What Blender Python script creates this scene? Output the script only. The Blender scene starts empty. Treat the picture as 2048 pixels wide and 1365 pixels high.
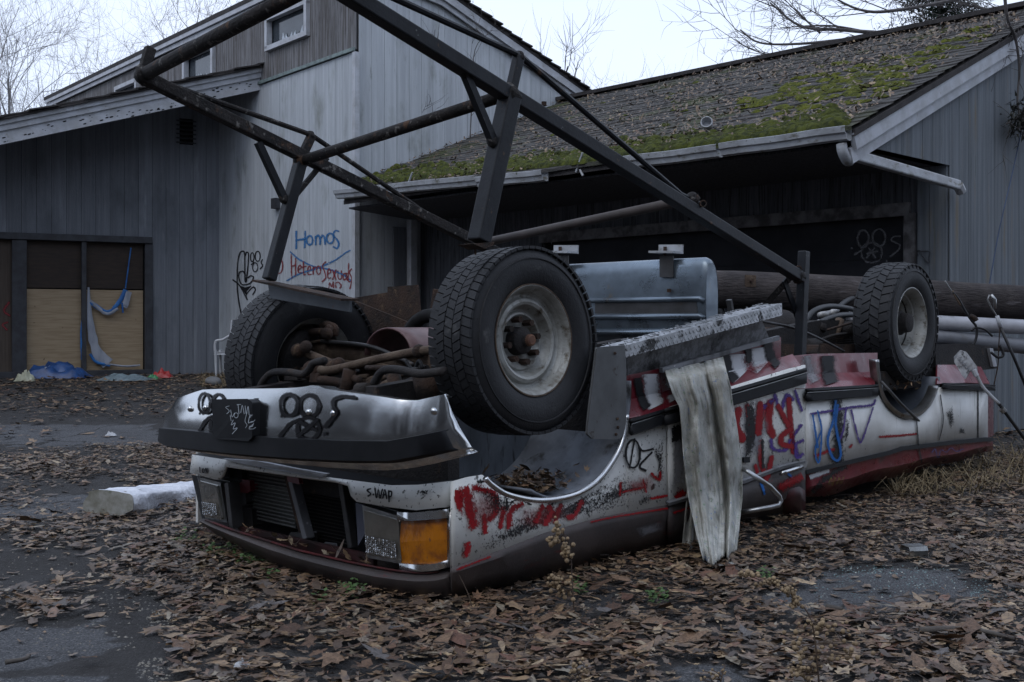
import bpy, bmesh, math, random
import numpy as np
from mathutils import Vector, Matrix, noise as mnoise
from mathutils.bvhtree import BVHTree
R = math.radians
random.seed(7); rng = np.random.default_rng(11)
SC = bpy.context.scene; COL = SC.collection
# ------------------------------------------------------------------ camera, sky, light, exposure
F, CX, HY, H = 2200.0, 1024.0, 650.0, 1.03          # focal length in photo pixels, horizon row, eye height
CAM = Vector((0, 0, H))
cd = bpy.data.cameras.new('camera'); cam = bpy.data.objects.new('camera', cd); COL.objects.link(cam)
cam.location = CAM; cam.rotation_euler = (R(90), 0, 0)
cd.sensor_width = 36; cd.lens = 36 * F / 2048; cd.shift_y = -(682.5 - HY) / 2048; cd.clip_start = .05; cd.clip_end = 600
SC.camera = cam
SUN_EL, SUN_ROT = 52, -150
w = bpy.data.worlds.new('World'); SC.world = w; w.use_nodes = True
nt = w.node_tree; nt.nodes.clear()
N = nt.nodes.new; LK = nt.links.new
sky = N('ShaderNodeTexSky'); sky.sky_type = 'NISHITA'; sky.sun_disc = False
sky.sun_elevation = R(SUN_EL); sky.sun_rotation = R(SUN_ROT)
tc = N('ShaderNodeTexCoord'); mp = N('ShaderNodeMapping'); mp.inputs['Scale'].default_value = (1, 1, 2.6)
nz = N('ShaderNodeTexNoise'); nz.inputs['Scale'].default_value = 1.7; nz.inputs['Detail'].default_value = 5
rp = N('ShaderNodeValToRGB'); rp.color_ramp.elements[0].position = .3; rp.color_ramp.elements[1].position = .72
rp.color_ramp.elements[0].color = (.68, .80, 1.04, 1); rp.color_ramp.elements[1].color = (.80, .89, 1.08, 1)
sm = N('ShaderNodeMix'); sm.data_type = 'RGBA'; sm.inputs['Factor'].default_value = .93
sc_ = N('ShaderNodeMix'); sc_.data_type = 'RGBA'; sc_.blend_type = 'MULTIPLY'; sc_.inputs['Factor'].default_value = 1
sc_.inputs['B'].default_value = (.1, .1, .1, 1)
bg = N('ShaderNodeBackground'); ow = N('ShaderNodeOutputWorld'); bg.inputs['Strength'].default_value = 1.0
LK(tc.outputs['Generated'], mp.inputs['Vector']); LK(mp.outputs[0], nz.inputs['Vector']); LK(nz.outputs['Fac'], rp.inputs[0])
LK(sky.outputs[0], sc_.inputs['A']); LK(sc_.outputs['Result'], sm.inputs['A']); LK(rp.outputs[0], sm.inputs['B'])
LK(sm.outputs['Result'], bg.inputs['Color']); LK(bg.outputs[0], ow.inputs[0])
ld = bpy.data.lights.new('sun', 'SUN'); ld.energy = .5; ld.angle = R(30); ld.color = (1, .97, .93)
lo = bpy.data.objects.new('sun', ld); COL.objects.link(lo)
_a = R(SUN_ROT); _e = R(SUN_EL)
lo.rotation_euler = Vector((-math.sin(_a) * math.cos(_e), -math.cos(_a) * math.cos(_e), -math.sin(_e))).to_track_quat('-Z', 'Y').to_euler()
vs = SC.view_settings; vs.view_transform = 'Standard'; vs.look = 'None'; vs.gamma = 1; vs.exposure = .32; vs.use_curve_mapping = False
SC.cycles.transparent_max_bounces = 24; SC.cycles.max_bounces = 6; SC.cycles.diffuse_bounces = 3

# ------------------------------------------------------------------ geometry helpers
def V(*a): return Vector(a)
def ray(px, py): return Vector(((px - CX) / F, 1, (HY - py) / F))
def at(px, py, Y): return CAM + ray(px, py) * Y
def on_plane(px, py, p0, n):
    d = ray(px, py); return CAM + d * ((p0 - CAM).dot(n) / d.dot(n))
def proj(p): return CX + F * p[0] / p[1], HY - F * (p[2] - H) / p[1]
def sstep(a, b, x):
    t = min(1, max(0, (x - a) / (b - a))); return t * t * (3 - 2 * t)
def gz(x, y):                                         # height of the ground
    return .27 * sstep(6, 16, y) * sstep(2.0, -3.5, x) - .012 + .012 * mnoise.noise(Vector((x * .6, y * .6, 0)))
def gnd(px, py):                                      # pixel -> point on the ground
    p = at(px, py, 5)
    for _ in range(30):
        z = gz(p.x, p.y); p = at(px, py, (H - z) * F / (py - HY))
    return p
GEO = {}
def finish(o, parent):
    COL.objects.link(o)
    if parent is not None:
        o.parent = parent
        if parent.type == 'EMPTY': o.matrix_parent_inverse = Matrix.Translation(-parent.location)
    return o
def mesh(name, vs_, fs, mat, parent=None, smooth=False, bevel=0, solid=0, attr=None, auto=None):
    me = bpy.data.meshes.new(name); me.from_pydata([tuple(v) for v in vs_], [], fs); me.update()
    if mat is not None: me.materials.append(mat)
    if smooth: me.polygons.foreach_set('use_smooth', [True] * len(me.polygons))
    if auto is not None:
        me.polygons.foreach_set('use_smooth', [True] * len(me.polygons)); me.set_sharp_from_angle(angle=R(auto))
    if attr is not None:
        at_ = me.attributes.new('a', 'FLOAT', 'POINT'); at_.data.foreach_set('value', attr)
    o = bpy.data.objects.new(name, me); finish(o, parent)
    if solid:
        m = o.modifiers.new('s', 'SOLIDIFY'); m.thickness = abs(solid); m.offset = -1 if solid > 0 else 1
    if bevel:
        m = o.modifiers.new('b', 'BEVEL'); m.width = bevel; m.segments = 2; m.limit_method = 'ANGLE'; m.angle_limit = R(40)
    o['_v'] = 0; del o['_v']
    return o
def thing(name, label, cat, loc=(0, 0, 0), group=None):
    o = bpy.data.objects.new(name, None); o.empty_display_size = .1; COL.objects.link(o); o.location = loc
    return tag(o, label, cat, group)
def tag(o, label, cat, group=None, kind=None):
    if label: o['label'] = label
    if cat: o['category'] = cat
    if group: o['group'] = group
    if kind: o['kind'] = kind
    return o
class MB:
    def __init__(s): s.v = []; s.f = []
    def add(s, vs_, fs):
        b = len(s.v); s.v += [Vector(v) for v in vs_]; s.f += [tuple(i + b for i in f) for f in fs]; return s
    def hexa(s, c):                                   # 8 corners: bottom loop 4, top loop 4
        return s.add(c, [(3, 2, 1, 0), (4, 5, 6, 7), (0, 1, 5, 4), (1, 2, 6, 5), (2, 3, 7, 6), (3, 0, 4, 7)])
    def box(s, c, ex, ey, ez):                        # centre and half-axis vectors
        c, ex, ey, ez = Vector(c), Vector(ex), Vector(ey), Vector(ez)
        return s.hexa([c - ex - ey - ez, c + ex - ey - ez, c + ex + ey - ez, c - ex + ey - ez,
                       c - ex - ey + ez, c + ex - ey + ez, c + ex + ey + ez, c - ex + ey + ez])
    def beam(s, p, q, w_, h_, up=(0, 0, 1)):
        p, q = Vector(p), Vector(q); d = (q - p).normalized(); x = d.cross(Vector(up))
        x = x.normalized() if x.length > 1e-5 else Vector((1, 0, 0)); y = x.cross(d).normalized()
        return s.box((p + q) / 2, (q - p) / 2, x * w_ / 2, y * h_ / 2)
    def tube(s, pts, r, n=10, cap=True):
        pts = [Vector(p) for p in pts]; m = len(pts); rs = r if isinstance(r, (list, tuple)) else [r] * m
        b = len(s.v); ref = None
        for i, p in enumerate(pts):
            d = (pts[min(i + 1, m - 1)] - pts[max(i - 1, 0)]).normalized()
            if ref is None: ref = d.cross(Vector((0, 0, 1)) if abs(d.z) < .9 else Vector((1, 0, 0))).normalized()
            x = (ref - d * ref.dot(d)).normalized(); ref = x; y = d.cross(x)
            for k in range(n):
                a = 2 * math.pi * k / n; s.v.append(p + (x * math.cos(a) + y * math.sin(a)) * rs[i])
        for i in range(m - 1):
            for k in range(n):
                a = b + i * n + k; c = b + i * n + (k + 1) % n; s.f.append((a, c, c + n, a + n))
        if cap: s.f.append(tuple(b + k for k in reversed(range(n)))); s.f.append(tuple(b + (m - 1) * n + k for k in range(n)))
        return s
    def lathe(s, prof, n=48, a0=0, a1=2 * math.pi, org=(0, 0, 0)):     # profile (x, r) round local X
        b = len(s.v); full = abs(a1 - a0 - 2 * math.pi) < 1e-6; k = n if full else n + 1
        for i in range(k):
            a = a0 + (a1 - a0) * i / n
            for x, r_ in prof: s.v.append(Vector((x + org[0], r_ * math.cos(a) + org[1], r_ * math.sin(a) + org[2])))
        m = len(prof)
        for i in range(n):
            for j in range(m - 1):
                p = b + i * m + j; q = b + ((i + 1) % k) * m + j; s.f.append((p, q, q + 1, p + 1))
        return s
    def grid(s, rows):
        b = len(s.v); m = len(rows[0])
        for r_ in rows: s.v += [Vector(p) for p in r_]
        for i in range(len(rows) - 1):
            for j in range(m - 1):
                p = b + i * m + j; s.f.append((p, p + 1, p + m + 1, p + m))
        return s
    def prism(s, poly, d):                            # polygon extruded by vector d
        n = len(poly); d = Vector(d); b = len(s.v); s.v += [Vector(p) for p in poly] + [Vector(p) + d for p in poly]
        s.f += [tuple(b + i for i in range(n)), tuple(b + n + i for i in reversed(range(n)))]
        s.f += [(b + i, b + (i + 1) % n, b + n + (i + 1) % n, b + n + i) for i in range(n)]
        return s
    def ball(s, c, r, nu=8, nv=5, sq=(1, 1, 1)):
        b = len(s.v); c = Vector(c)
        for j in range(nv + 1):
            th = math.pi * j / nv
            for i in range(nu):
                a = 2 * math.pi * i / nu
                s.v.append(c + Vector((r * sq[0] * math.sin(th) * math.cos(a), r * sq[1] * math.sin(th) * math.sin(a), r * sq[2] * math.cos(th))))
        for j in range(nv):
            for i in range(nu):
                p = b + j * nu + i; q = b + j * nu + (i + 1) % nu; s.f.append((p, p + nu, q + nu, q))
        return s
    def build(s, name, mat, parent=None, **k):
        o = mesh(name, s.v, s.f, mat, parent, **k); GEO[o.name] = (s.v, s.f); return o
def lerp_tab(tab, x):                                 # piecewise-linear table lookup
    if x <= tab[0][0]: return tab[0][1]
    for (a, b), (c, d) in zip(tab, tab[1:]):
        if x <= c: return b + (d - b) * (x - a) / (c - a)
    return tab[-1][1]
def spline(pts, n=8):                                 # Catmull-Rom through points
    P = [Vector(p) for p in pts]; P = [P[0] * 2 - P[1]] + P + [P[-1] * 2 - P[-2]]; out = []
    for i in range(1, len(P) - 2):
        for k in range(n):
            t = k / n; a, b, c, d = P[i - 1:i + 3]
            out.append(.5 * ((2 * b) + (c - a) * t + (2 * a - 5 * b + 4 * c - d) * t * t + (3 * b - a - 3 * c + d) * t ** 3))
    return out + [P[-2]]

# ------------------------------------------------------------------ materials
def nd(t, typ, **kw):
    n = t.nodes.new(typ)
    for k, v in kw.items():
        if k in n.inputs: n.inputs[k].default_value = v
        else: setattr(n, k, v)
    return n
def noise_fac(t, scale, stretch=(1, 1, 1), lo=.35, hi=.65, detail=6, coord='Object', rough=.6, dist=0):
    c = nd(t, 'ShaderNodeTexCoord'); m = nd(t, 'ShaderNodeMapping'); m.inputs['Scale'].default_value = stretch
    n = nd(t, 'ShaderNodeTexNoise', Scale=scale, Detail=detail, Roughness=rough, Distortion=dist)
    r = nd(t, 'ShaderNodeMapRange', interpolation_type='SMOOTHSTEP'); r.inputs['From Min'].default_value = lo; r.inputs['From Max'].default_value = hi
    t.links.new(c.outputs[coord], m.inputs[0]); t.links.new(m.outputs[0], n.inputs['Vector']); t.links.new(n.outputs['Fac'], r.inputs['Value'])
    return r.outputs[0]
def mixc(t, fac, a, b):
    m = nd(t, 'ShaderNodeMix', data_type='RGBA')
    for s, x in (('Factor', fac), ('A', a), ('B', b)):
        if isinstance(x, (int, float)): m.inputs[s].default_value = x
        elif isinstance(x, tuple): m.inputs[s].default_value = (*x, 1)
        else: t.links.new(x, m.inputs[s])
    return m.outputs['Result']
def M(name, c1, c2=None, scale=4, stretch=(1, 1, 1), lo=.35, hi=.65, rough=.7, metal=0, spots=(), bump=0, bscale=60, bstretch=(1, 1, 1), vary=None, spec=.4, rvar=0, coat=0, trans=0):
    m = bpy.data.materials.new(name); m.use_nodes = True; t = m.node_tree; b = t.nodes['Principled BSDF']
    col = mixc(t, noise_fac(t, scale, stretch, lo, hi), c1, c2 if c2 else tuple(x * .7 for x in c1))
    for s in spots:                                   # (colour, scale, lo, hi, stretch)
        col = mixc(t, noise_fac(t, s[1], s[4] if len(s) > 4 else (1, 1, 1), s[2], s[3], detail=8), col, s[0])
    if vary:                                          # per-object lightness
        oi = nd(t, 'ShaderNodeObjectInfo'); mr = nd(t, 'ShaderNodeMapRange'); mr.inputs['To Min'].default_value = 1 - vary; mr.inputs['To Max'].default_value = 1 + vary
        t.links.new(oi.outputs['Random'], mr.inputs['Value']); hs = nd(t, 'ShaderNodeHueSaturation'); t.links.new(mr.outputs[0], hs.inputs['Value']); t.links.new(col, hs.inputs['Color']); col = hs.outputs[0]
    t.links.new(col, b.inputs['Base Color']); b.inputs['Roughness'].default_value = rough; b.inputs['Metallic'].default_value = metal
    b.inputs['Specular IOR Level'].default_value = spec; b.inputs['Coat Weight'].default_value = coat; b.inputs['Transmission Weight'].default_value = trans
    if rvar:
        r = nd(t, 'ShaderNodeMapRange'); t.links.new(noise_fac(t, scale * 2.3, stretch, .3, .7), r.inputs['Value'])
        r.inputs['To Min'].default_value = max(.02, rough - rvar); r.inputs['To Max'].default_value = min(1, rough + rvar); t.links.new(r.outputs[0], b.inputs['Roughness'])
    if bump:
        bp = nd(t, 'ShaderNodeBump', Distance=.01); bp.inputs['Strength'].default_value = bump
        t.links.new(noise_fac(t, bscale, bstretch, .2, .8), bp.inputs['Height']); t.links.new(bp.outputs[0], b.inputs['Normal'])
    return m
def spray(name, c, soft=.35, wear=.25, wscale=90, rough=.55, amount=1.0):      # paint laid as a film: opacity falls off at stroke edges, chips away in spots
    m = bpy.data.materials.new(name); m.use_nodes = True; t = m.node_tree; b = t.nodes['Principled BSDF']; out = t.nodes['Material Output']
    b.inputs['Base Color'].default_value = (*c, 1); b.inputs['Roughness'].default_value = rough; b.inputs['Specular IOR Level'].default_value = .2
    a = nd(t, 'ShaderNodeAttribute', attribute_name='a'); n = noise_fac(t, wscale, (1, 1, 1), .25, .75, detail=5)
    ma = nd(t, 'ShaderNodeMath', operation='MULTIPLY_ADD'); t.links.new(n, ma.inputs[0]); ma.inputs[1].default_value = -wear; t.links.new(a.outputs['Fac'], ma.inputs[2])
    r = nd(t, 'ShaderNodeMapRange', interpolation_type='SMOOTHSTEP'); r.inputs['From Min'].default_value = 0; r.inputs['From Max'].default_value = soft; r.inputs['To Max'].default_value = amount
    t.links.new(ma.outputs[0], r.inputs['Value'])
    tr = nd(t, 'ShaderNodeBsdfTransparent'); mx = nd(t, 'ShaderNodeMixShader')
    t.links.new(r.outputs[0], mx.inputs[0]); t.links.new(tr.outputs[0], mx.inputs[1]); t.links.new(b.outputs[0], mx.inputs[2]); t.links.new(mx.outputs[0], out.inputs['Surface'])
    return m

# ------------------------------------------------------------------ painted marks: ribbons and patches laid on built surfaces
_bv = {}
def caster(objs):
    key = tuple(o.name for o in objs)
    if key not in _bv:
        vv, ff = [], []
        for o in objs:
            v, f = GEO[o.name]; b = len(vv); vv += [tuple(x) for x in v]; ff += [tuple(i + b for i in q) for q in f]
        _bv[key] = BVHTree.FromPolygons(vv, ff)
    T = _bv[key]
    def cast(px, py):
        d = ray(px, py).normalized(); h = T.ray_cast(CAM, d)
        if h[0] is None: return None
        n = h[1] if h[1].dot(d) < 0 else -h[1]
        return h[0], n
    return cast
_off = [0]
def strokes(name, objs, lines, mat, parent, width=12, smooth=True, off=.004, step=5):
    """lines: photo-pixel polylines; width in photo pixels"""
    cast = caster(objs); vv, ff, aa = [], [], []; U = (-1, -.55, 0, .55, 1)
    for li, ln in enumerate(lines):
        wd = width
        if isinstance(ln, tuple): ln, wd = ln
        pts = [Vector((p[0], p[1], 0)) for p in ln]
        if smooth and len(pts) > 2: pts = spline(pts, 6)
        else:
            q = []
            for a, b in zip(pts, pts[1:]):
                n = max(1, int((b - a).length / step)); q += [a.lerp(b, i / n) for i in range(n)]
            pts = q + [pts[-1]]
        prev = None; _off[0] = (_off[0] + 1) % 9; dz = off + _off[0] * .0006
        m = len(pts)
        e0 = (pts[0] - pts[1]).normalized() * wd * .35; e1 = (pts[-1] - pts[-2]).normalized() * wd * .35
        pts = [pts[0] + e0] + pts + [pts[-1] + e1]; m += 2
        for i, p in enumerate(pts):
            d = (pts[min(i + 1, m - 1)] - pts[max(i - 1, 0)]).normalized(); nn = Vector((-d.y, d.x, 0)) * (1 + .28 * mnoise.noise(Vector((p.x * .06, p.y * .06, li)))); row = []
            end = 0 if i in (0, m - 1) else 1
            for u in U:
                h = cast(p.x + nn.x * u * wd / 2, p.y + nn.y * u * wd / 2)
                if h is None: row = None; break
                row.append(len(vv)); vv.append(h[0] + h[1] * dz); aa.append((1 - abs(u)) * end)
            if row and prev: ff += [(prev[k], prev[k + 1], row[k + 1], row[k]) for k in range(len(U) - 1)]
            prev = row
    o = mesh(name, vv, ff, mat, parent, attr=aa); o['kind'] = 'stuff'; return o
def patches(name, objs, polys, mat, parent, off=.0035, inner=.62):
    cast = caster(objs)
    for poly in polys:
        vv, ff, aa = [], [], []
        _off[0] = (_off[0] + 1) % 9; dz = off + _off[0] * .0006
        P = [Vector((p[0], p[1], 0)) for p in poly]; dens = []
        for a, b in zip(P, P[1:] + P[:1]):
            n = max(1, int((b - a).length / 9)); dens += [a.lerp(b, i / n) for i in range(n)]
        c = sum(P, Vector()) / len(P); rings = [0, .3, .6, .82, 1.0]; idx = []
        for r_ in rings:
            row = []
            for p in dens:
                q = c.lerp(p, r_); h = cast(q.x, q.y)
                if h is None: row.append(None); continue
                row.append(len(vv)); vv.append(h[0] + h[1] * dz); aa.append(min(1, (1 - r_) / (1 - inner)))
            idx.append(row)
        n = len(dens)
        for a, b in zip(idx, idx[1:]):
            for k in range(n):
                q = (a[k], a[(k + 1) % n], b[(k + 1) % n], b[k])
                if None not in q: ff.append(q)
        if ff: mesh(name, vv, ff, mat, parent, attr=aa)
# ------------------------------------------------------------------ shared materials
m_side_w = M('white_siding_paint', (.47, .50, .53), (.38, .405, .435), 3, (6, 6, .25), .3, .7, rough=.8, spots=[((.20, .20, .19), 14, .62, .76, (5, 5, .2)), ((.22, .235, .22), 1.6, .52, .80, (2, 2, .8)), ((.10, .11, .08), 2.6, .64, .82, (2, 2, .6))], bump=.25, bscale=60, bstretch=(4, 4, .3), vary=.06)
m_side_g = M('grey_siding_stain', (.195, .21, .235), (.145, .156, .176), 3, (7, 7, .22), .3, .7, rough=.85, spots=[((.10, .105, .115), 16, .56, .76, (5, 5, .18)), ((.11, .12, .135), 1.4, .46, .74, (1.5, 1.5, .7)), ((.26, .275, .30), 1.9, .58, .78, (2.5, 2.5, .35))], bump=.3, bscale=60, bstretch=(4, 4, .3), vary=.13)
m_side_t = M('weathered_siding', (.21, .21, .22), (.10, .092, .088), 5, (7, 7, .2), .38, .62, rough=.9, spots=[((.035, .03, .028), 22, .52, .68, (5, 5, .16)), ((.30, .30, .32), 26, .62, .72, (5, 5, .14))], bump=.4, bscale=60, bstretch=(4, 4, .3), vary=.12)
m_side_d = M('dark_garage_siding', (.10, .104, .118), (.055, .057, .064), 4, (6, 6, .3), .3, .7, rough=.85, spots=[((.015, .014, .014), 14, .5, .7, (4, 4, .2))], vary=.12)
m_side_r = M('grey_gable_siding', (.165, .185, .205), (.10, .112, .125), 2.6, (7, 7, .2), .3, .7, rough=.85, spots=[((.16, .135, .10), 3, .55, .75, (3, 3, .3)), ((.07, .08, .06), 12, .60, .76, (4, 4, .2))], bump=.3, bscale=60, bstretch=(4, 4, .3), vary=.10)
m_trim = M('white_trim_paint', (.46, .48, .52), (.36, .37, .39), 6, (1, 1, 1), rough=.6, spots=[((.22, .20, .16), 14, .62, .76)], bump=.1)
m_trimd = M('dark_frame_paint', (.045, .048, .055), (.03, .03, .035), 8, rough=.6)
m_back = M('wall_sheathing', (.03, .03, .032), rough=.95)
m_gut = M('gutter_aluminium', (.42, .44, .47), (.30, .31, .325), 5, rough=.45, spots=[((.14, .13, .10), 9, .52, .72, (1, 1, 2)), ((.08, .09, .05), 30, .62, .70)], bump=.1)
m_shin = M('asphalt_shingle', (.085, .082, .078), (.048, .045, .044), 9, (1, 1, 1), .3, .7, rough=.95, spots=[((.055, .066, .018), 1.1, .50, .68), ((.12, .11, .10), 40, .62, .72), ((.05, .035, .025), 5, .58, .70)], bump=.6, bscale=120)
m_shin2 = M('dark_shingle', (.055, .05, .05), (.035, .032, .032), 9, rough=.95, bump=.5, bscale=90)
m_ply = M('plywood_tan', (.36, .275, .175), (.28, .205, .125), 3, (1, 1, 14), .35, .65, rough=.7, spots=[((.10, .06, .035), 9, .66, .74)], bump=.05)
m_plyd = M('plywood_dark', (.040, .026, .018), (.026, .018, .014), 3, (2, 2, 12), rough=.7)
m_plyr = M('plywood_weathered', (.09, .07, .055), (.06, .045, .036), 4, (8, 8, .4), rough=.8)
m_glass = M('dark_window_glass', (.03, .04, .05), (.05, .06, .07), 3, rough=.08, spec=.6)
m_flash = M('verdigris_flashing', (.20, .26, .25), (.12, .15, .15), 12, rough=.6)
m_moss = M('moss', (.085, .098, .013), (.028, .036, .008), 14, rough=1, bump=.8, bscale=150, spots=[((.05, .045, .025), 5, .60, .72)])
m_black = M('black_void', (.008, .008, .009), rough=.9)

# ------------------------------------------------------------------ buildings: frame lines found from the photograph's vanishing points
def unit(a, b):
    l = math.hypot(a, b); return Vector((a / l, b / l, 0))
u2 = unit(-2124, 2200); v2 = Vector((-u2.y * -1, -u2.x, 0))          # garage: along the eave (away, left) / away, right
v2 = Vector((u2.y, -u2.x, 0)); u1 = unit(-1874, 2200); v1 = Vector((u1.y, -u1.x, 0))
w1 = unit(.897, .441); Z = Vector((0, 0, 1))
KY = 9.75
K = at(1897, HY, KY); K.z = 0                                          # near corner of the garage at the ground
def along(P, d, px):                                                   # distance from P along plan direction d to reach image column px
    r_ = (px - CX) / F; return (r_ * P.y - P.x) / (d.x - r_ * d.y)
OH = -along(K, v2, 1692)
G0 = K - v2 * OH                                                       # plan position below the gutter's near end
gut_z = at(1700, 268, G0.y).z
tr_ = along(G0, v2, 2048); rk = (at(2048, 42, (G0 + v2 * tr_).y).z - at(1700, 250, G0.y).z) / tr_
RP = G0.copy(); RP.z = at(1700, 253, G0.y).z                           # point and normal of the garage roof plane
RN = (v2 * -rk + Z).normalized()
def roofpt(px, py): return on_plane(px, py, RP, RN)
C1 = roofpt(713, 366)
Ic = C1 + u1 * along(C1, u1, 439); Ic.z = 0                            # inside corner of wing and tall wall
def wallpt(px, py, P, d): return on_plane(px, py, P, Vector((d.y, -d.x, 0)))

def siding(parent, P, d, n, a0, a1, zb, zt, bw, mat, openings=(), name='siding_board', back=True, thick=.012):
    """vertical boards on a wall that starts at plan point P and runs along d; n is the outward normal"""
    P = Vector((P.x, P.y, 0)); a = a0; k = 0
    zb_ = zb if callable(zb) else (lambda x: zb); zt_ = zt if callable(zt) else (lambda x: zt)
    wall = None
    if back:
        mb = MB(); segs = [a0] + sorted({x for o in openings for x in o[:2] if a0 < x < a1}) + [a1]
        for s0, s1 in zip(segs, segs[1:]):
            mid = (s0 + s1) / 2; spans = [(zb_, zt_)]
            for o in openings:
                if o[0] < mid < o[1]: spans = [(zb_, (lambda x, o=o: o[2])), ((lambda x, o=o: o[3]), zt_)]
            for b_, t_ in spans:
                if t_(mid) - b_(mid) < .03: continue
                q = [P + d * s0 + Z * b_(s0), P + d * s1 + Z * b_(s1), P + d * s1 + Z * t_(s1), P + d * s0 + Z * t_(s0)]
                mb.prism([x - n * .004 for x in q], -n * .1)
        wall = mb.build('wall', m_back, parent)
    while a < a1 - 1e-4:
        b = min(a + bw, a1); g = .0024; spans = [(zb_, zt_)]; mid = (a + b) / 2
        for o in openings:
            if o[0] < mid < o[1]: spans = [(zb_, (lambda x, o=o: o[2])), ((lambda x, o=o: o[3]), zt_)]
        for b_, t_ in spans:
            if t_(mid) - b_(mid) < .04: continue
            e = random.uniform(-.0012, .0012); x0, x1 = a + g, b - g
            q = [P + d * x0 + Z * b_(x0), P + d * x1 + Z * b_(x1), P + d * x1 + Z * t_(x1), P + d * x0 + Z * t_(x0)]
            MB().prism([x + n * (thick + e) for x in q], -n * (thick + e)).build(name, mat, wall or parent)
        a = b; k += 1
    return wall

# ------------------------------------------------------------------ tall house
house = thing('tall_house', 'tall weathered house with shed roof and spray-painted pale wall', 'house', (C1.x, C1.y, 0))
nPL = -v1; nW3 = -u1
eaveA = wallpt(110, 212, C1, u1); eaveB = wallpt(550, 10, C1, u1)
aA = (eaveA - C1).dot(u1); aB = (eaveB - C1).dot(u1)
def ez(a): return eaveA.z + (eaveB.z - eaveA.z) * (a - aA) / (aB - aA)
fl0 = wallpt(520, 168, C1, u1); fl1 = wallpt(718, 97, C1, u1); fa0 = (fl0 - C1).dot(u1); fa1 = (fl1 - C1).dot(u1)
def fz(a): return fl1.z + (fl0.z - fl1.z) * (a - fa1) / (fa0 - fa1)
LPL = aA + .2
def wopen(x0, x1, y0, y1):
    p = wallpt(x0, y0, C1, u1); q = wallpt(x1, y1, C1, u1); a, b = (p - C1).dot(u1), (q - C1).dot(u1)
    return min(a, b), max(a, b), min(p.z, q.z), max(p.z, q.z)
wins = []
for x0, x1, yt, yb in ((540, 619, 22, 84), (374, 431, 104, 170), (237, 278, 170, 215)):
    xm = (x0 + x1) / 2; t_ = wallpt(xm, yt, C1, u1).z; b_ = wallpt(xm, yb, C1, u1).z
    a = (wallpt(x1, yt, C1, u1) - C1).dot(u1); b = (wallpt(x0, yt, C1, u1) - C1).dot(u1); wins.append((a, b, b_, t_))
siding(house, C1, u1, nPL, 0, LPL, fz, ez, .125, m_side_t, openings=wins)
siding(house, C1, u1, nPL, 0, along(C1, u1, 432), .0, lambda a: fz(a) - .03, .17, m_side_w)
GEO_PL = [o for o in bpy.data.objects if o.name.startswith('siding_board')]
MB().beam(C1 + Z * (fz(0) - C1.z) + nPL * .035, C1 + u1 * 4.2 + Z * (fz(4.2) - C1.z) + nPL * .035, .03, .045).build('flashing_strip', m_flash, house)
for a, b, zb, zt in wins:
    P0 = Vector((C1.x, C1.y, 0))
    g = MB().prism([P0 + u1 * x + Z * z - nPL * .03 for x, z in ((a, zb), (b, zb), (b, zt), (a, zt))], -nPL * .02).build('window', m_glass, house)
    fr = MB(); fw = .07
    for (x0, z0, x1, z1) in ((a - fw / 2, zb, b + fw / 2, zb), (a - fw / 2, zt, b + fw / 2, zt), (a, zb, a, zt), (b, zb, b, zt)):
        fr.beam(P0 + u1 * x0 + Z * z0 + nPL * .03, P0 + u1 * x1 + Z * z1 + nPL * .03, .09 if z0 == z1 else fw, fw if z0 == z1 else .09, up=Z if z0 == z1 else nPL)
    fr.build('window_frame', m_trim, g)
    sh = MB()                                                         # jagged remains of the broken pane
    for k in range(7):
        x = a + (b - a) * (.05 + .09 * k); hh = (zt - zb) * random.uniform(.1, .38)
        sh.prism([P0 + u1 * (x + q) + Z * (zb + .02 + y) for q, y in ((0, 0), (.12, 0), (.05 + random.uniform(-.04, .04), hh))], nPL * .006)
    sh.build('broken_pane', M('glass_shard', (.45, .5, .55), rough=.1), g)
# side wall, running away to the right, with the roof's rake above it
rk0 = wallpt(880, 6, C1, v1); rk1 = wallpt(1140, 190, C1, v1); b0 = (rk0 - C1).dot(v1); b1 = (rk1 - C1).dot(v1)
def rz(b): return rk0.z + (rk1.z - rk0.z) * (b - b0) / (b1 - b0)
LW3 = b1 + 1.2
siding(house, C1, v1, nW3, .03, LW3, 0, lambda b: rz(b) - .05, .20, m_side_w)
MB().beam(C1 - Z * C1.z + nPL * .03 + nW3 * .03, C1 + Z * (fz(0) - .05 - C1.z) + nPL * .03 + nW3 * .03, .07, .07, up=u1).build('corner_trim', m_trim, house)
# shed roof: rake boards, eave fascia, slab of shingles
sl = (rk1.z - rk0.z) / (b1 - b0)
P0 = Vector((C1.x, C1.y, 0)); top0 = P0 + Z * ez(0)
def rzz(a, b): return ez(a) - ez(0) + rz(b) + (ez(0) - rz(0)) * max(0, 1 - b / b0)
def rp(a, b, dz=0.0): return P0 + u1 * a + v1 * b + Z * (rzz(a, b) + dz)
BS = [-.12, b0 * .5, b0, LW3 * .8, LW3]; AS = [-.12, LPL * .5, LPL + .15]
slab = MB()
for lo_, hi_ in ((.13, .20),):
    slab.grid([[rp(a, b, hi_) for a in AS] for b in BS]); slab.grid([[rp(a, b, lo_) for a in reversed(AS)] for b in BS])
    slab.grid([[rp(a, BS[0], hi_) for a in reversed(AS)], [rp(a, BS[0], lo_) for a in reversed(AS)]]); slab.grid([[rp(AS[0], b, hi_) for b in BS], [rp(AS[0], b, lo_) for b in BS]])
slab.build('roof', m_shin2, house)
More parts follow.
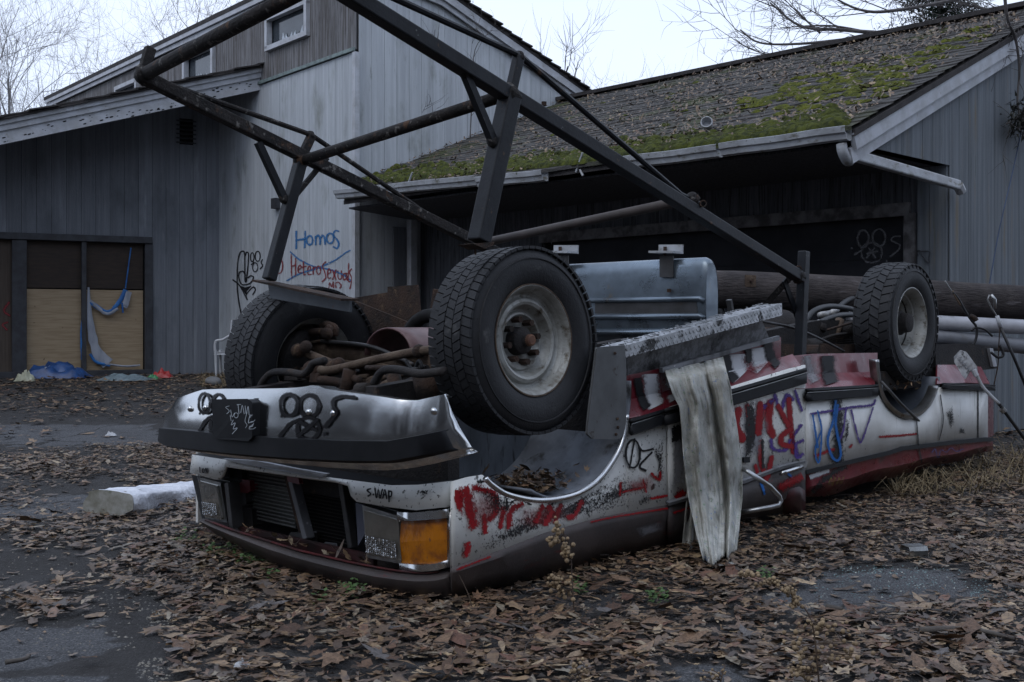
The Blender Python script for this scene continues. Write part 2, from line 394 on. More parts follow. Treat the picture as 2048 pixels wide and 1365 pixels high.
for k_, (dz, hh, o_) in enumerate(((.10, .07, .10), (.03, .075, .06))):
    MB().beam(rp(-.1, -o_, dz), rp(LPL + .12, -o_, dz), .03, hh).build('eave_fascia', m_trim, house)
    for b_a, b_b in zip(BS, BS[1:]): MB().beam(rp(-o_, b_a, dz - .03), rp(-o_, b_b, dz - .03), .03, hh * 1.5).build('rake_board', m_trim, house)
for k in range(26):                                                   # shingle butts stepping down the rake edge
    b = (LW3) * k / 26; b_ = (LW3) * (k + 1.12) / 26; a_ = -.17 + random.uniform(-.02, .02)
    MB().prism([rp(a_, x, .175 + z) for x, z in ((b, .0), (b_, .03), (b_, .05), (b, .02))], u1 * .6).build('shingle', m_shin2, house)
MB().box(wallpt(558, 408, C1, u1) + nPL * .05, u1 * .06, v1 * .05, Z * .075).build('outlet_box', m_trimd, house)
# white door frame and post below the garage eave, on the side wall
for x0, x1, y0 in ((783, 806, 455),):
    pa = wallpt(x0, y0, C1, v1); pb = wallpt(x1, y0, C1, v1); pa.z = pb.z = 0; zt = wallpt(x0, y0, C1, v1).z
    MB().prism([pa + nW3 * .03, pb + nW3 * .03, pb + nW3 * .03 + Z * zt, pa + nW3 * .03 + Z * zt], nW3 * .03).build('door', m_side_g, house, bevel=.005)

# ------------------------------------------------------------------ side wing with the boarded sliding door
nW1 = Vector((w1.y, -w1.x, 0))
wing = thing('side_wing', 'low grey wing with boarded-up sliding door under a white rake board', 'building', (Ic.x, Ic.y, 0))
foh = -along(Ic, u1, 522)                                              # roof overhang
Fc = Ic - u1 * foh                                                     # fascia line meets the tall wall here
fR = on_plane(530, 178, Fc, nW1); fL = on_plane(0, 290, Fc, nW1); fLen = -(fL - Fc).dot(w1); fRl = -(fR - Fc).dot(w1)
wsl = (fR.z - fL.z) / (fLen - fRl)
def wz(a): return fR.z - wsl * (a - fRl)                               # underside height of the fascia, a = distance to the left
def wpt(px, py): return on_plane(px, py, Ic, nW1)
WL = 10.0
dd = [-(wpt(x, 600) - Ic).dot(w1) for x in (297, 280, 175, 160, 52, 25, -40)]
dtop, dbot = wpt(297, 484).z, wpt(297, 743).z
vent = [-(wpt(x, 600) - Ic).dot(w1) for x in (392, 352)] + [wpt(372, 290).z, wpt(372, 238).z]
siding(wing, Ic, -w1, nW1, 0, WL, 0, lambda a: wz(a) + .1, .205, m_side_g, openings=[(dd[0], WL, dbot, dtop), tuple(vent)])
Pi = Vector((Ic.x, Ic.y, 0))
def wq(a, z, o=0.0): return Pi - w1 * a + Z * z + nW1 * o
door = MB().prism([wq(dd[0], dbot, -.10), wq(WL, dbot, -.10), wq(WL, dtop, -.10), wq(dd[0], dtop, -.10)], -nW1 * .02).build('sliding_door', m_black, wing)
fr = MB()
for z in (dtop + .02, dbot - .02): fr.beam(wq(dd[0] - .05, z, .0), wq(WL, z, .0), .16, .10)
for a, wd_ in ((dd[0], .12), ((dd[2] + dd[3]) / 2, .07), ((dd[4] + dd[5]) / 2, .20), (dd[6] + .3, .1)):
    fr.beam(wq(a, dbot, -.01), wq(a, dtop, -.01), wd_, .12, up=nW1)
fr.build('door_frame', m_trimd, door, bevel=.006)
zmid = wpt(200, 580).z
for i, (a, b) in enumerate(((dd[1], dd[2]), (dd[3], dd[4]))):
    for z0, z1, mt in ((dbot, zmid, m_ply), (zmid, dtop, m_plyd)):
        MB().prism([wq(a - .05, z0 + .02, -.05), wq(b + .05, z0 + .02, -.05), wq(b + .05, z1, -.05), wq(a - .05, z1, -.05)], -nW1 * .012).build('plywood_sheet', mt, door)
MB().prism([wq(dd[5] - .02, dbot, -.05), wq(dd[6] + .35, dbot, -.05), wq(dd[6] + .35, dtop, -.05), wq(dd[5] - .02, dtop, -.05)], -nW1 * .012).build('plywood_sheet', m_plyr, door)
sill = MB().beam(wq(dd[0] - .2, dbot - .14, .12), wq(WL, dbot - .14, .12), .3, .2).build('sill', m_trimd, wing)
lv = MB().prism([wq(vent[0], vent[2], -.02), wq(vent[1], vent[2], -.02), wq(vent[1], vent[3], -.02), wq(vent[0], vent[3], -.02)], -nW1 * .02).build('vent', m_black, wing)
for k in range(6):
    z = vent[2] + (vent[3] - vent[2]) * (k + .5) / 6
    MB().beam(wq(vent[0], z, .012), wq(vent[1], z, .012), .04, .012, up=(nW1 + Z * 1.2)).build('louvre_slat', m_trimd, lv)
# rake board in three steps and the roof over it
Pf = Vector((Fc.x, Fc.y, 0))
def fq(a, dz, o=0.0): return Pf - w1 * a + Z * (wz(a) + dz) + nW1 * o
fh = at(0, 240, fL.y).z - fL.z
bd = []
for z0, z1, o in ((0, fh * .55, 0), (fh * .53, fh * .79, .03), (fh * .77, fh * .95, .06)):
    bd.append(MB().prism([fq(-.25, z0, o), fq(WL, z0, o), fq(WL, z1, o), fq(-.25, z1, o)], -nW1 * .05).build('rake_board', m_trim, wing))
holes = MB()                                                          # woodpecker holes along the lowest board
for k in range(85):
    a = random.uniform(.1, 4.6); z = fh * .55 * min(.95, max(.06, random.gauss(.35 + .25 * math.sin(a * 3), .18))); r_ = random.uniform(.005, .017)
    holes.prism([fq(a + math.cos(t) * r_ * 1.7, z + math.sin(t) * r_ * .7, .003) for t in [j * math.pi / 3 for j in range(6)]], -nW1 * .002)
tag(holes.build('peck_holes', m_black, bd[0]), None, None, kind='stuff')
back_ = u1 * 6.5
MB().prism([fq(-.3, fh * .95, .1), fq(WL, fh * .95, .1), fq(WL, fh * .95, .1) + back_, fq(-.3, fh * .95, .1) + back_], Z * .03).build('roof', m_shin2, wing)
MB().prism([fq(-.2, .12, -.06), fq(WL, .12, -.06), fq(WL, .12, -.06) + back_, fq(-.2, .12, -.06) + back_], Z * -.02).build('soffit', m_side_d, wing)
for k in range(30):
    a = -.3 + (WL + .3) * k / 30; b = a + (WL + .3) / 30 * 1.1; e = random.uniform(-.03, .03)
    MB().prism([fq(a, fh * .95 + .022, .13 + e), fq(b, fh * .95 + .042, .13 + e), fq(b, fh * .95 + .062, .13 + e), fq(a, fh * .95 + .042, .13 + e)], u1 * .5).build('shingle', m_shin2, wing)

# ------------------------------------------------------------------ garage
gar = thing('garage', 'low garage with mossy leaf-strewn roof and broken white gutter', 'garage', tuple(K))
ridge = roofpt(1500, 128); RV = (ridge - RP).dot(v2)                   # run from gutter to ridge
def rq(a, b, dz=0.0): return G0 + u2 * a + v2 * b + Z * (RP.z + rk * b + dz)
lb = lambda b: ((C1 + v1 * ((b - (C1 - G0).dot(v2)) / v1.dot(v2))) - G0).dot(u2)      # where the roof meets the tall house
_bC = (C1 - G0).dot(v2); _aC = lb(_bC); _A0 = along(G0, u2, 692); _lb = lb
lb = lambda b: _lb(b) if b >= _bC else _A0 + (_aC - _A0) * max(0, b) / _bC
nFW = -v2; nGB = -u2
La = 12.5
gd = [(wallpt(x, 500, K, u2) - K).dot(u2) for x in (1817, 1090)]; gdz = wallpt(1817, 428, K, u2).z
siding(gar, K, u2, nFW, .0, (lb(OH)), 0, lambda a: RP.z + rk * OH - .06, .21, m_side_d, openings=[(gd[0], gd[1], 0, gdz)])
dr = MB().prism([K + u2 * a + Z * z - nFW * .12 for a, z in ((gd[0], 0), (gd[1], 0), (gd[1], gdz), (gd[0], gdz))], -nFW * .04).build('garage_door', M('garage_door_paint', (.026, .027, .033), (.016, .017, .021), 3, rough=.85), gar)
for k in range(5):
    z = gdz * (k + .5) / 5
    MB().beam(K + u2 * gd[0] + Z * z - nFW * .115, K + u2 * gd[1] + Z * z - nFW * .115, .012, gdz / 5 - .03).build('door_panel', dr.data.materials[0], dr)
fr = MB(); fr.beam(K + u2 * (gd[0] - .03) + nFW * .03 + Z * (gdz + .04), K + u2 * (gd[1] + .05) + nFW * .03 + Z * (gdz + .04), .05, .12)
fr.beam(K + u2 * (gd[0] - .03) + nFW * .03, K + u2 * (gd[0] - .03) + nFW * .03 + Z * gdz, .1, .05, up=nFW)
fr.build('door_frame', M('charred_trim', (.17, .165, .17), (.06, .056, .056), 7, rough=.85), dr)
soz = lambda b: RP.z + rk * min(b, OH) - .10
GB = 9.0
siding(gar, K, v2, nGB, .0, 2 * RV - OH - .05, 0, lambda b: RP.z + rk * min(b + OH, 2 * RV - b - OH) - .10, .19, m_side_r)
# gable triangle over the eave, and paler boards painting in the lit strip left of the corner
siding(gar, G0, v2, nGB, .12, OH, lambda b: at(1690, 285, G0.y).z, lambda b: RP.z + rk * b - .10, .19, m_side_r)
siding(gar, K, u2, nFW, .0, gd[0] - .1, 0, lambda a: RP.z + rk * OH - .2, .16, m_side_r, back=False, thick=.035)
sfz = at(1690, 285, G0.y).z
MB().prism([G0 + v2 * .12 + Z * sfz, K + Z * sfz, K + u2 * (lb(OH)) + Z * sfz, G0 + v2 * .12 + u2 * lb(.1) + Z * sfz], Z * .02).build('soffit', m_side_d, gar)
for dz, o, hh in ((-.125, .06, .13), (-.235, .03, .12)):
    MB().beam(rq(-o, .0, dz), rq(-o, RV, dz), .04, hh).build('rake_board', m_trim, gar)
    MB().beam(rq(-o, RV, dz), rq(-o, RV, dz) + v2 * RV - Z * rk * RV, .04, hh).build('rake_board', m_trim, gar)
rb = MB().prism([rq(-.09, -.02, -.03), rq(-.09, RV, -.03), rq(lb(RV) - .03, RV, -.03), rq(lb(0) + .02, -.02, -.03)], Z * -.05)
rb.prism([rq(-.09, RV, -.03), rq(lb(RV), RV, -.03), rq(lb(RV), RV, -.03) + v2 * RV - Z * rk * RV, rq(-.09, RV, -.03) + v2 * RV - Z * rk * RV], Z * -.05)
roof = rb.build('roof', m_shin2, gar)
nC = 34
for k in range(nC):                                                   # overlapping courses of shingles
    b0_ = -.05 + (RV + .05) * k / nC; b1_ = b0_ + (RV + .05) / nC * 1.25; rows = [[], [], []]
    n = 46
    for i in range(n + 1):
        a = -.085 + (lb(b0_) + .06) * i / n; j = .02 * mnoise.noise(Vector((a * 6, k * 3.1, 0))); jz = .02 * mnoise.noise(Vector((a * 2.5, k * 1.7, 5)))
        rows[0].append(rq(a, b0_ + j, -.02)); rows[1].append(rq(a, b0_ + j * 1.8, .012 + jz)); rows[2].append(rq(a, b1_, .002 + jz * .5))
    MB().grid(rows).build('shingle_course', m_shin, roof)
MB().beam(rq(-.08, RV, .03), rq(lb(RV), RV, .03), .22, .05).build('ridge_cap', m_shin2, roof)
def ridgez(p): return 0
# moss cushions on the shingles
mo = MB(); moss_sp = []
def moss_at(px, py, r_, flat=.5):
    p = roofpt(px, py); b = (p - RP).dot(v2); a = (p - G0).dot(u2)
    if not (-.02 < b < RV and 0 < a < lb(b)): return
    n = 7; c = p + RN * .012; ring = []
    base = len(mo.v); mo.v.append(c + RN * r_ * flat)
    for q_, hh in ((.55, .75), (1.0, 0)):
        for i in range(n):
            t = 6.283 * i / n; rr = r_ * q_ * random.uniform(.75, 1.2); mo.v.append(c + (u2 * math.cos(t) * 1.7 + (v2 + Z * rk) * math.sin(t)) * rr + RN * r_ * flat * hh * random.uniform(.6, 1.2))
    for i in range(n):
        j = (i + 1) % n; mo.f.append((base, base + 1 + i, base + 1 + j)); mo.f.append((base + 1 + i, base + 1 + n + i, base + 1 + n + j, base + 1 + j))
for k in range(2600):                                                 # thick band above the gutter
    x = random.uniform(720, 1690); top = lerp_tab([(720, 375), (970, 352), (1240, 325), (1700, 255)], x)
    dens = lerp_tab([(720, .25), (830, .9), (960, .5), (1000, 1), (1520, 1), (1690, .8)], x)
    if random.random() < dens: moss_at(x, top - abs(random.gauss(0, 11)) - 3, random.uniform(.015, .05) * (1 + .9 * max(0, mnoise.noise(Vector((x / 30, 0, 2))))), 1.0)
for k in range(1300):
    x, y = random.uniform(740, 1900), random.uniform(60, 360)
    if mnoise.noise(Vector((x / 60, y / 20, 3))) > .22: moss_at(x, y, random.uniform(.012, .04), .5)
tag(mo.build('moss_cushions', m_moss, roof, smooth=True), None, None, kind='stuff')
mo = MB(); m_mossb = M('bright_moss', (.125, .135, .012), (.05, .06, .010), 12, rough=1, bump=.8, bscale=150, spots=[((.05, .04, .025), 7, .56, .68)])
for k in range(9000):                                                 # bright sheet on the near side of the roof, combed along the courses
    x, y = random.uniform(1480, 1990), random.uniform(40, 260)
    d = abs((y - lerp_tab([(1480, 215), (1600, 190), (1700, 175), (1800, 150), (1880, 105), (2000, 50)], x)) / lerp_tab([(1480, 14), (1600, 40), (1720, 52), (1820, 30), (1900, 14), (2000, 16)], x))
    if d < 1.1 and mnoise.noise(Vector((x / 40, y / 6, 0))) > -.02 + .35 * d: moss_at(x, y, random.uniform(.014, .046), .6)
tag(mo.build('bright_moss', m_mossb, roof, smooth=True), None, None, kind='stuff')
# gutter with broken end and downspout
def gutter(a0, a1, z0, z1, name='gutter'):
    prof = [(0, .10), (0, 0), (.03, -.01), (.075, 0), (.085, .04), (.105, .05), (.115, .095), (.10, .10)]
    rows = []
    for i in range(13):
        t = i / 12; a = a0 + (a1 - a0) * t; zz = z0 + (z1 - z0) * t + .003 * math.sin(t * 9 + a0)
        rows.append([G0 + u2 * a - v2 * (.02 + x) + Z * (zz + y) for x, y in prof])
    return MB().grid(rows).build(name, m_gut, gar, solid=.006)
def gut(px, py): 
    p = on_plane(px, py, G0, v2); return (p - G0).dot(u2), p.z - .05
for (x0, y0), (x1, y1) in (((1706, 268), (1455, 302)), ((1449, 304), (1235, 330)), ((1100, 352), (968, 366)), ((966, 362), (684, 390))):
    a0, z0 = gut(x0, y0); a1, z1 = gut(x1, y1); gutter(a0, a1, z0, z1)
MB().tube([on_plane(x, y, G0 + v2 * .05, v2) for x, y in ((1235, 318), (1100, 347), (1010, 350))], .012, 6).build('loose_gutter_strip', m_gut, gar)
for pts in (((1165, 306), (1152, 345)), ((825, 345), (815, 372)), ((1160, 340), (1166, 352))):
    MB().tube([on_plane(x, y, G0 - v2 * .03, v2) for x, y in pts], .012, 5).build('gutter_hanger', m_gut, gar)
ga, gzz = gut(1692, 275)
def dsp(px, py, off=0): return on_plane(px, py, G0 - u2 * .03, u2)
p0 = on_plane(1683, 288, G0 - v2 * .06, v2); p1 = on_plane(1686, 305, G0 - v2 * .05, v2)
p3 = wallpt(1916, 371, K - u2 * .10, v2)
MB().tube(spline([p0, p1 - Z * .0, p1 - Z * .06 + v2 * .08, p1 + (p3 - p1) * .08], 4), .043, 8).build('downspout_elbow', m_gut, gar, auto=50)
MB().beam(p1 + (p3 - p1) * .06, p3, .065, .085).build('downspout', m_gut, gar, bevel=.012)
MB().tube([p3, p3 + (p3 - p1).normalized() * .06 - Z * .05], .045, 8).build('downspout_end', m_gut, gar)
MB().beam(wallpt(815, 405, C1, v1) + nW3 * .10, wallpt(815, 800, C1, v1) + nW3 * .10, .10, .11, up=nW3).build('porch_post', m_trim, house, bevel=.004)
# iron bracket by the garage door
MB().tube(spline([wallpt(x, y, K, u2) + nFW * .05 for x, y in ((1841, 512), (1840, 504), (1846, 503), (1850, 512), (1862, 527), (1863, 515), (1863, 504), (1846, 504))], 4), .006, 5).build('iron_bracket', m_trimd, gar)
# white can on the roof
pv = roofpt(1418, 264)
mb = MB(); mb.lathe([(0, .0), (0, .045), (.09, .055), (.1, .055), (.1, .048), (.03, .04), (.03, 0)], 14); t_ = Matrix.Translation(pv + RN * .05) @ (Vector((-.3, -1, .3)).to_track_quat('X', 'Z').to_matrix().to_4x4())
mb.v = [t_ @ v for v in mb.v]
tag(mb.build('paper_cup', m_trim, None, auto=40), 'small white cup lying on the mossy garage roof', 'cup')
# ------------------------------------------------------------------ ground: worn asphalt with dirt
def in_poly1(x, y, poly):
    r_ = False; n = len(poly)
    for i in range(n):
        (x0, y0), (x1, y1) = poly[i], poly[(i + 1) % n]
        if (y0 > y) != (y1 > y) and x < (x1 - x0) * (y - y0) / (y1 - y0) + x0: r_ = not r_
    return r_
# worn pale asphalt shows in these places; silt and leaf mould lie elsewhere
PALE = [[(-400, 1248), (160, 1246), (210, 1225), (200, 1262), (262, 1278), (215, 1300), (150, 1320), (60, 1332), (-400, 1330)], [(-300, 990), (190, 985), (330, 962), (330, 1000), (180, 1020), (60, 1040), (-300, 1045)], [(-300, 870), (300, 868), (330, 900), (250, 905), (-300, 895)], [(1505, 1200), (1560, 1182), (1640, 1142), (1740, 1130), (1900, 1135), (1985, 1180), (1900, 1205), (1700, 1228), (1560, 1218)], [(1330, 1332), (1420, 1316), (1490, 1335), (1560, 1400), (1330, 1400)], [(-400, 1350), (200, 1345), (280, 1400), (-400, 1420)]]
def pale(x, y):
    if y < 1.5 or y > 16: return 0
    n1 = mnoise.noise(Vector((x * 2.2, y * 2.2, 1))) * .10; n2 = mnoise.noise(Vector((x * 2.2, y * 2.2, 7))) * .10
    px, py = CX + F * (x + n1) / (y + n2), HY + F * H / (y + n2)
    return 1.0 if any(in_poly1(px, py, q_) for q_ in PALE) else 0.0
m_gr = bpy.data.materials.new('yard_surface'); m_gr.use_nodes = True; t = m_gr.node_tree; b = t.nodes['Principled BSDF']
at_ = nd(t, 'ShaderNodeAttribute', attribute_name='a')
silt = mixc(t, noise_fac(t, 3, (1, 1, 1), .3, .7), (.040, .038, .039), (.024, .021, .020))
asph = mixc(t, noise_fac(t, 2.5, (1, 1, 1), .3, .7), (.098, .102, .112), (.070, .072, .080))
asph = mixc(t, noise_fac(t, 130, (1, 1, 1), .52, .62, detail=3), asph, (.20, .20, .205)); asph = mixc(t, noise_fac(t, 110, (1, 1, 1), .55, .65, detail=3), asph, (.028, .028, .030))
silt = mixc(t, noise_fac(t, 90, (1, 1, 1), .60, .66, detail=3), silt, (.085, .082, .08))
mr = nd(t, 'ShaderNodeMath', operation='MULTIPLY_ADD'); t.links.new(noise_fac(t, 7, (1, 1, 1), .3, .7), mr.inputs[0]); mr.inputs[1].default_value = .8; t.links.new(at_.outputs['Fac'], mr.inputs[2])
m2 = nd(t, 'ShaderNodeMapRange', interpolation_type='SMOOTHSTEP'); m2.inputs['From Min'].default_value = .7; m2.inputs['From Max'].default_value = 1.25; t.links.new(mr.outputs[0], m2.inputs['Value'])
col = mixc(t, m2.outputs[0], silt, asph)
vo = nd(t, 'ShaderNodeTexVoronoi', feature='DISTANCE_TO_EDGE', Scale=.9); tcx = nd(t, 'ShaderNodeTexCoord'); nzz = nd(t, 'ShaderNodeTexNoise', Scale=3, Detail=6); va = nd(t, 'ShaderNodeVectorMath', operation='MULTIPLY_ADD')
t.links.new(tcx.outputs['Object'], nzz.inputs['Vector']); t.links.new(nzz.outputs['Color'], va.inputs[0]); va.inputs[1].default_value = (.5, .5, .5); t.links.new(tcx.outputs['Object'], va.inputs[2]); t.links.new(va.outputs[0], vo.inputs['Vector'])
cm = nd(t, 'ShaderNodeMapRange'); cm.inputs['From Min'].default_value = .004; cm.inputs['From Max'].default_value = .013; t.links.new(vo.outputs['Distance'], cm.inputs['Value'])
col = mixc(t, cm.outputs[0], (.018, .017, .016), col); t.links.new(col, b.inputs['Base Color']); b.inputs['Roughness'].default_value = .8
bp = nd(t, 'ShaderNodeBump', Distance=.012); bp.inputs['Strength'].default_value = .9; t.links.new(noise_fac(t, 120, (1, 1, 1), .2, .8), bp.inputs['Height']); bp2 = nd(t, 'ShaderNodeBump', Distance=.03); bp2.inputs['Strength'].default_value = .6; t.links.new(noise_fac(t, 14, (1, 1, 1), .2, .8), bp2.inputs['Height']); t.links.new(bp2.outputs[0], bp.inputs['Normal']); t.links.new(bp.outputs[0], b.inputs['Normal'])
xs = np.concatenate([np.linspace(-60, -9, 14), np.linspace(-8, -3.6, 22), np.arange(-3.5, 3.5, .06), np.linspace(3.6, 8, 22), np.linspace(9, 60, 14)])
ys = np.concatenate([np.linspace(-40, 1.5, 12), np.linspace(1.8, 2.7, 4), np.arange(2.8, 7.5, .06), np.linspace(7.6, 18, 60), np.linspace(19, 300, 16)])
rows = [[(x, y, gz(x, y)) for x in xs] for y in ys]
gm = MB().grid(rows); o = gm.build('ground', m_gr, smooth=True, attr=[pale(v.x, v.y) for v in gm.v]); o['kind'] = 'structure'

# ------------------------------------------------------------------ pickup truck lying on its roof
ES = Vector((.69, .724, 0)); ET = Vector((-.724, .69, 0)); OT = Vector((.09, 4.43, 0)) - ET * .04     # s runs from nose to tail, t from near to far side
def TS(s, t, z): return OT + ES * s + ET * t + Z * z
def sd(px, py, t=0.0): return on_plane(px, py, TS(0, t, 0), ET)         # pixel on a plane parallel to the near side
def fr_(px, py, s): return on_plane(px, py, TS(s, 0, 0), ES)            # pixel on a plane across the truck
m_white = M('chalky_white_paint', (.76, .76, .73), (.62, .62, .59), 3, rough=.5, rvar=.15, spots=[((.10, .10, .09), 55, .60, .66), ((.06, .06, .055), 18, .63, .70), ((.24, .17, .09), 9, .68, .78)], bump=.05, coat=.1)
m_whiteb = M('dirty_white_paint', (.74, .745, .73), (.60, .60, .575), 3, rough=.5, rvar=.15, spots=[((.14, .13, .09), 5, .60, .78, (4, 4, .4)), ((.07, .065, .05), 40, .66, .74)], bump=.05, coat=.1)
m_red = M('dull_red_paint', (.16, .014, .024), (.11, .010, .017), 4, rough=.38, rvar=.15, spots=[((.20, .10, .10), 30, .66, .74), ((.05, .02, .02), 7, .6, .75)], coat=.3)
m_prim = M('brown_black_primer', (.085, .068, .064), (.045, .038, .038), 2.2, rough=.6, spots=[((.12, .016, .016), 9, .60, .72, (1, 1, 3)), ((.13, .13, .13), 60, .66, .74)], bump=.1)
m_greyp = M('grey_primer', (.19, .195, .21), (.12, .122, .13), 3, rough=.55, spots=[((.45, .45, .46), 55, .64, .70), ((.04, .04, .042), 6, .55, .7)])
m_rub = M('black_rubber_trim', (.009, .010, .012), (.014, .015, .018), 6, rough=.55, spec=.22)
m_chr = M('chrome', (.62, .63, .64), (.50, .505, .505), 5, rough=.24, metal=1, spots=[((.30, .29, .25), 18, .60, .80)], bump=.02, bscale=10, rvar=.08)
m_chrd = M('dull_chrome', (.42, .43, .44), (.28, .28, .27), 9, rough=.32, metal=.9, spots=[((.16, .12, .08), 16, .6, .75)])
m_rust = M('rust', (.060, .034, .023), (.030, .020, .016), 9, rough=.9, spots=[((.13, .085, .05), 22, .56, .72), ((.02, .016, .014), 7, .5, .66)], bump=.5, bscale=90)
m_rustl = M('dusty_rust', (.13, .095, .068), (.07, .047, .034), 9, rough=.9, spots=[((.05, .03, .02), 14, .55, .7)], bump=.4, bscale=90)
m_under = M('grimy_underbody', (.030, .026, .025), (.016, .015, .016), 6, rough=.85, spots=[((.07, .045, .03), 11, .6, .72)], bump=.4, bscale=70)
m_steelp = M('worn_grey_steel', (.085, .085, .088), (.05, .048, .048), 6, rough=.5, metal=.4, spots=[((.08, .05, .03), 14, .62, .74)])
m_galv = M('galvanised_tank', (.24, .29, .34), (.15, .18, .21), 3.2, rough=.33, metal=.75, rvar=.1, spots=[((.30, .20, .09), 6, .63, .80)])
m_tyre = M('tyre_rubber', (.014, .0145, .0165), (.021, .0215, .024), 7, spec=.3, rough=.6, spots=[((.075, .075, .075), 9, .60, .78)], bump=.15, bscale=90)
m_rim = M('dirty_rim', (.38, .385, .37), (.25, .25, .23), 9, rough=.5, metal=.25, spots=[((.085, .065, .04), 14, .52, .70), ((.03, .028, .026), 30, .62, .7)], bump=.2)
m_diam = M('diamond_plate', (.44, .45, .47), (.28, .29, .30), 20, rough=.38, metal=.7, spots=[((.04, .04, .04), 14, .56, .64)])
m_amber = M('amber_lens', (.46, .155, .008), (.24, .075, .012), 11, (1, 1, 1), .40, .60, rough=.15, spots=[((.16, .07, .03), 60, .60, .68)], coat=.5, bump=.3, bscale=60, bstretch=(1, 1, .2))
m_lens = M('headlamp_glass', (.20, .19, .165), (.12, .112, .10), 5, (1, 1, 1), .3, .7, rough=.12, metal=.35, spec=.8, bump=.12, bscale=45, bstretch=(1, 1, .3), coat=.9)

truck = thing('pickup_truck', 'wrecked white and red pickup truck lying upside down, covered in graffiti', 'pickup truck', tuple(TS(2, 1, 0)))
def panel(name, rows, mat, parent=truck, solid=.012, **k):              # rows of (px, py, t)
    return MB().grid([[sd(*p) for p in r_] for r_ in rows]).build(name, mat, parent, solid=-solid, **k)

# --- near front fender: white face, tucked dark hood side
XF = [905, 935, 965, 985, 1010, 1045, 1080, 1120, 1160, 1195, 1220, 1240, 1252]
ARCH = [(905, 964), (935, 955), (965, 950), (985, 970), (1010, 986), (1045, 996), (1080, 1000), (1120, 996), (1160, 984), (1195, 961), (1220, 930), (1240, 896), (1252, 850)]
CREASE = [(905, 1136), (1011, 1097), (1092, 1065), (1199, 1035), (1336, 1010)]
BOT = [(905, 1192), (944, 1187), (1092, 1154), (1253, 1111), (1341, 1093)]
def wob(x): return 2.0 * math.sin(x * .05) + 1.2 * math.sin(x * .13)
XD = sorted(set(XF + list(range(905, 1253, 8))))
fender = panel('front_fender', [[(x, lerp_tab(ARCH, x), 0) for x in XD], [(x, lerp_tab(ARCH, x) * .6 + lerp_tab(CREASE, x) * .4, -.012) for x in XD], [(x, lerp_tab(CREASE, x), -.03) for x in XD]], m_white, auto=30)
fend2 = panel('front_fender', [[(x, lerp_tab([(1252, 838), (1337, 815)], x), -.005) for x in range(1252, 1338, 6)], [(x, lerp_tab([(1252, 930), (1337, 910)], x), -.012) for x in range(1252, 1338, 6)], [(x, lerp_tab(CREASE, x), -.03) for x in range(1252, 1338, 6)]], m_white, auto=30)
hoodside = panel('hood_side', [[(x, lerp_tab(CREASE, x), -.03) for x in range(905, 1340, 12)], [(x, lerp_tab(CREASE, x) * .8 + lerp_tab(BOT, x) * .2, -.034) for x in range(905, 1340, 12)], [(x, lerp_tab(CREASE, x) * .45 + lerp_tab(BOT, x) * .55 + wob(x), -.005) for x in range(905, 1340, 12)], [(x, lerp_tab(BOT, x) + wob(x) * .6, .05) for x in range(905, 1340, 12)]], m_prim, auto=35)
# sill flare behind the wheel: upper face and up-turned ledge
fl_a = panel('sill_flare', [[(1253, 752, .05), (1285, 745, .05), (1318, 738, .05)], [(1254, 800, .05), (1286, 793, .05), (1320, 786, .05)]], m_red)
fl_b = panel('sill_flare', [[(1254, 800, .05), (1286, 793, .05), (1320, 786, .05)], [(1255, 838, -.03), (1290, 830, -.03), (1329, 820, -.03)]], m_red)
# --- door
XDo = list(range(1338, 1612, 12)) + [1611]
def rowd(tab, t): return [(x, lerp_tab(tab, x), t) for x in XDo]
D0 = [(1320, 742), (1556, 676), (1575, 672)]; D1 = [(1320, 786), (1468, 742), (1545, 720), (1590, 707)]; D2 = [(1327, 818), (1472, 770), (1576, 738), (1612, 730)]
D3 = [(1330, 852), (1466, 800), (1615, 767)]; D4 = [(1336, 1010), (1485, 966), (1565, 936), (1612, 925)]; D5 = [(1341, 1093), (1482, 1040), (1560, 1026), (1612, 1018)]
XU = list(range(1322, 1566, 12))
door_u = panel('door_sill', [[(x, lerp_tab(D0, x), .05) for x in XU], [(x, lerp_tab(D1, x), .05) for x in XU]], m_red)
door_l = panel('door_sill', [[(x, lerp_tab(D1, x), .05) for x in XU + [1585]], [(x + 6, lerp_tab(D2, x + 6), -.03) for x in XU + [1596]]], m_red)
door = panel('door', [rowd(D2, -.03), rowd(D3, -.028), [(x, lerp_tab(D3, x) * .5 + lerp_tab(D4, x) * .5, -.03) for x in XDo], rowd(D4, -.03)], m_white, auto=30)
door_b = panel('door_waist', [rowd(D4, -.03), [(x, lerp_tab(D4, x) * .6 + lerp_tab(D5, x) * .4, -.035) for x in XDo], [(x, lerp_tab(D4, x) * .3 + lerp_tab(D5, x) * .7 + 4 * math.sin(x * .04), -.01) for x in XDo], rowd(D5, .05)], m_prim, auto=35)
MB().grid([[sd(x, lerp_tab(D4, x) - 3, -.05) for x in XDo], [sd(x, lerp_tab(D4, x) + 3, -.045) for x in XDo]]).build('door_waist_moulding', m_greyp, door, solid=-.02)
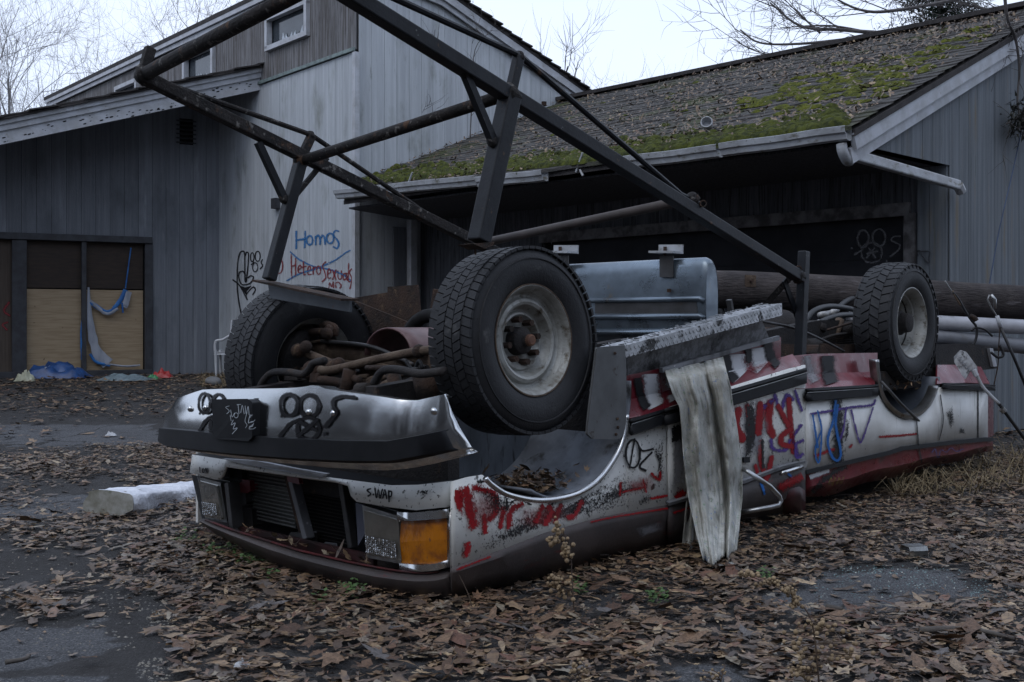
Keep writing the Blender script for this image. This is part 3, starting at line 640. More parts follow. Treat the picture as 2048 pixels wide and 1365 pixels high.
# crumpled window-frame lobe behind the door
panel('door_pillar', [[(1566, 990, -.01), (1582, 978, -.03), (1600, 974, -.035), (1611, 982, -.02)], [(1568, 1005, .0), (1582, 996, -.02), (1600, 994, -.025), (1611, 1004, -.01)], [(1566, 1030, .06), (1582, 1034, .04), (1600, 1040, .03), (1610, 1036, .06)]], M('sooty_red', (.075, .016, .018), (.03, .012, .013), 5, rough=.5), smooth=True)
def moulding(p0, p1, h0, h1, t=-.03, name='side_moulding', parent=None):
    """rubber strip: ridge, groove with a highlight laid in as a pale line, broad band"""
    (x0, y0), (x1, y1) = p0, p1; par = parent or truck; rows = []
    prof = [(0, 0), (.02, -.028), (.20, -.03), (.27, -.012), (.36, -.012), (.42, -.028), (.95, -.026), (1.0, 0)]
    n = 9
    for f, dt in prof: rows.append([sd(x0 + (x1 - x0) * i / n, (y0 + (y1 - y0) * i / n) + f * (h0 + (h1 - h0) * i / n), t + dt) for i in range(n + 1)])
    o = MB().grid(rows).build(name, m_rub, par, auto=30, solid=-.012)
    MB().grid([[sd(x0 + (x1 - x0) * i / n, (y0 + (y1 - y0) * i / n) + f * (h0 + (h1 - h0) * i / n), t - .016) for i in range(n + 1)] for f in (.29, .345)]).build('highlight_strip', m_chrd, o, solid=.003)  # pale strip stands in for the highlight along the groove
    return o
ml1 = moulding((1262, 838), (1328, 818), 34, 32); ml2 = moulding((1330, 817), (1614, 735), 36, 32)
# --- running board of tread plate above the door, with its grey under-panel
E0, E1 = (1243, 694), (1563, 608); dv = ((E1[0] - E0[0]), (E1[1] - E0[1]))
rbm = MB(); n = 60; rows = [[], [], [], []]
for i in range(n + 1):
    f = i / n; x = E0[0] + dv[0] * f; y = E0[1] + dv[1] * f + (.8 if i % 2 else 0); q = sd(x, y, -.03); hgt = .046 + .010 * f
    rows[0].append(q + ET * .14 + Z * -.01); rows[1].append(q); rows[2].append(q - Z * hgt); rows[3].append(q - Z * (hgt + .006) + ET * .05)
board = rbm.grid(rows).build('running_board', m_diam, truck, solid=.004)
tr_ead = MB(); du = (rows[1][-1] - rows[1][0]).normalized(); dn = Vector((du.y, -du.x, 0)).normalized()
for i in range(90):                                                     # raised lozenges of the tread plate
    for j, zf in enumerate((.25, .72)):
        f = (i + .5 * j) / 90; c = rows[1][0].lerp(rows[1][-1], f) - Z * .06 * zf - ET * .003; d_ = (du + Z * (1.2 if (i + j) % 2 else -1.2)).normalized()
        tr_ead.box(c, d_ * .011, d_.cross(ET) * .0028, ET * .002)
for i in range(90):
    f = (i + .5) / 90; c = rows[1][0].lerp(rows[1][-1], f) + ET * random.choice((.03, .07, .11)) + Z * .004
    tr_ead.box(c, (du + ET * random.choice((-1, 1))).normalized() * .011, ET * .003, Z * .002)
tag(tr_ead.build('tread_pattern', m_diam, board), None, None, kind='stuff')
panel('sill_under_panel', [[(1255, 707, .06), (1340, 683, .06), (1440, 657, .06), (1522, 637, .06)], [(1256, 758, .10), (1340, 737, .10), (1440, 708, .10), (1540, 680, .10)]], M('lichen_grey_sheet', (.30, .31, .325), (.17, .175, .18), 22, (1, 1, 1), .4, .6, rough=.8, spots=[((.03, .03, .03), 5, .58, .7)], bump=.4, bscale=140))
MB().beam(sd(1322, 741, .03), sd(1556, 676, .03), .02, .022).build('sill_edge_strip', m_greyp, truck)
# --- bed side
def rows_bed(xs_, tabs): return [[(x, lerp_tab(tb, x), t) for x in xs_] for tb, t in tabs]
B0 = [(1585, 712), (1625, 708), (1755, 706)]; B1 = [(1585, 752), (1676, 746), (1757, 744)]; B2 = [(1600, 778), (1757, 769)]
bedr = panel('bed_sill', rows_bed(range(1585, 1758, 10), [(B0, .06), (B1, .05)]), m_red)
bedl = panel('bed_sill', rows_bed(range(1590, 1760, 10), [(B1, .05), (B2, -.03)]), m_red)
WB = [(1613, 942), (1682, 926), (1780, 903), (1804, 895), (1909, 882), (1976, 876)]
BARCH = [(1613, 800), (1757, 790), (1763, 800), (1777, 815), (1804, 833), (1824, 833), (1846, 822), (1863, 801), (1874, 775), (1990, 776)]
XB = list(range(1613, 1757, 9)) + [1757, 1763, 1770, 1777, 1790, 1804, 1814, 1824, 1835, 1846, 1855, 1863, 1869, 1874, 1885, 1900, 1920, 1940, 1960, 1976]
bed = panel('bed_side', [[(x, lerp_tab(BARCH, x), -.03) for x in XB], [(x, lerp_tab(BARCH, x) * .5 + lerp_tab(WB, x) * .5, -.035) for x in XB], [(x, lerp_tab(WB, x), -.03) for x in XB]], m_whiteb, auto=30)
BB = [(1613, 996), (1653, 992), (1720, 971), (1792, 953), (1880, 930), (1976, 906), (1992, 902)]
XB2 = list(range(1613, 1984, 12)) + [1986]
bedd = panel('bed_rail', [[(x, lerp_tab(WB, x), -.03) for x in XB2], [(x, lerp_tab(WB, x) + 7, -.02) for x in XB2], [(x, lerp_tab(WB, x) * .4 + lerp_tab(BB, x) * .6 + 2 * math.sin(x * .06), -.02) for x in XB2], [(x, lerp_tab(BB, x) + 2 * math.sin(x * .05), .05) for x in XB2]], m_red, auto=35)
MB().grid([[sd(x, lerp_tab(WB, x) + d_, -.036) for x in XB2] for d_ in (-1, 7)]).build('bed_rail_groove', m_rub, bed, solid=-.01)
moulding((1614, 777), (1757, 769), 27, 23); moulding((1886, 766), (1991, 770), 13, 12)
panel('bed_sill', [[(1875, 730, .05), (1925, 730, .05), (1962, 734, .05)], [(1874, 768, -.03), (1930, 766, -.03), (1980, 768, -.03)]], m_red)
panel('tail_corner', [[(1974, 790, -.03), (1987, 792, .03)], [(1974, 876, -.03), (1987, 872, .03)]], m_red, solid=.02)
tail = MB(); 
for q in ((4.74, 4.80, .02, 1.93, .12, .62),): tail.hexa([TS(q[0], q[2], q[4]), TS(q[1], q[2], q[4]), TS(q[1], q[3], q[4]), TS(q[0], q[3], q[4]), TS(q[0], q[2], q[5]), TS(q[1], q[2], q[5]), TS(q[1], q[3], q[5]), TS(q[0], q[3], q[5])])
tail.build('tailgate', m_red, truck, bevel=.015)
MB().prism([sd(x, y, .08) for x, y in ((1872, 692), (1935, 690), (1980, 696), (1993, 735), (1930, 741), (1873, 738))], ET * .5).build('rear_bumper', m_under, truck, bevel=.01)
MB().prism([sd(x, y, .06) for x, y in ((1979, 697), (1986, 697), (1994, 733), (1987, 734))], ET * .02).build('bumper_bracket', m_trim, truck)
# arch trims
def strip_along(name, pts, w_, mat, t=-.035, parent=None, n=4):
    P = [sd(x, y, t) for x, y in pts]; P = spline(P, n); rows = [[], [], []]
    for i, p in enumerate(P):
        d_ = (P[min(i + 1, len(P) - 1)] - P[max(i - 1, 0)]).normalized(); nn = d_.cross(ET).normalized()
        rows[0].append(p + nn * w_ * .5 + ET * .05); rows[1].append(p + nn * w_ * .45 - ET * .008); rows[2].append(p - nn * w_ * .5)
    return MB().grid(rows).build(name, mat, parent or truck, solid=.006, auto=40)
atrim = MB().tube(spline([sd(x, y, -.04) for x, y in [(970, 957), (985, 971), (1010, 987), (1045, 997), (1080, 1001), (1120, 997), (1160, 985), (1195, 962), (1220, 931), (1240, 896), (1250, 862), (1254, 830)]], 5), .0115, 8).build('arch_trim', m_chr, truck, smooth=True)
strip_along('arch_trim', [(1752, 720), (1754, 745), (1761, 785), (1777, 813), (1804, 833), (1824, 833), (1846, 822), (1863, 801), (1874, 775)], .022, m_chrd)
# wheel-well liners
def well(sc, zc, r_, t0, t1, name, a0=-.1, a1=1.1):
    rows = []
    for j in range(6):
        t = t0 + (t1 - t0) * j / 5; rows.append([TS(sc + math.cos(math.pi * (a0 + (a1 - a0) * i / 24)) * r_, t, zc - math.sin(math.pi * (a0 + (a1 - a0) * i / 24)) * r_) for i in range(25)])
    return MB().grid(rows).build(name, M('liner_' + name, (.19, .21, .24), (.11, .12, .14), 3, (2, 2, 2), rough=.6, spots=[((.03, .03, .03), 9, .55, .7)]), truck, smooth=True, solid=.01)
pa = sd(1250, 862); pb = sd(965, 950); sA = (pa - OT).dot(ES); sB = (pb - OT).dot(ES); pc = sd(1080, 1001)
well((sA + sB) / 2 + .02, pc.z + (sA - sB) / 2 * .98, (sA - sB) / 2, -.02, .62, 'front_wheel_well', -.02, .66)
pa2 = sd(1874, 775); pb2 = sd(1757, 780); s2 = ((pa2 - OT).dot(ES) + (pb2 - OT).dot(ES)) / 2; r2 = ((pa2 - OT).dot(ES) - (pb2 - OT).dot(ES)) / 2
MB().prism([TS((sA + sB) / 2 + .02 + math.cos(a) * (sA - sB) * .52, .5, pc.z + (sA - sB) / 2 - math.sin(a) * (sA - sB) * .5) for a in [math.pi * k / 16 for k in range(17)]], ET * .01).build('inner_wing', M('inner_wing_grey', (.23, .26, .30), (.13, .15, .175), 5, (1, 1, .5), rough=.55, spots=[((.03, .03, .03), 14, .55, .7, (3, 3, .4))]), truck)
well(s2, sd(1815, 834).z + r2 * .55, r2, -.02, .5, 'rear_wheel_well', 0, 1)
# mud flap
MB().prism([sd(x, y, -.045) for x, y in ((1195, 697), (1249, 692), (1252, 740), (1252, 850), (1247, 872), (1235, 878), (1186, 877), (1176, 868), (1178, 840))], ET * .012).build('mud_flap', M('aluminium_flap', (.125, .13, .135), (.085, .088, .09), 4, rough=.55, metal=.3, spots=[((.05, .04, .03), 20, .62, .72)]), truck, bevel=.003)
for x, y in ((1230, 707), (1235, 838), (1236, 855), (1232, 869)):
    MB().ball(sd(x, y, -.048), .007, 6, 4).build('rivet', m_rust, truck)

# --- nose: everything follows plan curves across the truck
def plan_hit(px, path):
    r_ = (px - CX) / F; best = None
    for (p, q) in zip(path, path[1:]):
        a = p.x - r_ * p.y; b = q.x - r_ * q.y
        if a * b <= 0 and abs(a - b) > 1e-9:
            f = a / (a - b); h = p.lerp(q, f)
            if best is None or h.y < best.y: best = h
    if best is None: best = min(path, key=lambda p: abs(p.x / p.y - r_))
    return best
def curve(pts): return spline([TS(s, t, 0) for s, t in pts], 8)
NOSE = curve([(-.30, .0), (-.42, .01), (-.48, .08), (-.51, .2), (-.535, .5), (-.55, .95), (-.535, 1.45), (-.51, 1.75), (-.46, 1.88), (-.36, 1.93)])
BUMP = curve([(-.34, -.035), (-.46, -.03), (-.58, .02), (-.66, .11), (-.72, .30), (-.78, .65), (-.80, 1.0), (-.78, 1.35), (-.72, 1.64), (-.63, 1.80), (-.50, 1.89), (-.38, 1.92)])
LIPC = curve([(-.34, .0), (-.43, .03), (-.50, .12), (-.57, .4), (-.61, .95), (-.57, 1.5), (-.47, 1.82), (-.36, 1.92)])
def pt(px, py, path, off=0.0):
    p = plan_hit(px, path); d_ = Vector((p.x, p.y, 0)).normalized()
    p = p - ES * off; k = p.y; return Vector((p.x, p.y, H + (HY - py) / F * k))
def sheet(name, xs_, tabs, path, mat, parent=truck, solid=.01, offs=None, **k):
    return MB().grid([[pt(x, lerp_tab(tb, x), path, (offs[i] if offs else 0)) for x in xs_] for i, tb in enumerate(tabs)]).build(name, mat, parent, solid=-solid, **k)
# bumper face
bT = [(327, 838), (336, 812), (349, 797), (398, 780), (440, 778), (500, 778), (560, 777), (600, 775), (618, 771), (632, 772), (645, 778), (700, 786), (760, 794), (800, 801), (830, 801), (866, 793), (887, 788)]
bC = [(327, 845), (340, 822), (360, 812), (400, 808), (446, 808), (540, 809), (620, 814), (700, 820), (780, 829), (840, 838), (900, 832), (914, 830)]
bB = [(327, 855), (400, 861), (446, 867), (561, 875), (703, 881), (789, 882), (850, 871), (920, 857), (930, 855)]
bD = [(329, 882), (345, 893), (398, 900), (500, 911), (605, 919), (711, 924), (800, 924), (860, 913), (940, 895), (950, 893)]
bE = [(331, 886), (350, 898), (400, 906), (500, 921), (650, 935), (760, 942), (820, 937), (880, 925), (954, 906)]
XBm = [327, 331, 338, 349, 365, 385, 400, 420, 446, 480, 520, 560, 590, 610, 618, 632, 645, 670, 703, 740, 770, 790, 810, 830, 850, 870]
def endx(x, row): return x
tipx = {0: 888, 1: 913, 2: 927, 3: 948, 4: 954}
rows = []
for i, tb in enumerate((bT, bC, bB, bD, bE)):
    xs_ = [x for x in XBm] + [870 + (tipx[i] - 870) * f for f in (.35, .7, 1.0)]
    rows.append([pt(x, lerp_tab(tb, x), BUMP, (-.014, .0150, .0185, .014, -.006)[i]) for x in xs_])
lipT = [p + ES * .07 * (1 if k < len(XBm) else .15) + Z * -.005 for k, p in enumerate(rows[0])]; lipB = [p + ES * .06 * (1 if k < len(XBm) - 2 else .1) + Z * .005 for k, p in enumerate(rows[4])]
bumper = MB().grid([lipT, [p - ES * .002 for p in rows[0]], rows[1], rows[2]] + [rows[3], rows[4], lipB]).build('bumper', M('bumper_chrome', (.56, .57, .575), (.50, .51, .51), 4, rough=.17, metal=1, bump=.015, bscale=6, spots=[((.40, .39, .36), 7, .62, .85)]), truck, auto=28, solid=-.005)
# rubber rub strip
rs = []
for fz_, o_ in ((0, -.001), (.04, .02), (.9, .022), (1, -.001)):
    r_ = []
    for x in XBm + [880, 893, 905]:
        x_ = x + max(0, (x - 870)) * .55 * fz_
        y = lerp_tab(bB, x_) + (lerp_tab(bD, x_) - lerp_tab(bB, x_)) * fz_; r_.append(pt(x_, y + 1, BUMP, .018 + o_))
    rs.append(r_)
MB().grid(rs).build('rub_strip', m_rub, bumper, auto=40, solid=.004)
for x, y in ((381, 818), (412, 816), (618, 825), (668, 827), (868, 823)):
    h = caster([bumper])(x, y)
    if h: MB().ball(h[0], .014, 10, 6).build('bumper_bolt', m_chr, bumper, smooth=True)
# plate bracket with scratched tags
pb_ = [(449, 801), (519, 800), (527, 806), (527, 874), (520, 881), (456, 876), (450, 868)]
plate = MB().prism([pt(x, y, BUMP, .055) for x, y in pb_], ES * .05).build('plate_bracket', m_rub, bumper, bevel=.004)
# header band over the grille opening, with the slim bar joining both ends
hT = [(380, 909), (460, 921), (595, 947), (689, 959), (783, 971), (836, 970), (906, 962)]
hB = [(380, 945), (436, 960), (448, 958), (456, 934), (568, 949), (675, 963), (700, 972), (706, 992), (718, 1004), (783, 1015), (836, 1021), (906, 1014)]
XH = [384, 395, 410, 425, 436, 444, 450, 456, 480, 520, 568, 620, 675, 690, 700, 706, 712, 718, 740, 783, 810, 836, 860, 885, 905]
header = sheet('header_panel', XH, [hT, hB], NOSE, m_white, offs=(.0, .012), auto=40)
MB().grid([[pt(x, lerp_tab(hT, x), NOSE, 0) for x in XH], [pt(x, lerp_tab(hT, x) - 9, NOSE, -.09) + ES * .06 for x in XH]]).build('header_ledge', m_rub, header, solid=.006)
MB().prism([pt(x, y, NOSE, .02) for x, y in ((452, 918), (520, 922), (600, 938), (660, 948), (652, 955), (590, 946), (500, 930))], ES * .02).build('loose_trim_piece', m_trim, header)
# black sheet standing in for the cavity's shade, air-conditioning core, radiator and braces
MB().prism([fr_(x, y, -.34) for x, y in ((395, 905), (900, 940), (900, 1150), (410, 1060))], ES * .02).build('cavity_shade_sheet', m_black, truck)
core = MB()
for k in range(15):
    f = k / 14; a = fr_(498 + 11 * f, 936 + 100 * f, -.42); b = fr_(579 + 13 * f, 948 + 108 * f, -.42); core.tube([a, b], .0042, 6)
core.prism([fr_(x, y, -.405) for x, y in ((498, 934), (580, 946), (592, 1058), (508, 1038))], ES * .01)
tag(core.build('cooling_fins', M('aluminium_fins', (.15, .15, .14), (.09, .09, .085), 40, (1, 1, 6), rough=.6, metal=.3), truck), None, None, kind='stuff')
rad = MB()
for k in range(18):
    f = k / 17; a = fr_(606 + 12 * f, 952 + 120 * f, -.37); b = fr_(684 + 20 * f, 966 + 124 * f, -.37); rad.tube([a, b], .003, 5)
tag(rad.build('radiator_fins', m_under, truck), None, None, kind='stuff')
MB().beam(fr_(588, 962, -.46), fr_(618, 1078, -.46), .03, .045, up=ES).build('grille_brace', m_greyp, truck, bevel=.004)
MB().beam(fr_(574, 950, -.44), fr_(606, 1074, -.44), .02, .02, up=ES).build('grille_brace', m_rust, truck)
MB().beam(fr_(686, 962, -.44), fr_(706, 1096, -.44), .03, .035, up=ES).build('grille_brace', m_steelp, truck, bevel=.004)
MB().prism([fr_(x, y, -.47) for x, y in ((711, 1006), (727, 1010), (730, 1068), (716, 1092))], ES * .01).build('lamp_side_plate', M('bluish_plate', (.13, .14, .19), rough=.6), truck)
MB().prism([fr_(x, y, -.47) for x, y in ((438, 934), (452, 932), (457, 957), (437, 958))], ES * .01).build('lamp_side_plate', M('bluish_plate_', (.13, .14, .17), rough=.6), truck)
for x0, x1, y0, y1, mt in ((456, 484, 935, 965, m_rub), (470, 492, 985, 1010, m_steelp), (458, 505, 1015, 1056, m_under), (476, 500, 960, 985, m_red), (580, 612, 1066, 1098, m_steelp), (625, 652, 1090, 1112, m_greyp)):
    MB().prism([fr_(x, y, -.45) for x, y in ((x0 + 3, y0), (x1 - 2, y0 + 3), (x1, y1 - 4), (x1 - 5, y1), (x0, y1 - 2), (x0 - 2, y0 + 6))], ES * .06).build('latch_part', mt, truck, bevel=.004)
MB().prism([pt(x, y, NOSE, -.03) for x, y in ((462, 1052), (600, 1082), (735, 1112), (735, 1135), (600, 1108), (470, 1070))], ES * .02).build('lower_crossmember', M('sooty_red_shelf', (.050, .013, .014), (.022, .012, .012), 6, rough=.7), truck)
MB().prism([fr_(572, 944, -.5), fr_(594, 944, -.5), fr_(598, 968, -.5), fr_(576, 962, -.5)], ES * .02).build('red_bracket', m_red, truck, bevel=.003)
# head lamps
def lamp(pts, path, mat, name, off, depth, parent=truck, bevel=.004, **k): return MB().prism([pt(x, y, path, off) for x, y in pts], ES * depth).build(name, mat, parent, bevel=bevel, **k)
hl = lamp(((726, 1013), (804, 1037), (811, 1128), (735, 1114)), NOSE, m_chrd, 'headlamp', .0, .05)
lamp(((734, 1024), (800, 1043), (806, 1120), (740, 1108)), NOSE, m_lens, 'headlamp_lens', .012, .012, hl)
for k in range(9):
    pass
def prisms(x0, y0, ux, uy, vx, vy, nu, nv, par):                        # moulded facets that sparkle in the lower half of the glass
    mb = MB()
    for i in range(nu):
        for j in range(nv):
            a, b_ = (i + .5) / nu, (j + .5) / nv; c = pt(x0 + ux * a + vx * b_, y0 + uy * a + vy * b_, NOSE, .026)
            e_ = [c + ET * dx * .5 + Z * dz_ * .5 for dx, dz_ in ((-.0075, -.009), (.0075, -.009), (.0075, .009), (-.0075, .009))]; ap = c - ES * random.uniform(.002, .006) + Z * random.uniform(-.003, .003) + ET * random.uniform(-.003, .003)
            mb.add(e_ + [ap], [(0, 1, 4), (1, 2, 4), (2, 3, 4), (3, 0, 4)])
    tag(mb.build('lens_facets', M('sparkling_glass', (.5, .51, .52), (.2, .2, .2), 60, rough=.08, metal=.8), par), None, None, kind='stuff')
prisms(740, 1072, 62, 13, 2, 34, 16, 8, hl)
hl2 = lamp(((396, 956), (440, 967), (453, 1044), (412, 1038)), NOSE, m_chrd, 'headlamp', .0, .05)
lamp(((402, 964), (436, 973), (447, 1038), (415, 1033)), NOSE, m_lens, 'headlamp_lens', .012, .012, hl2)
prisms(412, 1004, 30, 5, 3, 26, 9, 7, hl2)
lamp(((384, 952), (397, 955), (412, 1040), (404, 1036)), NOSE, m_rub, 'corner_lamp', .0, .04)
MB().beam(pt(456, 965, NOSE, -.02), pt(466, 1056, NOSE, -.02), .03, .06, up=ES).build('grille_brace', m_steelp, truck)
XL = [804, 830, 855, 870, 885, 897, 903]
lt = [(804, 1041), (897, 1037), (905, 1037)]; lb_ = [(804, 1128), (870, 1128), (905, 1119)]
amb = sheet('turn_lamp', XL, [lt, [(804, 1085), (905, 1079)], lb_], NOSE, m_amber, offs=(.004, .012, .004), solid=.03)
bez = MB()
def bar(pts, wz_, off=.012):
    P = [pt(x, y, NOSE, off) for x, y in pts]; bez.grid([[p + Z * wz_ + ES * .03 for p in P], [p + Z * wz_ for p in P], [p - Z * wz_ for p in P], [p - Z * wz_ + ES * .03 for p in P]])
bar([(803, 1033), (830, 1034), (860, 1032), (890, 1029), (906, 1027)], .013, .02); bar([(806, 1134), (850, 1137), (880, 1134), (908, 1126)], .010, .016)
P = [pt(905, y, NOSE, .016) for y in (1024, 1060, 1100, 1130)]; bez.grid([[p - ET * .012 + ES * .02 for p in P], [p - ET * .006 for p in P], [p + ET * .008 for p in P]])
bez.build('lamp_bezel', m_chr, amb, solid=.004, auto=50)
# hood lip resting on the ground and the hood's sheet behind it
lT = [(405, 1037), (466, 1060), (595, 1100), (729, 1131), (823, 1146), (870, 1146), (906, 1136)]
lB = [(405, 1050), (428, 1067), (541, 1124), (648, 1160), (756, 1187), (836, 1195), (880, 1195), (906, 1192)]
XLp = [405, 412, 420, 428, 445, 466, 500, 541, 595, 648, 700, 756, 800, 836, 860, 880, 895, 906]
lip = sheet('hood_lip', XLp, [lT, [(x, lerp_tab(lT, x) * .65 + lerp_tab(lB, x) * .35) for x in XLp], lB], LIPC, m_prim, offs=(-.005, .02, -.002), auto=40)
MB().grid([[pt(x, lerp_tab(lT, x), LIPC, -.005) for x in XLp[1:-2]], [pt(x, lerp_tab(lT, x) + 1.6, LIPC, .008) for x in XLp[1:-2]]]).build('lip_edge', M('scraped_red_edge', (.10, .016, .018), (.035, .016, .016), 10, rough=.6), lip, solid=.003)
MB().hexa([TS(-.40, .08, .0), TS(.9, .08, .0), TS(.9, 1.85, .0), TS(-.40, 1.85, .0), TS(-.40, .08, .07), TS(.9, .08, .05), TS(.9, 1.85, .05), TS(-.40, 1.85, .07)]).build('hood', m_prim, truck)
# far flank, floor pan, bed floor
MB().prism([TS(s, 1.93, z) for s, z in ((-.4, .05), (4.76, .08), (4.76, .70), (3.95, .70), (3.85, .55), (3.3, .55), (3.2, .78), (.5, .80), (.42, .55), (-.1, .5), (-.3, .62), (-.4, .55))], ET * .02).build('far_side_panel', m_whiteb, truck)
MB().hexa([TS(.5, .12, .42), TS(2.1, .12, .5), TS(2.1, 1.88, .5), TS(.5, 1.88, .42), TS(.5, .12, .74), TS(2.1, .12, .86), TS(2.1, 1.88, .84), TS(.5, 1.88, .70)]).build('cab_floor', m_under, truck)
MB().hexa([TS(2.2, .1, .62), TS(4.74, .1, .62), TS(4.74, 1.9, .62), TS(2.2, 1.9, .62), TS(2.2, .1, .74), TS(4.74, .1, .74), TS(4.74, 1.9, .74), TS(2.2, 1.9, .74)]).build('bed_floor', m_under, truck)
MB().hexa([TS(-.30, .62, .20), TS(.5, .62, .2), TS(.5, 1.32, .2), TS(-.3, 1.32, .2), TS(-.25, .70, .62), TS(.5, .66, .70), TS(.5, 1.28, .70), TS(-.25, 1.25, .62)]).build('engine_block', m_under, truck, bevel=.03)
MB().hexa([TS(-.42, .1, .3), TS(-.36, .1, .3), TS(-.36, 1.85, .3), TS(-.42, 1.85, .3), TS(-.42, .1, .66), TS(-.36, .1, .66), TS(-.36, 1.85, .62), TS(-.42, 1.85, .62)]).build('front_crossmember', m_under, truck)
for t, z0 in ((.52, .84), (1.40, .80)):
    mb = MB(); zz = [(-.45, z0 - .06), (-.05, z0 - .02), (.4, z0 + .04), (1.2, z0 + .12), (2.4, z0 + .14), (3.2, z0 + .22), (3.9, z0 + .22), (4.6, z0 + .12)]
    for (a, za), (b, zb_) in zip(zz, zz[1:]): mb.hexa([TS(a, t - .035, za - .16), TS(b + .01, t - .035, zb_ - .16), TS(b + .01, t + .035, zb_ - .16), TS(a, t + .035, za - .16), TS(a, t - .035, za), TS(b + .01, t - .035, zb_), TS(b + .01, t + .035, zb_), TS(a, t + .035, za)])
    mb.build('frame_rail', m_under, truck)
# ------------------------------------------------------------------ wheels
def make_wheel(kind):
    r0 = .39
    prof = [(-.095, .222), (-.108, .245), (-.122, .29), (-.118, .335), (-.106, .362), (-.092, .372), (-.05, .376), (.05, .376), (.092, .372), (.106, .362), (.118, .335), (.122, .29), (.112, .25), (.10, .228), (.092, .218)]
    ty = MB().lathe(prof, 72)
    for r_ in (.330,):                                             # raised rings and lettering band on the sidewall
        x = .121 if r_ > .3 else .1165
        ty.lathe([(x - .004, r_ - .004), (x + .002, r_ - .002), (x + .002, r_ + .002), (x - .004, r_ + .004)], 72)
    td = MB()
    if kind == 'front': nb, rows_ = 64, ((-.090, .030, .55), (-.046, .024, -.55), (0, .024, .55), (.046, .024, -.55), (.090, .030, .55))
    else: nb, rows_ = 40, ((-.088, .036, .5), (-.034, .032, -.7), (.026, .034, .7), (.086, .038, -.5))
    for ri, (xc, hw, sk) in enumerate(rows_):
        for k in range(nb):
            a = 2 * math.pi * (k + (.5 if ri % 2 else 0)) / nb; da = math.pi / nb * (.86 if kind == 'front' else .84); P = []
            edge = abs(xc) > .08
            for rr in (r0 - .022, (r0 if kind != 'front' else r0 - .006) - (.004 if edge else 0)):
                for dx, aa in ((-hw, -da), (hw, -da), (hw, da), (-hw, da)):
                    aa += sk * da * (dx / hw) * .9
                    rad_ = rr - (.012 if edge and dx * xc > 0 and rr > r0 - .01 else 0); P.append((xc + dx * .86, rad_ * math.cos(a + aa), rad_ * math.sin(a + aa)))
            td.hexa(P)
    for sgn in ((-1, 1) if kind != 'front' else ()):                    # shoulder lugs reaching down the sidewall
        for k in range(nb):
            a = 2 * math.pi * k / nb; da = math.pi / nb * .6; P = []
            for rr, x in ((.345, .112), (.378, .106)):
                for dx, aa in ((0, -da), (.0035, -da), (.0035, da), (0, da)): P.append((sgn * (x + dx), rr * math.cos(a + aa), rr * math.sin(a + aa)))
            td.hexa(P)
    if kind == 'front':
        rp_ = [(-.10, .226), (-.085, .215), (-.06, .195), (.05, .195), (.062, .2), (.085, .212), (.098, .226), (.103, .227), (.104, .221), (.094, .212), (.074, .206), (.056, .199), (.044, .188), (.042, .178), (.058, .170), (.064, .158), (.058, .147), (.030, .138), (.016, .130), (.014, .124), (.026, .117), (.028, .108), (.004, .092), (-.004, .08), (-.004, .0)]
        hub = [(-.01, .060), (.040, .054), (.050, .044), (.054, .027), (.078, .0235), (.0785, 0)]
    else:
        rp_ = [(-.10, .226), (-.085, .215), (-.06, .195), (.05, .195), (.062, .2), (.085, .212), (.098, .226), (.103, .227), (.104, .221), (.09, .208), (.07, .196), (.035, .190), (.03, .178), (-.01, .165), (-.035, .150), (-.05, .12), (-.052, .0)]
        hub = [(-.05, .085), (.03, .078), (.04, .066), (.085, .06), (.09, .045), (.092, 0)]
    rim_ = MB().lathe(rp_, 72); hb = MB().lathe(hub, 28); nuts = []
    dr_ = MB().lathe([(-.06, .0), (-.06, .155), (-.03, .165), (.0, .165)], 40)
    for k in range(8):
        a = 2 * math.pi * k / 8 + .2; x = .012 if kind == 'front' else -.048
        nuts.append(MB().tube([(x - .01, .088 * math.cos(a), .088 * math.sin(a)), (x + .035, .088 * math.cos(a), .088 * math.sin(a))], .014, 6))
    return ty, td, rim_, hb, nuts, dr_
PROTO = {}
def put_wheel(kind, c, yaw_axis, up_tilt, spin=0):
    """axis: outward direction in plan"""
    x = (yaw_axis + Z * up_tilt).normalized(); y = Z.cross(x).normalized(); z = x.cross(y)
    m = Matrix((x, y, z)).transposed().to_4x4(); m.translation = c; m = m @ Matrix.Rotation(spin, 4, 'X')
    if kind not in PROTO:
        ty, td, rim_, hb, nuts, dr_ = make_wheel(kind)
        ms = [('wheel', rim_, m_rim), ('tyre', ty, m_tyre), ('tread', td, m_tyre), ('hub', hb, m_under), ('brake_drum', dr_, m_under)] + [('lug_nut', n_, m_rust) for n_ in nuts] + ([('grease_cap', MB().lathe([(.060, .025), (.086, .024), (.092, .018), (.092, 0)], 18), M('orange_rust_cap', (.17, .085, .05), (.10, .05, .035), 30, rough=.8)), ('rim_edge', MB().lathe([(.100, .2285), (.1055, .2285), (.1055, .2235), (.100, .2235)], 60), m_rustl)] if kind == 'front' else [])
        L = []
        for nm, mb, mt in ms:
            me = bpy.data.meshes.new(nm); me.from_pydata([tuple(v) for v in mb.v], [], mb.f); me.materials.append(mt); me.update()
            me.polygons.foreach_set('use_smooth', [True] * len(me.polygons)); me.set_sharp_from_angle(angle=R(35)); L.append((nm, me))
        PROTO[kind] = L
    root = None
    for nm, me in PROTO[kind]:
        o = bpy.data.objects.new(nm, me); COL.objects.link(o)
        if root is None: o.parent = truck; o.matrix_parent_inverse = Matrix.Translation(-truck.location); o.matrix_basis = m; root = o
        else: o.parent = root
        if nm == 'tread': o['kind'] = 'stuff'
    return root
cN = Vector((.09, 4.43, at(1068, 683, 4.43).z)) + ET * .10
put_wheel('front', cN, -ET, .05)
cF = TS(.0, 1.61, .845); put_wheel('front', cF, ET, .08, 1.0)
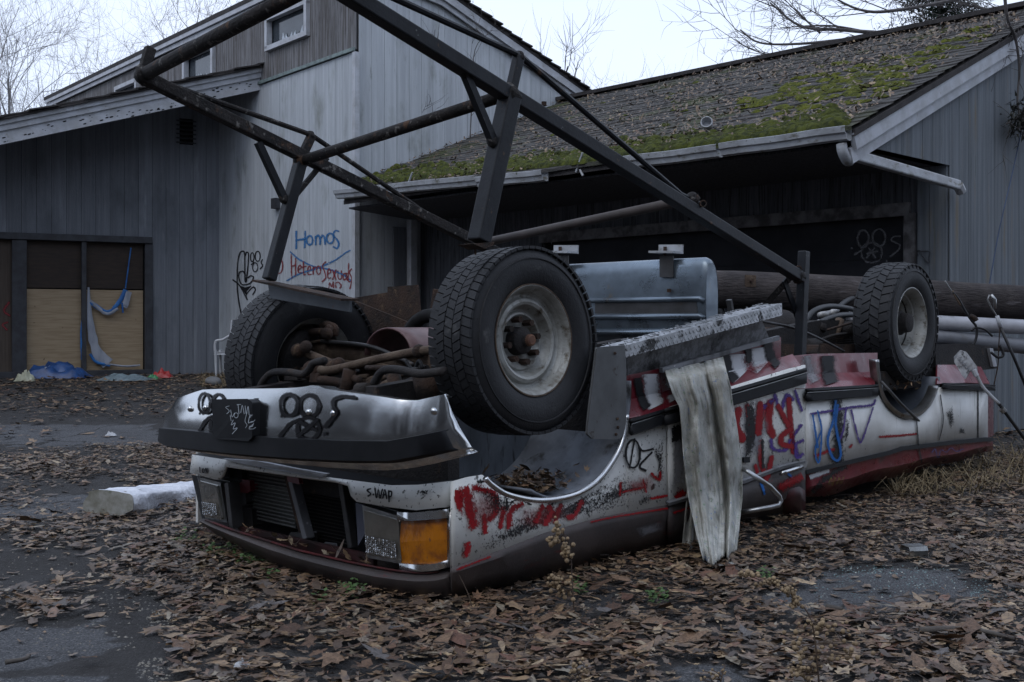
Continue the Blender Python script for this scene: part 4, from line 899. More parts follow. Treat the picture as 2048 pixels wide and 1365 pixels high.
cR = at(1824, 646, 7.02) + ET * .10; put_wheel('rear', cR, -ET, .0, .3)
cR2 = TS(3.52, 1.72, .93); put_wheel('rear', cR2, ET, .0, .8)
# ------------------------------------------------------------------ front suspension and underside
def tubes(name, pts, r_, mat, s=None, t=None, n=8, sm=4, parent=None):
    P = [fr_(p[0], p[1], p[2] if len(p) > 2 else s) if t is None else sd(p[0], p[1], t) for p in pts]
    return MB().tube(spline(P, sm) if len(P) > 2 else P, r_, n).build(name, mat, parent or truck, smooth=True)
# axle beams: pressed channels with a bright upper edge
def ibeam(name, tops, bots, s, mat):
    T = [fr_(x, y, s) for x, y in tops]; B = [fr_(x, y, s) for x, y in bots]; mb = MB()
    mb.grid([[p + ES * .02 - Z * 0 for p in T], [p - ES * .03 for p in T]]); mb.grid([[p for p in T], [p for p in B]]); mb.grid([[p + ES * .02 for p in B], [p - ES * .03 for p in B]])
    return mb.build(name, mat, truck, solid=.012, auto=40)
ibeam('axle_beam', [(620, 690), (650, 684), (735, 694), (790, 716), (830, 733)], [(632, 716), (660, 722), (730, 728), (770, 732), (810, 742)], .02, m_rustl)
ibeam('axle_beam', [(690, 728), (760, 728), (830, 712), (900, 690)], [(700, 756), (765, 768), (835, 760), (905, 740)], .10, m_rustl)
tubes('beam_bright_edge', [(643, 683), (735, 692), (792, 713), (826, 730)], .010, m_steelp, s=-.02)
tubes('tie_rod', [(590, 702, -.12), (620, 710, -.16), (672, 731, -.2)], .021, m_rustl); tubes('tie_rod', [(640, 740, -.24), (666, 740, -.24), (760, 718, -.22), (845, 702, -.2), (900, 700, -.18)], .019, m_rustl)
for x, y, r_ in ((596, 702, .035), (612, 694, .03), (668, 735, .04), (838, 703, .03), (625, 742, .05), (678, 728, .03)): MB().ball(fr_(x, y, -.2), r_, 10, 7).build('ball_joint', m_rust, truck, smooth=True)
tubes('stabiliser_bar', [(517, 795), (520, 775), (532, 756), (548, 745), (580, 745), (605, 749), (618, 740), (628, 726), (650, 722)], .017, m_under, s=-.35)
tubes('stabiliser_bar', [(726, 787), (742, 776), (752, 760), (762, 745), (778, 739), (805, 741), (840, 748), (890, 742)], .017, m_under, s=-.40)
tubes('bar_clamp', [(718, 782), (740, 782)], .034, m_rust, s=-.42, n=10)
tubes('steering_arm', [(604, 690), (604, 672), (625, 665), (650, 664), (660, 655)], .02, m_rust, s=.0)
for pts in (((644, 650), (652, 668), (645, 680)), ((650, 650), (668, 656), (668, 672))): tubes('spindle_bracket', pts, .022, m_rust, s=.05)
MB().ball(fr_(654, 668, -.03), .03, 10, 7).build('knuckle', m_rust, truck, smooth=True)
tubes('oil_filter', [(790, 742, .15), (836, 798, .12)], .05, m_under); tubes('brake_hose', [(812, 722), (820, 735), (830, 738), (838, 722), (846, 738)], .008, m_rub, s=-.22)
for pts, r_ in ((((700, 740), (690, 790)), .03), (((785, 745), (800, 800)), .03), (((850, 745), (860, 800)), .055), (((560, 770), (600, 790)), .02), (((640, 760), (680, 765), (700, 770)), .02)): tubes('engine_bracket', pts, r_, m_rust, s=-.25)
rn4 = random.Random(9)
for k in range(46):                                                     # grimy links, hoses and brackets crowding the open underside
    x = rn4.uniform(560, 880); y = rn4.uniform(735, 792); s_ = rn4.uniform(-.3, .1); a = rn4.uniform(-.9, .9); l_ = rn4.uniform(12, 45)
    if rn4.random() < .6: tubes('underside_link', [(x, y), (x + l_ * .5, y + a * l_ * .4), (x + l_, y + a * l_ * .5)], rn4.uniform(.006, .018), rn4.choice((m_rust, m_under, m_rub, m_rustl)), s=s_)
    else: MB().prism([fr_(x + dx, y + dy, s_) for dx, dy in ((0, 0), (rn4.uniform(8, 26), rn4.uniform(-4, 4)), (rn4.uniform(8, 22), rn4.uniform(8, 24)), (rn4.uniform(-6, 4), rn4.uniform(8, 20)))], ES * .03).build('underside_bracket', rn4.choice((m_rust, m_under, m_steelp)), truck, bevel=.003)
# curved red-brown guard and its dark arch
gd_ = MB(); rows = []
for j in range(5):
    s = -.02 + .30 * j / 4; c = fr_(782, 712, 0); c = c + ES * s + Z * .0
    rows.append([c + ET * .17 * math.cos(a) * (1 - .05 * j) + Z * .13 * math.sin(a) for a in [math.pi * k / 14 for k in range(15)]])
gd_.grid(rows).build('curved_guard', M('worn_red_brown_paint', (.17, .10, .10), (.10, .05, .048), 6, rough=.4, spots=[((.06, .03, .02), 14, .58, .7)]), truck, smooth=True, solid=.008)
ar = MB(); c = fr_(862, 680, .35)
ar.tube([c + ET * .20 * math.cos(a) + Z * .20 * math.sin(a) - Z * .08 for a in [math.pi * k / 12 for k in range(13)]], .035, 8).build('torn_liner_arch', m_black, truck, smooth=True)
MB().prism([fr_(x, y, .42) for x, y in ((690, 610), (703, 597), (775, 585), (775, 574), (834, 570), (842, 650), (800, 690), (745, 685), (686, 660))], ES * .012).build('rusty_shield', m_rust, truck)
MB().prism([fr_(x, y, .36) for x, y in ((690, 612), (702, 599), (842, 655), (825, 672), (735, 676), (688, 662))], ES * .01).build('rusty_shield', m_rust, truck)
MB().prism([fr_(x, y, .7) for x, y in ((866, 578), (880, 580), (880, 660), (856, 640))], ES * .012).build('rusty_shield', m_rust, truck)
# tank across the chassis with pressed ribs, straps and brackets
T0, T1 = TS(1.58, .235, 0), TS(1.58, 1.7, 0); tz = lambda y: at(1300, y, 6.05).z
zc = (tz(522) + tz(690)) / 2; hh = (tz(522) - tz(690)) / 2; rows = []
sec = []
for k in range(40):
    a = 2 * math.pi * k / 40; cx_, cz_ = math.cos(a), math.sin(a); e = .8
    sec.append((math.copysign(abs(cx_) ** e, cx_) * .065, math.copysign(abs(cz_) ** e, cz_) * hh))
stn = [(0, .86), (.008, .94), (.025, 1.0), (.97, 1.0), (.992, .95), (1, .86)]
tk = MB()
for f, k in stn: rows.append([T0.lerp(T1, f) + ES * x * k + Z * (zc + z * k) for x, z in sec + sec[:1]])
tk.grid(rows); tank = tk.build('fuel_tank', m_galv, truck, auto=40)
MB().prism([T0 + ES * x * .86 + Z * (zc + z * .86) + ET * .001 for x, z in sec], ET * .01).build('tank_end', m_galv, tank)
for y, r_ in ((598, .015), (633, .017), (664, .017)):
    p = on_plane(1400, y, TS(1.512, 0, 0), ES); q = on_plane(1150, y + (4 if y < 620 else 1), TS(1.512, 0, 0), ES); p2 = on_plane(1408, y + 5, TS(1.52, 0, 0), ES)
    MB().tube([p2, p, q], r_, 8).build('pressed_rib', m_galv, tank, smooth=True)
MB().prism([on_plane(x, y, TS(1.513, 0, 0), ES) for x, y in ((1190, 603), (1392, 600), (1396, 628), (1190, 632))], ES * .005).build('recess_shade', m_steelp, tank)  # darker plate paints in the shade of the recess between the ribs
for x in (1328, 1118):
    s_ = 1.56; pc_ = fr_(x, 530, 1.56); zt = tz(520)
    st = MB(); a = fr_(x - 9, 512, s_ - .05); b = fr_(x + 18, 512, s_ - .05); a2 = fr_(x - 9, 555, s_ - .055); b2 = fr_(x + 18, 555, s_ - .055)
    st.prism([a, b, b2, a2], ES * .008); sb = st.build('tank_strap', m_steelp, tank)
    br = MB(); e0 = fr_(x - 20, 505, s_ - .03); e1 = fr_(x + 28, 505, s_ - .03); br.beam(e0, e1, .10, .012); br.beam(e0 + Z * .018 + ES * .045, e1 + Z * .018 + ES * .045, .010, .05); br.build('angle_bracket', m_gut, tank)
    MB().tube([fr_(x + 2, 516, s_), fr_(x + 2, 494, s_)], .010, 6).build('strap_bolt', m_rust, tank)
MB().tube([fr_(1338, 585, 1.5), fr_(1338, 578, 1.5)], .012, 6).build('drain_plug', m_rust, tank)
# shackle, hoses, springs and axle beyond
MB().beam(sd(1458, 600, .42), sd(1462, 622, .42), .02, .03, up=ET).build('shackle_bracket', m_steelp, truck); MB().lathe([(-.01, .03), (.01, .03), (.01, .04), (-.01, .04), (-.01, .03)], 16).build('shackle_ring', m_chrd, truck)
bpy.data.objects['shackle_ring'].matrix_basis = Matrix.Translation(sd(1461, 630, .42)) @ Matrix.Rotation(R(80), 4, 'Y')
m_hose = M('black_hose', (.035, .037, .04), (.05, .052, .055), 14, rough=.5); m_fit = M('hose_fitting', (.42, .42, .42), (.3, .3, .3), 20, rough=.5, metal=.3)
for t, pts in ((.7, ((1608, 648), (1628, 622), (1660, 613), (1700, 618), (1720, 626))), (.6, ((1604, 660), (1630, 652), (1650, 640), (1680, 631), (1715, 630))), (.8, ((1675, 618), (1690, 604), (1712, 594), (1730, 594))), (.65, ((1570, 690), (1585, 672), (1600, 656))), (.9, ((1566, 640), (1572, 625))), (1.0, ((1606, 602), (1625, 594), (1640, 592)))): tubes('hydraulic_hose', pts, .019, m_hose, t=t)
for t, pts in ((1.0, ((1636, 593), (1656, 594))), (.8, ((1640, 631), (1660, 628))), (.78, ((1662, 628), (1675, 617))), (.6, ((1626, 653), (1638, 646)))): tubes('hose_fitting', pts, .024, m_fit, t=t)
tubes('thin_rod', [(1524, 643), (1590, 657), (1640, 678), (1688, 703)], .008, m_steelp, t=.2); tubes('brake_line', [(1655, 660), (1690, 650), (1712, 644)], .008, m_rust, t=.4)
for k in range(5): tubes('spring_leaf', [(1632 + k * 5, 684 + k * 3), (1670, 671 + k * 4), (1720, 667 + k * 4), (1790, 668 + k * 4)], .011, m_under, t=.45 + .002 * k)
tubes('spring_eye', [(1610, 694), (1634, 692)], .05, m_under, t=.45, n=12); tubes('bump_stop', [(1640, 662), (1642, 648)], .035, m_under, t=.5); tubes('shock_absorber', [(1664, 690), (1680, 640)], .03, m_rustl, t=.5)
MB().tube([TS(3.53, .22, 1.02), TS(3.53, .85, .98), TS(3.53, 1.6, .94)], .05, 10).build('rear_axle', m_under, truck, smooth=True); MB().ball(TS(3.5, .95, .98), .16, 12, 8).build('differential', m_under, truck, smooth=True)
MB().tube([TS(.6, .95, .80), TS(2.3, .95, .92), TS(3.4, .95, .98)], .04, 10).build('drive_shaft', m_rust, truck, smooth=True)
for x0, y0, x1, y1, t in ((1560, 690, 1600, 712, .35), (1640, 690, 1740, 708, .3), (1600, 640, 1640, 690, 1.1), (1660, 700, 1750, 690, .9)): MB().prism([sd(x, y, t) for x, y in ((x0, y0), (x1, y0 + 3), (x1 + 4, y1), (x0 - 5, y1))], ET * .2).build('chassis_bracket', m_rust, truck, bevel=.008)
# door hardware: wind-shield mirror arm, handle, latch
MB().tube([sd(1485, 938, -.10), sd(1495, 943, -.16), sd(1540, 973, -.2), sd(1558, 992, -.2)] + [sd(1562, 1002, -.2), sd(1557, 1011, -.2), sd(1540, 1015, -.18), sd(1500, 1022, -.12), sd(1480, 1026, -.06)], .012, 8).build('mirror_arm', m_chrd, truck, smooth=True)
MB().tube(spline([sd(1562, 949, -.05), sd(1566, 946, -.075), sd(1590, 938, -.075), sd(1604, 934, -.05)], 4), .010, 8).build('door_handle', m_chr, door, smooth=True)
MB().prism([sd(x, y, -.034) for x, y in ((1594, 918), (1606, 917), (1611, 925), (1608, 935), (1598, 934))], -ET * .012).build('door_latch', m_chrd, door, bevel=.002); MB().prism([sd(x, y, -.036) for x, y in ((1484, 915), (1496, 914), (1497, 925), (1485, 926))], -ET * .01).build('lock_hole_cover', m_rub, door)
# leaves caught in the wheel well and grille are scattered later
# ------------------------------------------------------------------ steel pipe rack standing on the wreck
m_blk = M('flaking_black_paint', (.010, .011, .014), (.018, .020, .024), 7, spec=.25, rough=.5, spots=[((.085, .05, .032), 20, .63, .72), ((.13, .13, .13), 30, .66, .73)], bump=.08, bscale=60)
m_blks = M('scaly_rust_black', (.030, .026, .025), (.016, .015, .015), 9, spec=.25, rough=.8, spots=[((.16, .15, .14), 24, .57, .68), ((.09, .05, .03), 14, .58, .7)], bump=.5, bscale=60)
rack = thing('pipe_rack', 'black steel pipe rack tipped over across the upturned truck', 'rack', tuple(TS(.5, .8, 1.2)))
tB, tA = .10, 1.51
def rb_(x, y): return sd(x, y, tB)
def ra_(x, y): return sd(x, y, tA)
zdir = Vector((.0, 0, 1))
q0, q1 = rb_(1020, 190), rb_(1601, 556); e = (q0 - q1).normalized(); top_b = rb_(668, -28)
MB().beam(top_b, q1, .058, .062, up=ET).build('long_rail', m_blk, rack, bevel=.006)
a0, a1 = ra_(283, 152), ra_(958, 488); ea = (a1 - a0).normalized()
MB().beam(a0, a1 + ea * 1.4, .055, .058, up=ET).build('long_rail', m_blks, rack, bevel=.006)
MB().tube([rb_(752, -20), rb_(1040, 112), rb_(1360, 388), rb_(1398, 408)], .0135, 8).build('truss_rod', m_blk, rack); MB().tube([ra_(300, 156), ra_(622, 270), ra_(930, 480)], .013, 8).build('truss_rod', m_blks, rack)
MB().beam(rb_(1018, 200), rb_(1038, 112), .04, .035, up=ET).build('strut', m_blk, rack, bevel=.004); MB().beam(ra_(600, 322), ra_(624, 270), .04, .035, up=ET).build('strut', m_blks, rack, bevel=.004)
MB().beam(rb_(1022, 185), rb_(958, 484), .07, .07, up=ET).build('leg', m_blk, rack, bevel=.006); MB().beam(ra_(602, 320), ra_(538, 560), .054, .054, up=ET).build('leg', m_blk, rack, bevel=.006)
MB().beam(rb_(926, 138), rb_(988, 288), .03, .03, up=ET).build('brace', m_blk, rack); MB().beam(ra_(516, 285), ra_(570, 402), .032, .03, up=ET).build('brace', m_blk, rack); MB().beam(ra_(654, 316), ra_(577, 408), .022, .022, up=ET).build('brace', m_blks, rack)
MB().tube([ra_(288, 150), rb_(688, -62)], .030, 14).build('cross_tube', m_blks, rack, smooth=True); MB().tube([ra_(604, 322), rb_(1018, 188)], .026, 14).build('cross_tube', m_blks, rack, smooth=True); MB().tube([ra_(962, 487), rb_(1385, 398)], .024, 14).build('cross_tube', M('dusty_brown_tube', (.075, .062, .058), (.05, .042, .04), 8, rough=.7), rack, smooth=True)
MB().beam(ra_(284, 156), ra_(301, 96), .045, .035, up=ET).build('stub_post', m_blks, rack, bevel=.004)
MB().prism([rb_(x, y) - ET * .04 for x, y in ((932, 489), (975, 485), (972, 492), (955, 499))], ET * .09).build('foot_plate', m_rust, rack)
MB().tube([rb_(950, 495), rb_(951, 510)], .004, 5).build('wire_tie', m_rust, rack)
l0, l1 = fr_(526, 563, -.22), fr_(700, 600, -.22)
MB().beam(l0 - (l1 - l0) * .03, l1, .10, .010).build('foot_plate', m_rust, rack); MB().prism([l0 + (l1 - l0) * .06 - Z * .005, l1 - Z * .005, l1 - Z * .055, l0 + (l1 - l0) * .09 - Z * .075], ES * .012).build('foot_flange', M('grey_angle_iron', (.085, .095, .11), (.06, .066, .075), 5, rough=.5, metal=.3, spots=[((.10, .045, .025), 9, .6, .72)]), rack)
MB().beam(sd(1608, 503, .12), sd(1600, 715, .12), .055, .05, up=ET).build('upright', m_blk, rack, bevel=.005); MB().beam(sd(1594, 540, .12), sd(1505, 640, .5), .035, .035, up=ET).build('brace', m_blks, rack); MB().beam(sd(1568, 560, .14), sd(1604, 660, .16), .012, .035, up=ES).build('brace', m_blk, rack)
MB().lathe([(-.008, .018), (.008, .018), (.008, .026), (-.008, .026), (-.008, .018)], 14).build('ring_bolt', m_rust, rack)
o = bpy.data.objects['ring_bolt']; o.scale = (.7, .7, .7); o.matrix_basis = Matrix.Translation(sd(1597, 538, .08)) @ Matrix.Rotation(R(100), 4, 'Z') @ Matrix.Scale(.7, 4)
o2 = o.copy(); COL.objects.link(o2); o2.matrix_basis = Matrix.Translation(sd(1406, 408, .06)) @ Matrix.Rotation(R(100), 4, 'Z') @ Matrix.Scale(.7, 4)
for p_, r_ in ((ra_(603, 321), .042), (rb_(1019, 190), .046), (ra_(288, 151), .044), (rb_(1384, 399), .036), (rb_(1596, 553), .042), (ra_(622, 271), .022), (rb_(1040, 113), .022), (rb_(986, 284), .024), (ra_(568, 398), .024), (rb_(930, 146), .024)):   # lumpy welds at the joints
    mb = MB().ball((0, 0, 0), r_, 10, 7); mb.v = [v * (1 + .35 * mnoise.noise(v * 60)) + p_ for v in mb.v]; mb.build('weld_bead', m_blks, rack, smooth=True)
for x, y in ((1088, 208),): MB().tube([rb_(x, y + 4), rb_(x, y - 4)], .012, 6).build('bolt', m_rust, rack)
# ------------------------------------------------------------------ pole, conduits and cables behind
m_pole = M('creosoted_pole', (.062, .052, .05), (.030, .025, .025), 5, (1, 1, 1), .35, .65, rough=.9, spots=[((.13, .12, .125), 4, .58, .72, (.6, 2, 6)), ((.012, .01, .01), 9, .6, .68, (.5, 1.5, 9))], bump=.7, bscale=26, bstretch=(.4, 1, 3))
def polep(px, py, Y): return at(px, py, Y)
P = [polep(1250, 577, 7.7), polep(1480, 580, 7.95), polep(1800, 594, 8.3), polep(2048, 607, 8.6), polep(2500, 632, 9.2)]
P2 = []
for a, b in zip(P, P[1:]): P2 += [a.lerp(b, k / 5) for k in range(5)]
pole = MB().tube(P2 + [P[-1]], [.137 + .003 * random.random() for _ in range(len(P2) + 1)], 18).build('utility_pole', m_pole, auto=60); tag(pole, 'old brown utility pole lying across the back of the truck', 'pole')
pd = (P[2] - P[1]).normalized(); pn = Vector((pd.y, -pd.x, 0)).normalized()
cp = polep(1483, 564, 7.955) + pn * .137
MB().box(cp, pd * .042, pn * .004, Z * .042).build('pole_washer', m_rustl, pole); MB().tube([cp, cp + pn * .03], .012, 6).build('pole_bolt', m_rust, pole)
for x, y0 in ((1887, 626), (1887, 664)):
    up = y0 < 650; a = polep(1700, 638 if up else 656, 8.0); b = polep(2500, 676 if up else 742, 8.9)
    o = MB().tube([a, b], .057, 18).build('conduit_pipe', M('white_pvc' if up else 'grey_pvc', (.40, .41, .45) if up else (.16, .17, .195), rough=.45, spots=[((.1, .1, .1), 8, .6, .75)]), smooth=True)
    tag(o, 'white plastic conduit pipe below the utility pole' if up else 'grey plastic conduit pipe, lowest of the pipes under the pole', 'pipe')
m_cab = M('black_cable', (.015, .015, .017), rough=.5); m_wire = M('bare_wire', (.30, .30, .30), rough=.4, metal=.6)
cb = thing('service_cable', 'looped black cable with brass clamp hanging over the pipes', 'cable', tuple(at(1940, 640, 8.0)))
def cab(pts, r_, mat, name, Y=7.9): return MB().tube(spline([at(x, y, Y + (p_[2] if len(p_) > 2 else 0)) for p_ in pts for x, y in [p_[:2]]], 5), r_, 6).build(name, mat, cb, smooth=True)
cab(((1890, 562), (1900, 578), (1925, 612)), .005, m_wire, 'wire_strand'); cab(((1906, 585), (1918, 600), (1929, 620), (1942, 640), (1953, 655), (1952, 678), (1942, 698)), .009, m_cab, 'cable_run'); cab(((1942, 662), (1952, 656), (1970, 660), (1985, 673)), .008, m_cab, 'cable_run'); cab(((1982, 705), (1995, 715), (2006, 712), (2004, 700), (1998, 690)), .010, m_cab, 'cable_run'); cab(((1940, 632), (1948, 636), (1952, 642)), .02, m_rust, 'cable_clamp'); cab(((1905, 582), (1912, 596), (1922, 612)), .008, m_rustl, 'cable_clamp'); cab(((2000, 655), (1997, 700), (1996, 730), (1988, 770)), .004, m_rust, 'rusty_wire')
rod = thing('guy_cable', 'black cable with silver end loop slanting down past the pipes', 'cable', tuple(at(2000, 640, 7.9)))
for pts, r_, mt, nm in ((((1979, 590), (1975, 600), (1984, 618), (1994, 634)), .006, m_wire, 'end_loop'), (((1982, 590), (1990, 600), (1990, 618)), .012, m_chrd, 'shackle'), (((1994, 632), (2001, 655)), .014, m_trim, 'sleeve'), (((2001, 655), (2030, 720), (2075, 830)), .011, m_cab, 'cable_run')):
    MB().tube([at(x, y, 7.9) for x, y in pts], r_, 6).build(nm, mt, rod, smooth=True)
la = thing('lamp_arm', 'whitish ribbed box on a bent rod with black cable, leaning on the truck tail', 'lamp arm', tuple(at(2040, 870, 7.2)))
bx_ = MB().prism([at(x, y, 7.15 + d_) for x, y, d_ in ((1909, 715, 0), (1920, 703, .02), (1930, 706, .02), (1951, 735, 0), (1952, 741, 0), (1938, 742, 0), (1930, 756, -.03), (1926, 752, -.03), (1910, 724, 0))], Vector((.03, .06, 0))).build('lamp_box', M('chalky_plastic', (.36, .37, .38), (.22, .22, .23), 24, rough=.7, spots=[((.05, .05, .05), 20, .58, .66)]), la, bevel=.006)
for k in range(5): MB().beam(at(1916 + k * 5, 718 + k * 6, 7.14), at(1924 + k * 5, 714 + k * 6, 7.14), .008, .012).build('rib', bx_.data.materials[0], bx_)
MB().tube([at(x, y, 7.15) for x, y in ((1947, 740), (1953, 752))], .018, 8).build('socket', m_trim, la); MB().tube(spline([at(x, y, 7.15) for x, y in ((1953, 750), (1965, 773), (1978, 788), (1998, 808))], 4), .011, 8).build('bent_rod', m_gut, la, smooth=True); MB().tube([at(1998, 808, 7.15), at(2048, 876, 7.2), at(2080, 915, 7.25)], .012, 8).build('cable_run', m_cab, la); MB().tube([at(2003, 818, 7.13), at(2009, 824, 7.13)], .02, 8).build('clamp', m_chrd, la)
ro = MB().tube([sd(1763, 764, -.06), sd(1800, 806, -.12), gnd(1928, 930)], .009, 8).build('metal_rod', m_steelp, smooth=True); tag(ro, 'thin grey metal rod leaning from rear wheel arch to the dry grass', 'rod')
# ------------------------------------------------------------------ spray paint and lettering
s_red = spray('red_spray', (.24, .004, .008), .45, .3, 60); s_redw = spray('worn_red_spray', (.24, .004, .008), .5, .62, 95); s_redo = spray('red_overspray', (.20, .02, .022), 1.2, .5, 80, amount=.75); s_blk = spray('black_spray', (.012, .012, .014), .5, .28, 50); s_blkw = spray('worn_black_spray', (.016, .016, .017), .4, .85, 60)
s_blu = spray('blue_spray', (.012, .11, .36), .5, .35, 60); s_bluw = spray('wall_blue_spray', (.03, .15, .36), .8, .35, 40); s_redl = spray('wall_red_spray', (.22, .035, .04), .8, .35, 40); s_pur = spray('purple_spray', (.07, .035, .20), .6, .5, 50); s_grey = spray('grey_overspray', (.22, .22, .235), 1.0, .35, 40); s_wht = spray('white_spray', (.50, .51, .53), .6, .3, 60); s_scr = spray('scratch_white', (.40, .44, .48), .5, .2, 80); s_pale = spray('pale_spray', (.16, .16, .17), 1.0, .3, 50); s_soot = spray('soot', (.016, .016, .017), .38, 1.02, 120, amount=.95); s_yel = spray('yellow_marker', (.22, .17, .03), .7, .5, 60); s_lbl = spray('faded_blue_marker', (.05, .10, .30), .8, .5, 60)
def circ(cx, cy, rx, ry, a0=0, a1=360, n=14): return [(cx + rx * math.cos(R(a0 + (a1 - a0) * i / n)), cy + ry * math.sin(R(a0 + (a1 - a0) * i / n))) for i in range(n + 1)]
# pale wall: words in blue and red
PLw = [o for o in GEO_PL if o.data.materials[0] == m_side_w]
strokes('graffiti', PLw, [[(593, 463), (593, 498)], [(611, 463), (610, 496)], [(593, 481), (611, 478)], circ(620, 481, 6, 9), [(632, 490), (632, 473)], [(632, 477), (637, 471), (641, 478), (641, 489)], [(641, 478), (646, 471), (650, 478), (651, 489)], circ(661, 477, 7, 10), [(678, 463), (671, 462), (667, 470), (673, 478), (678, 487), (675, 497), (667, 494)]], s_bluw, house, width=7)
strokes('graffiti', PLw, [[(581, 504), (600, 520), (630, 534), (662, 540), (690, 552), (702, 562)], [(574, 562), (600, 548), (640, 535), (672, 520), (690, 507), (701, 501)]], s_bluw, house, width=6)
strokes('graffiti', PLw, [circ(559, 532, 7, 15), [(583, 510), (584, 557)], [(592, 517), (592, 551)], [(583, 533), (592, 531)], [(597, 540), (603, 536), (601, 531), (597, 536), (598, 545), (604, 545)], [(608, 524), (608, 548), (612, 549)], [(605, 535), (613, 533)], [(616, 542), (622, 539), (620, 533), (616, 538), (617, 549), (623, 549)], [(627, 534), (627, 549)], [(627, 539), (632, 534)], circ(638, 541, 4, 8), [(652, 524), (646, 532), (650, 544), (652, 556), (645, 564)], [(656, 548), (662, 545), (660, 538), (656, 543), (657, 556), (663, 556)], [(666, 540), (673, 560)], [(673, 540), (666, 560)], [(676, 542), (677, 557), (683, 557), (683, 542)], [(693, 547), (687, 549), (688, 560), (693, 556), (693, 546), (695, 561)], [(698, 527), (697, 560), (701, 564)], [(704, 538), (699, 545), (704, 556), (702, 572), (700, 578)]], s_redl, house, width=5.2)
strokes('graffiti', PLw, [[(658, 576), (660, 566), (664, 574), (667, 564), (668, 576)], [(673, 576), (672, 567), (678, 565), (683, 572), (680, 577)]], s_redl, house, width=5)
# looping black tag half in the shade of the wing's eave
strokes('graffiti', PLw, [[(483, 630), (478, 600), (475, 570), (476, 530), (480, 508), (486, 503), (490, 510), (491, 560), (494, 558), (498, 512), (494, 505), (491, 512)], [(478, 552), (480, 545), (487, 543), (490, 548)], [(478, 553), (483, 568), (492, 570), (502, 566), (508, 555), (502, 552), (497, 556)], [(466, 560), (480, 572), (495, 600), (493, 590), (506, 575), (511, 580), (506, 590)]], s_blk, house, width=4)
patches('graffiti', PLw, [[(479, 571), (491, 575), (505, 571), (494, 584), (493, 592)]], s_blk, house, inner=.85)
strokes('graffiti', PLw, [circ(505, 515, 3.5, 9), circ(516, 513, 5, 10), circ(511, 535, 5, 9), [(503, 530), (509, 525)], [(526, 519), (523, 525), (526, 532), (521, 538)]], s_blk, house, width=3.5)
# dark garage door: chalky face tag
GD = [o for o in bpy.data.objects if o.name.startswith(('door_panel', 'garage_door'))]
strokes('graffiti', GD, [circ(1727, 478, 11, 17), circ(1759, 476, 13, 17), circ(1744, 506, 21, 20), [(1710, 510), (1725, 500)], [(1738, 497), (1752, 516)], [(1750, 496), (1734, 516)], [(1734, 508), (1756, 503)], [(1802, 473), (1788, 474), (1784, 482), (1800, 490), (1796, 502), (1781, 513)], [(1704, 496), (1705, 497)], [(1774, 522), (1775, 523)]], s_pale, gar, width=11)
# bumper: two fat face tags
BO = [bumper]
def face_tag(x0, y0, sx, sy): 
    L = [circ(.19, .28, .17, .24), circ(.58, .30, .19, .25), circ(.56, .82, .22, .26), [(.0, 1.0), (.2, .72), (.40, .60)], [(.38, .66), (.72, .86)], [(.74, .62), (.36, 1.0)], [(.04, .52), (.05, .54)], [(.90, .94), (.91, .95)]]
    return [[(x0 + sx * a, y0 + sy * b) for a, b in l] for l in L]
strokes('graffiti', BO, face_tag(562, 787, 100, 86) + [[(712, 797), (690, 795), (672, 800), (668, 812), (674, 826), (666, 838), (652, 855)]], s_blk, bumper, width=13)
strokes('graffiti', BO, face_tag(400, 786, 66, 78), s_blk, bumper, width=11)
strokes('graffiti', [plate], [[(462, 812), (455, 815), (462, 822), (457, 828)], [(465, 820), (468, 834), (473, 826)], circ(474, 831, 4, 5), [(478, 809), (480, 828)], [(476, 810), (484, 809)], [(484, 826), (487, 811), (491, 828)], [(493, 812), (495, 828), (499, 813), (501, 830)], [(497, 825), (493, 842), (497, 850), (494, 856)], [(503, 830), (500, 846), (508, 840)], [(470, 840), (466, 850), (474, 846), (470, 858), (478, 856), (468, 868)], [(505, 846), (502, 858), (509, 855)], [(462, 830), (464, 842)]], s_scr, plate, width=1.8)
# header lettering
strokes('lettering', [header], [[(743, 978), (736, 981), (743, 988), (738, 993)], [(748, 989), (749, 990)], [(752, 977), (755, 996), (759, 980), (762, 997), (767, 979)], [(768, 997), (772, 980), (776, 998)], [(768, 990), (775, 990)], [(780, 982), (781, 1004)], [(780, 983), (786, 984), (785, 993), (780, 994)]], s_blk, header, width=5.5)
strokes('lettering', [header], [[(403, 935), (404, 946)], circ(408, 942, 2, 4), [(412, 947), (413, 937), (416, 947), (416, 937)]], s_blk, header, width=4)
# near fender
FD = [fender, hoodside, header, fend2]
patches('paint_blot', FD, [[(902, 968), (926, 966), (930, 1000), (924, 1040), (912, 1024), (903, 1000)]], s_redw, fender, inner=.5)
strokes('graffiti', FD, [([(930, 980), (940, 1030), (945, 1052)], 44), ([(945, 975), (985, 988), (990, 1022), (975, 1040)], 26), ([(966, 1030), (968, 1066)], 20), ([(1050, 1005), (1020, 1022), (1015, 1055)], 24), ([(1070, 1045), (1085, 1012), (1100, 1025), (1088, 1050)], 24), ([(1132, 1036), (1148, 1030), (1160, 1004)], 20), ([(1108, 1045), (1120, 1010)], 20), ([(1000, 1055), (1006, 1015)], 22), ([(934, 1088), (930, 1112)], 26)], s_redw, fender)
strokes('graffiti', FD, [([(955, 965), (990, 962), (1008, 985), (1010, 1020)], 15), ([(1010, 1018), (1030, 1000), (1060, 1010)], 9), ([(1090, 1018), (1105, 1006)], 9)], s_blkw, fender)
patches('red_haze', FD, [[(905, 965), (990, 965), (1015, 1010), (1000, 1060), (950, 1075), (915, 1040)], [(1000, 1010), (1100, 1005), (1165, 1000), (1150, 1045), (1050, 1070), (1000, 1055)], [(1230, 960), (1320, 935), (1320, 985), (1240, 1000)]], s_redo, fender, inner=.2)
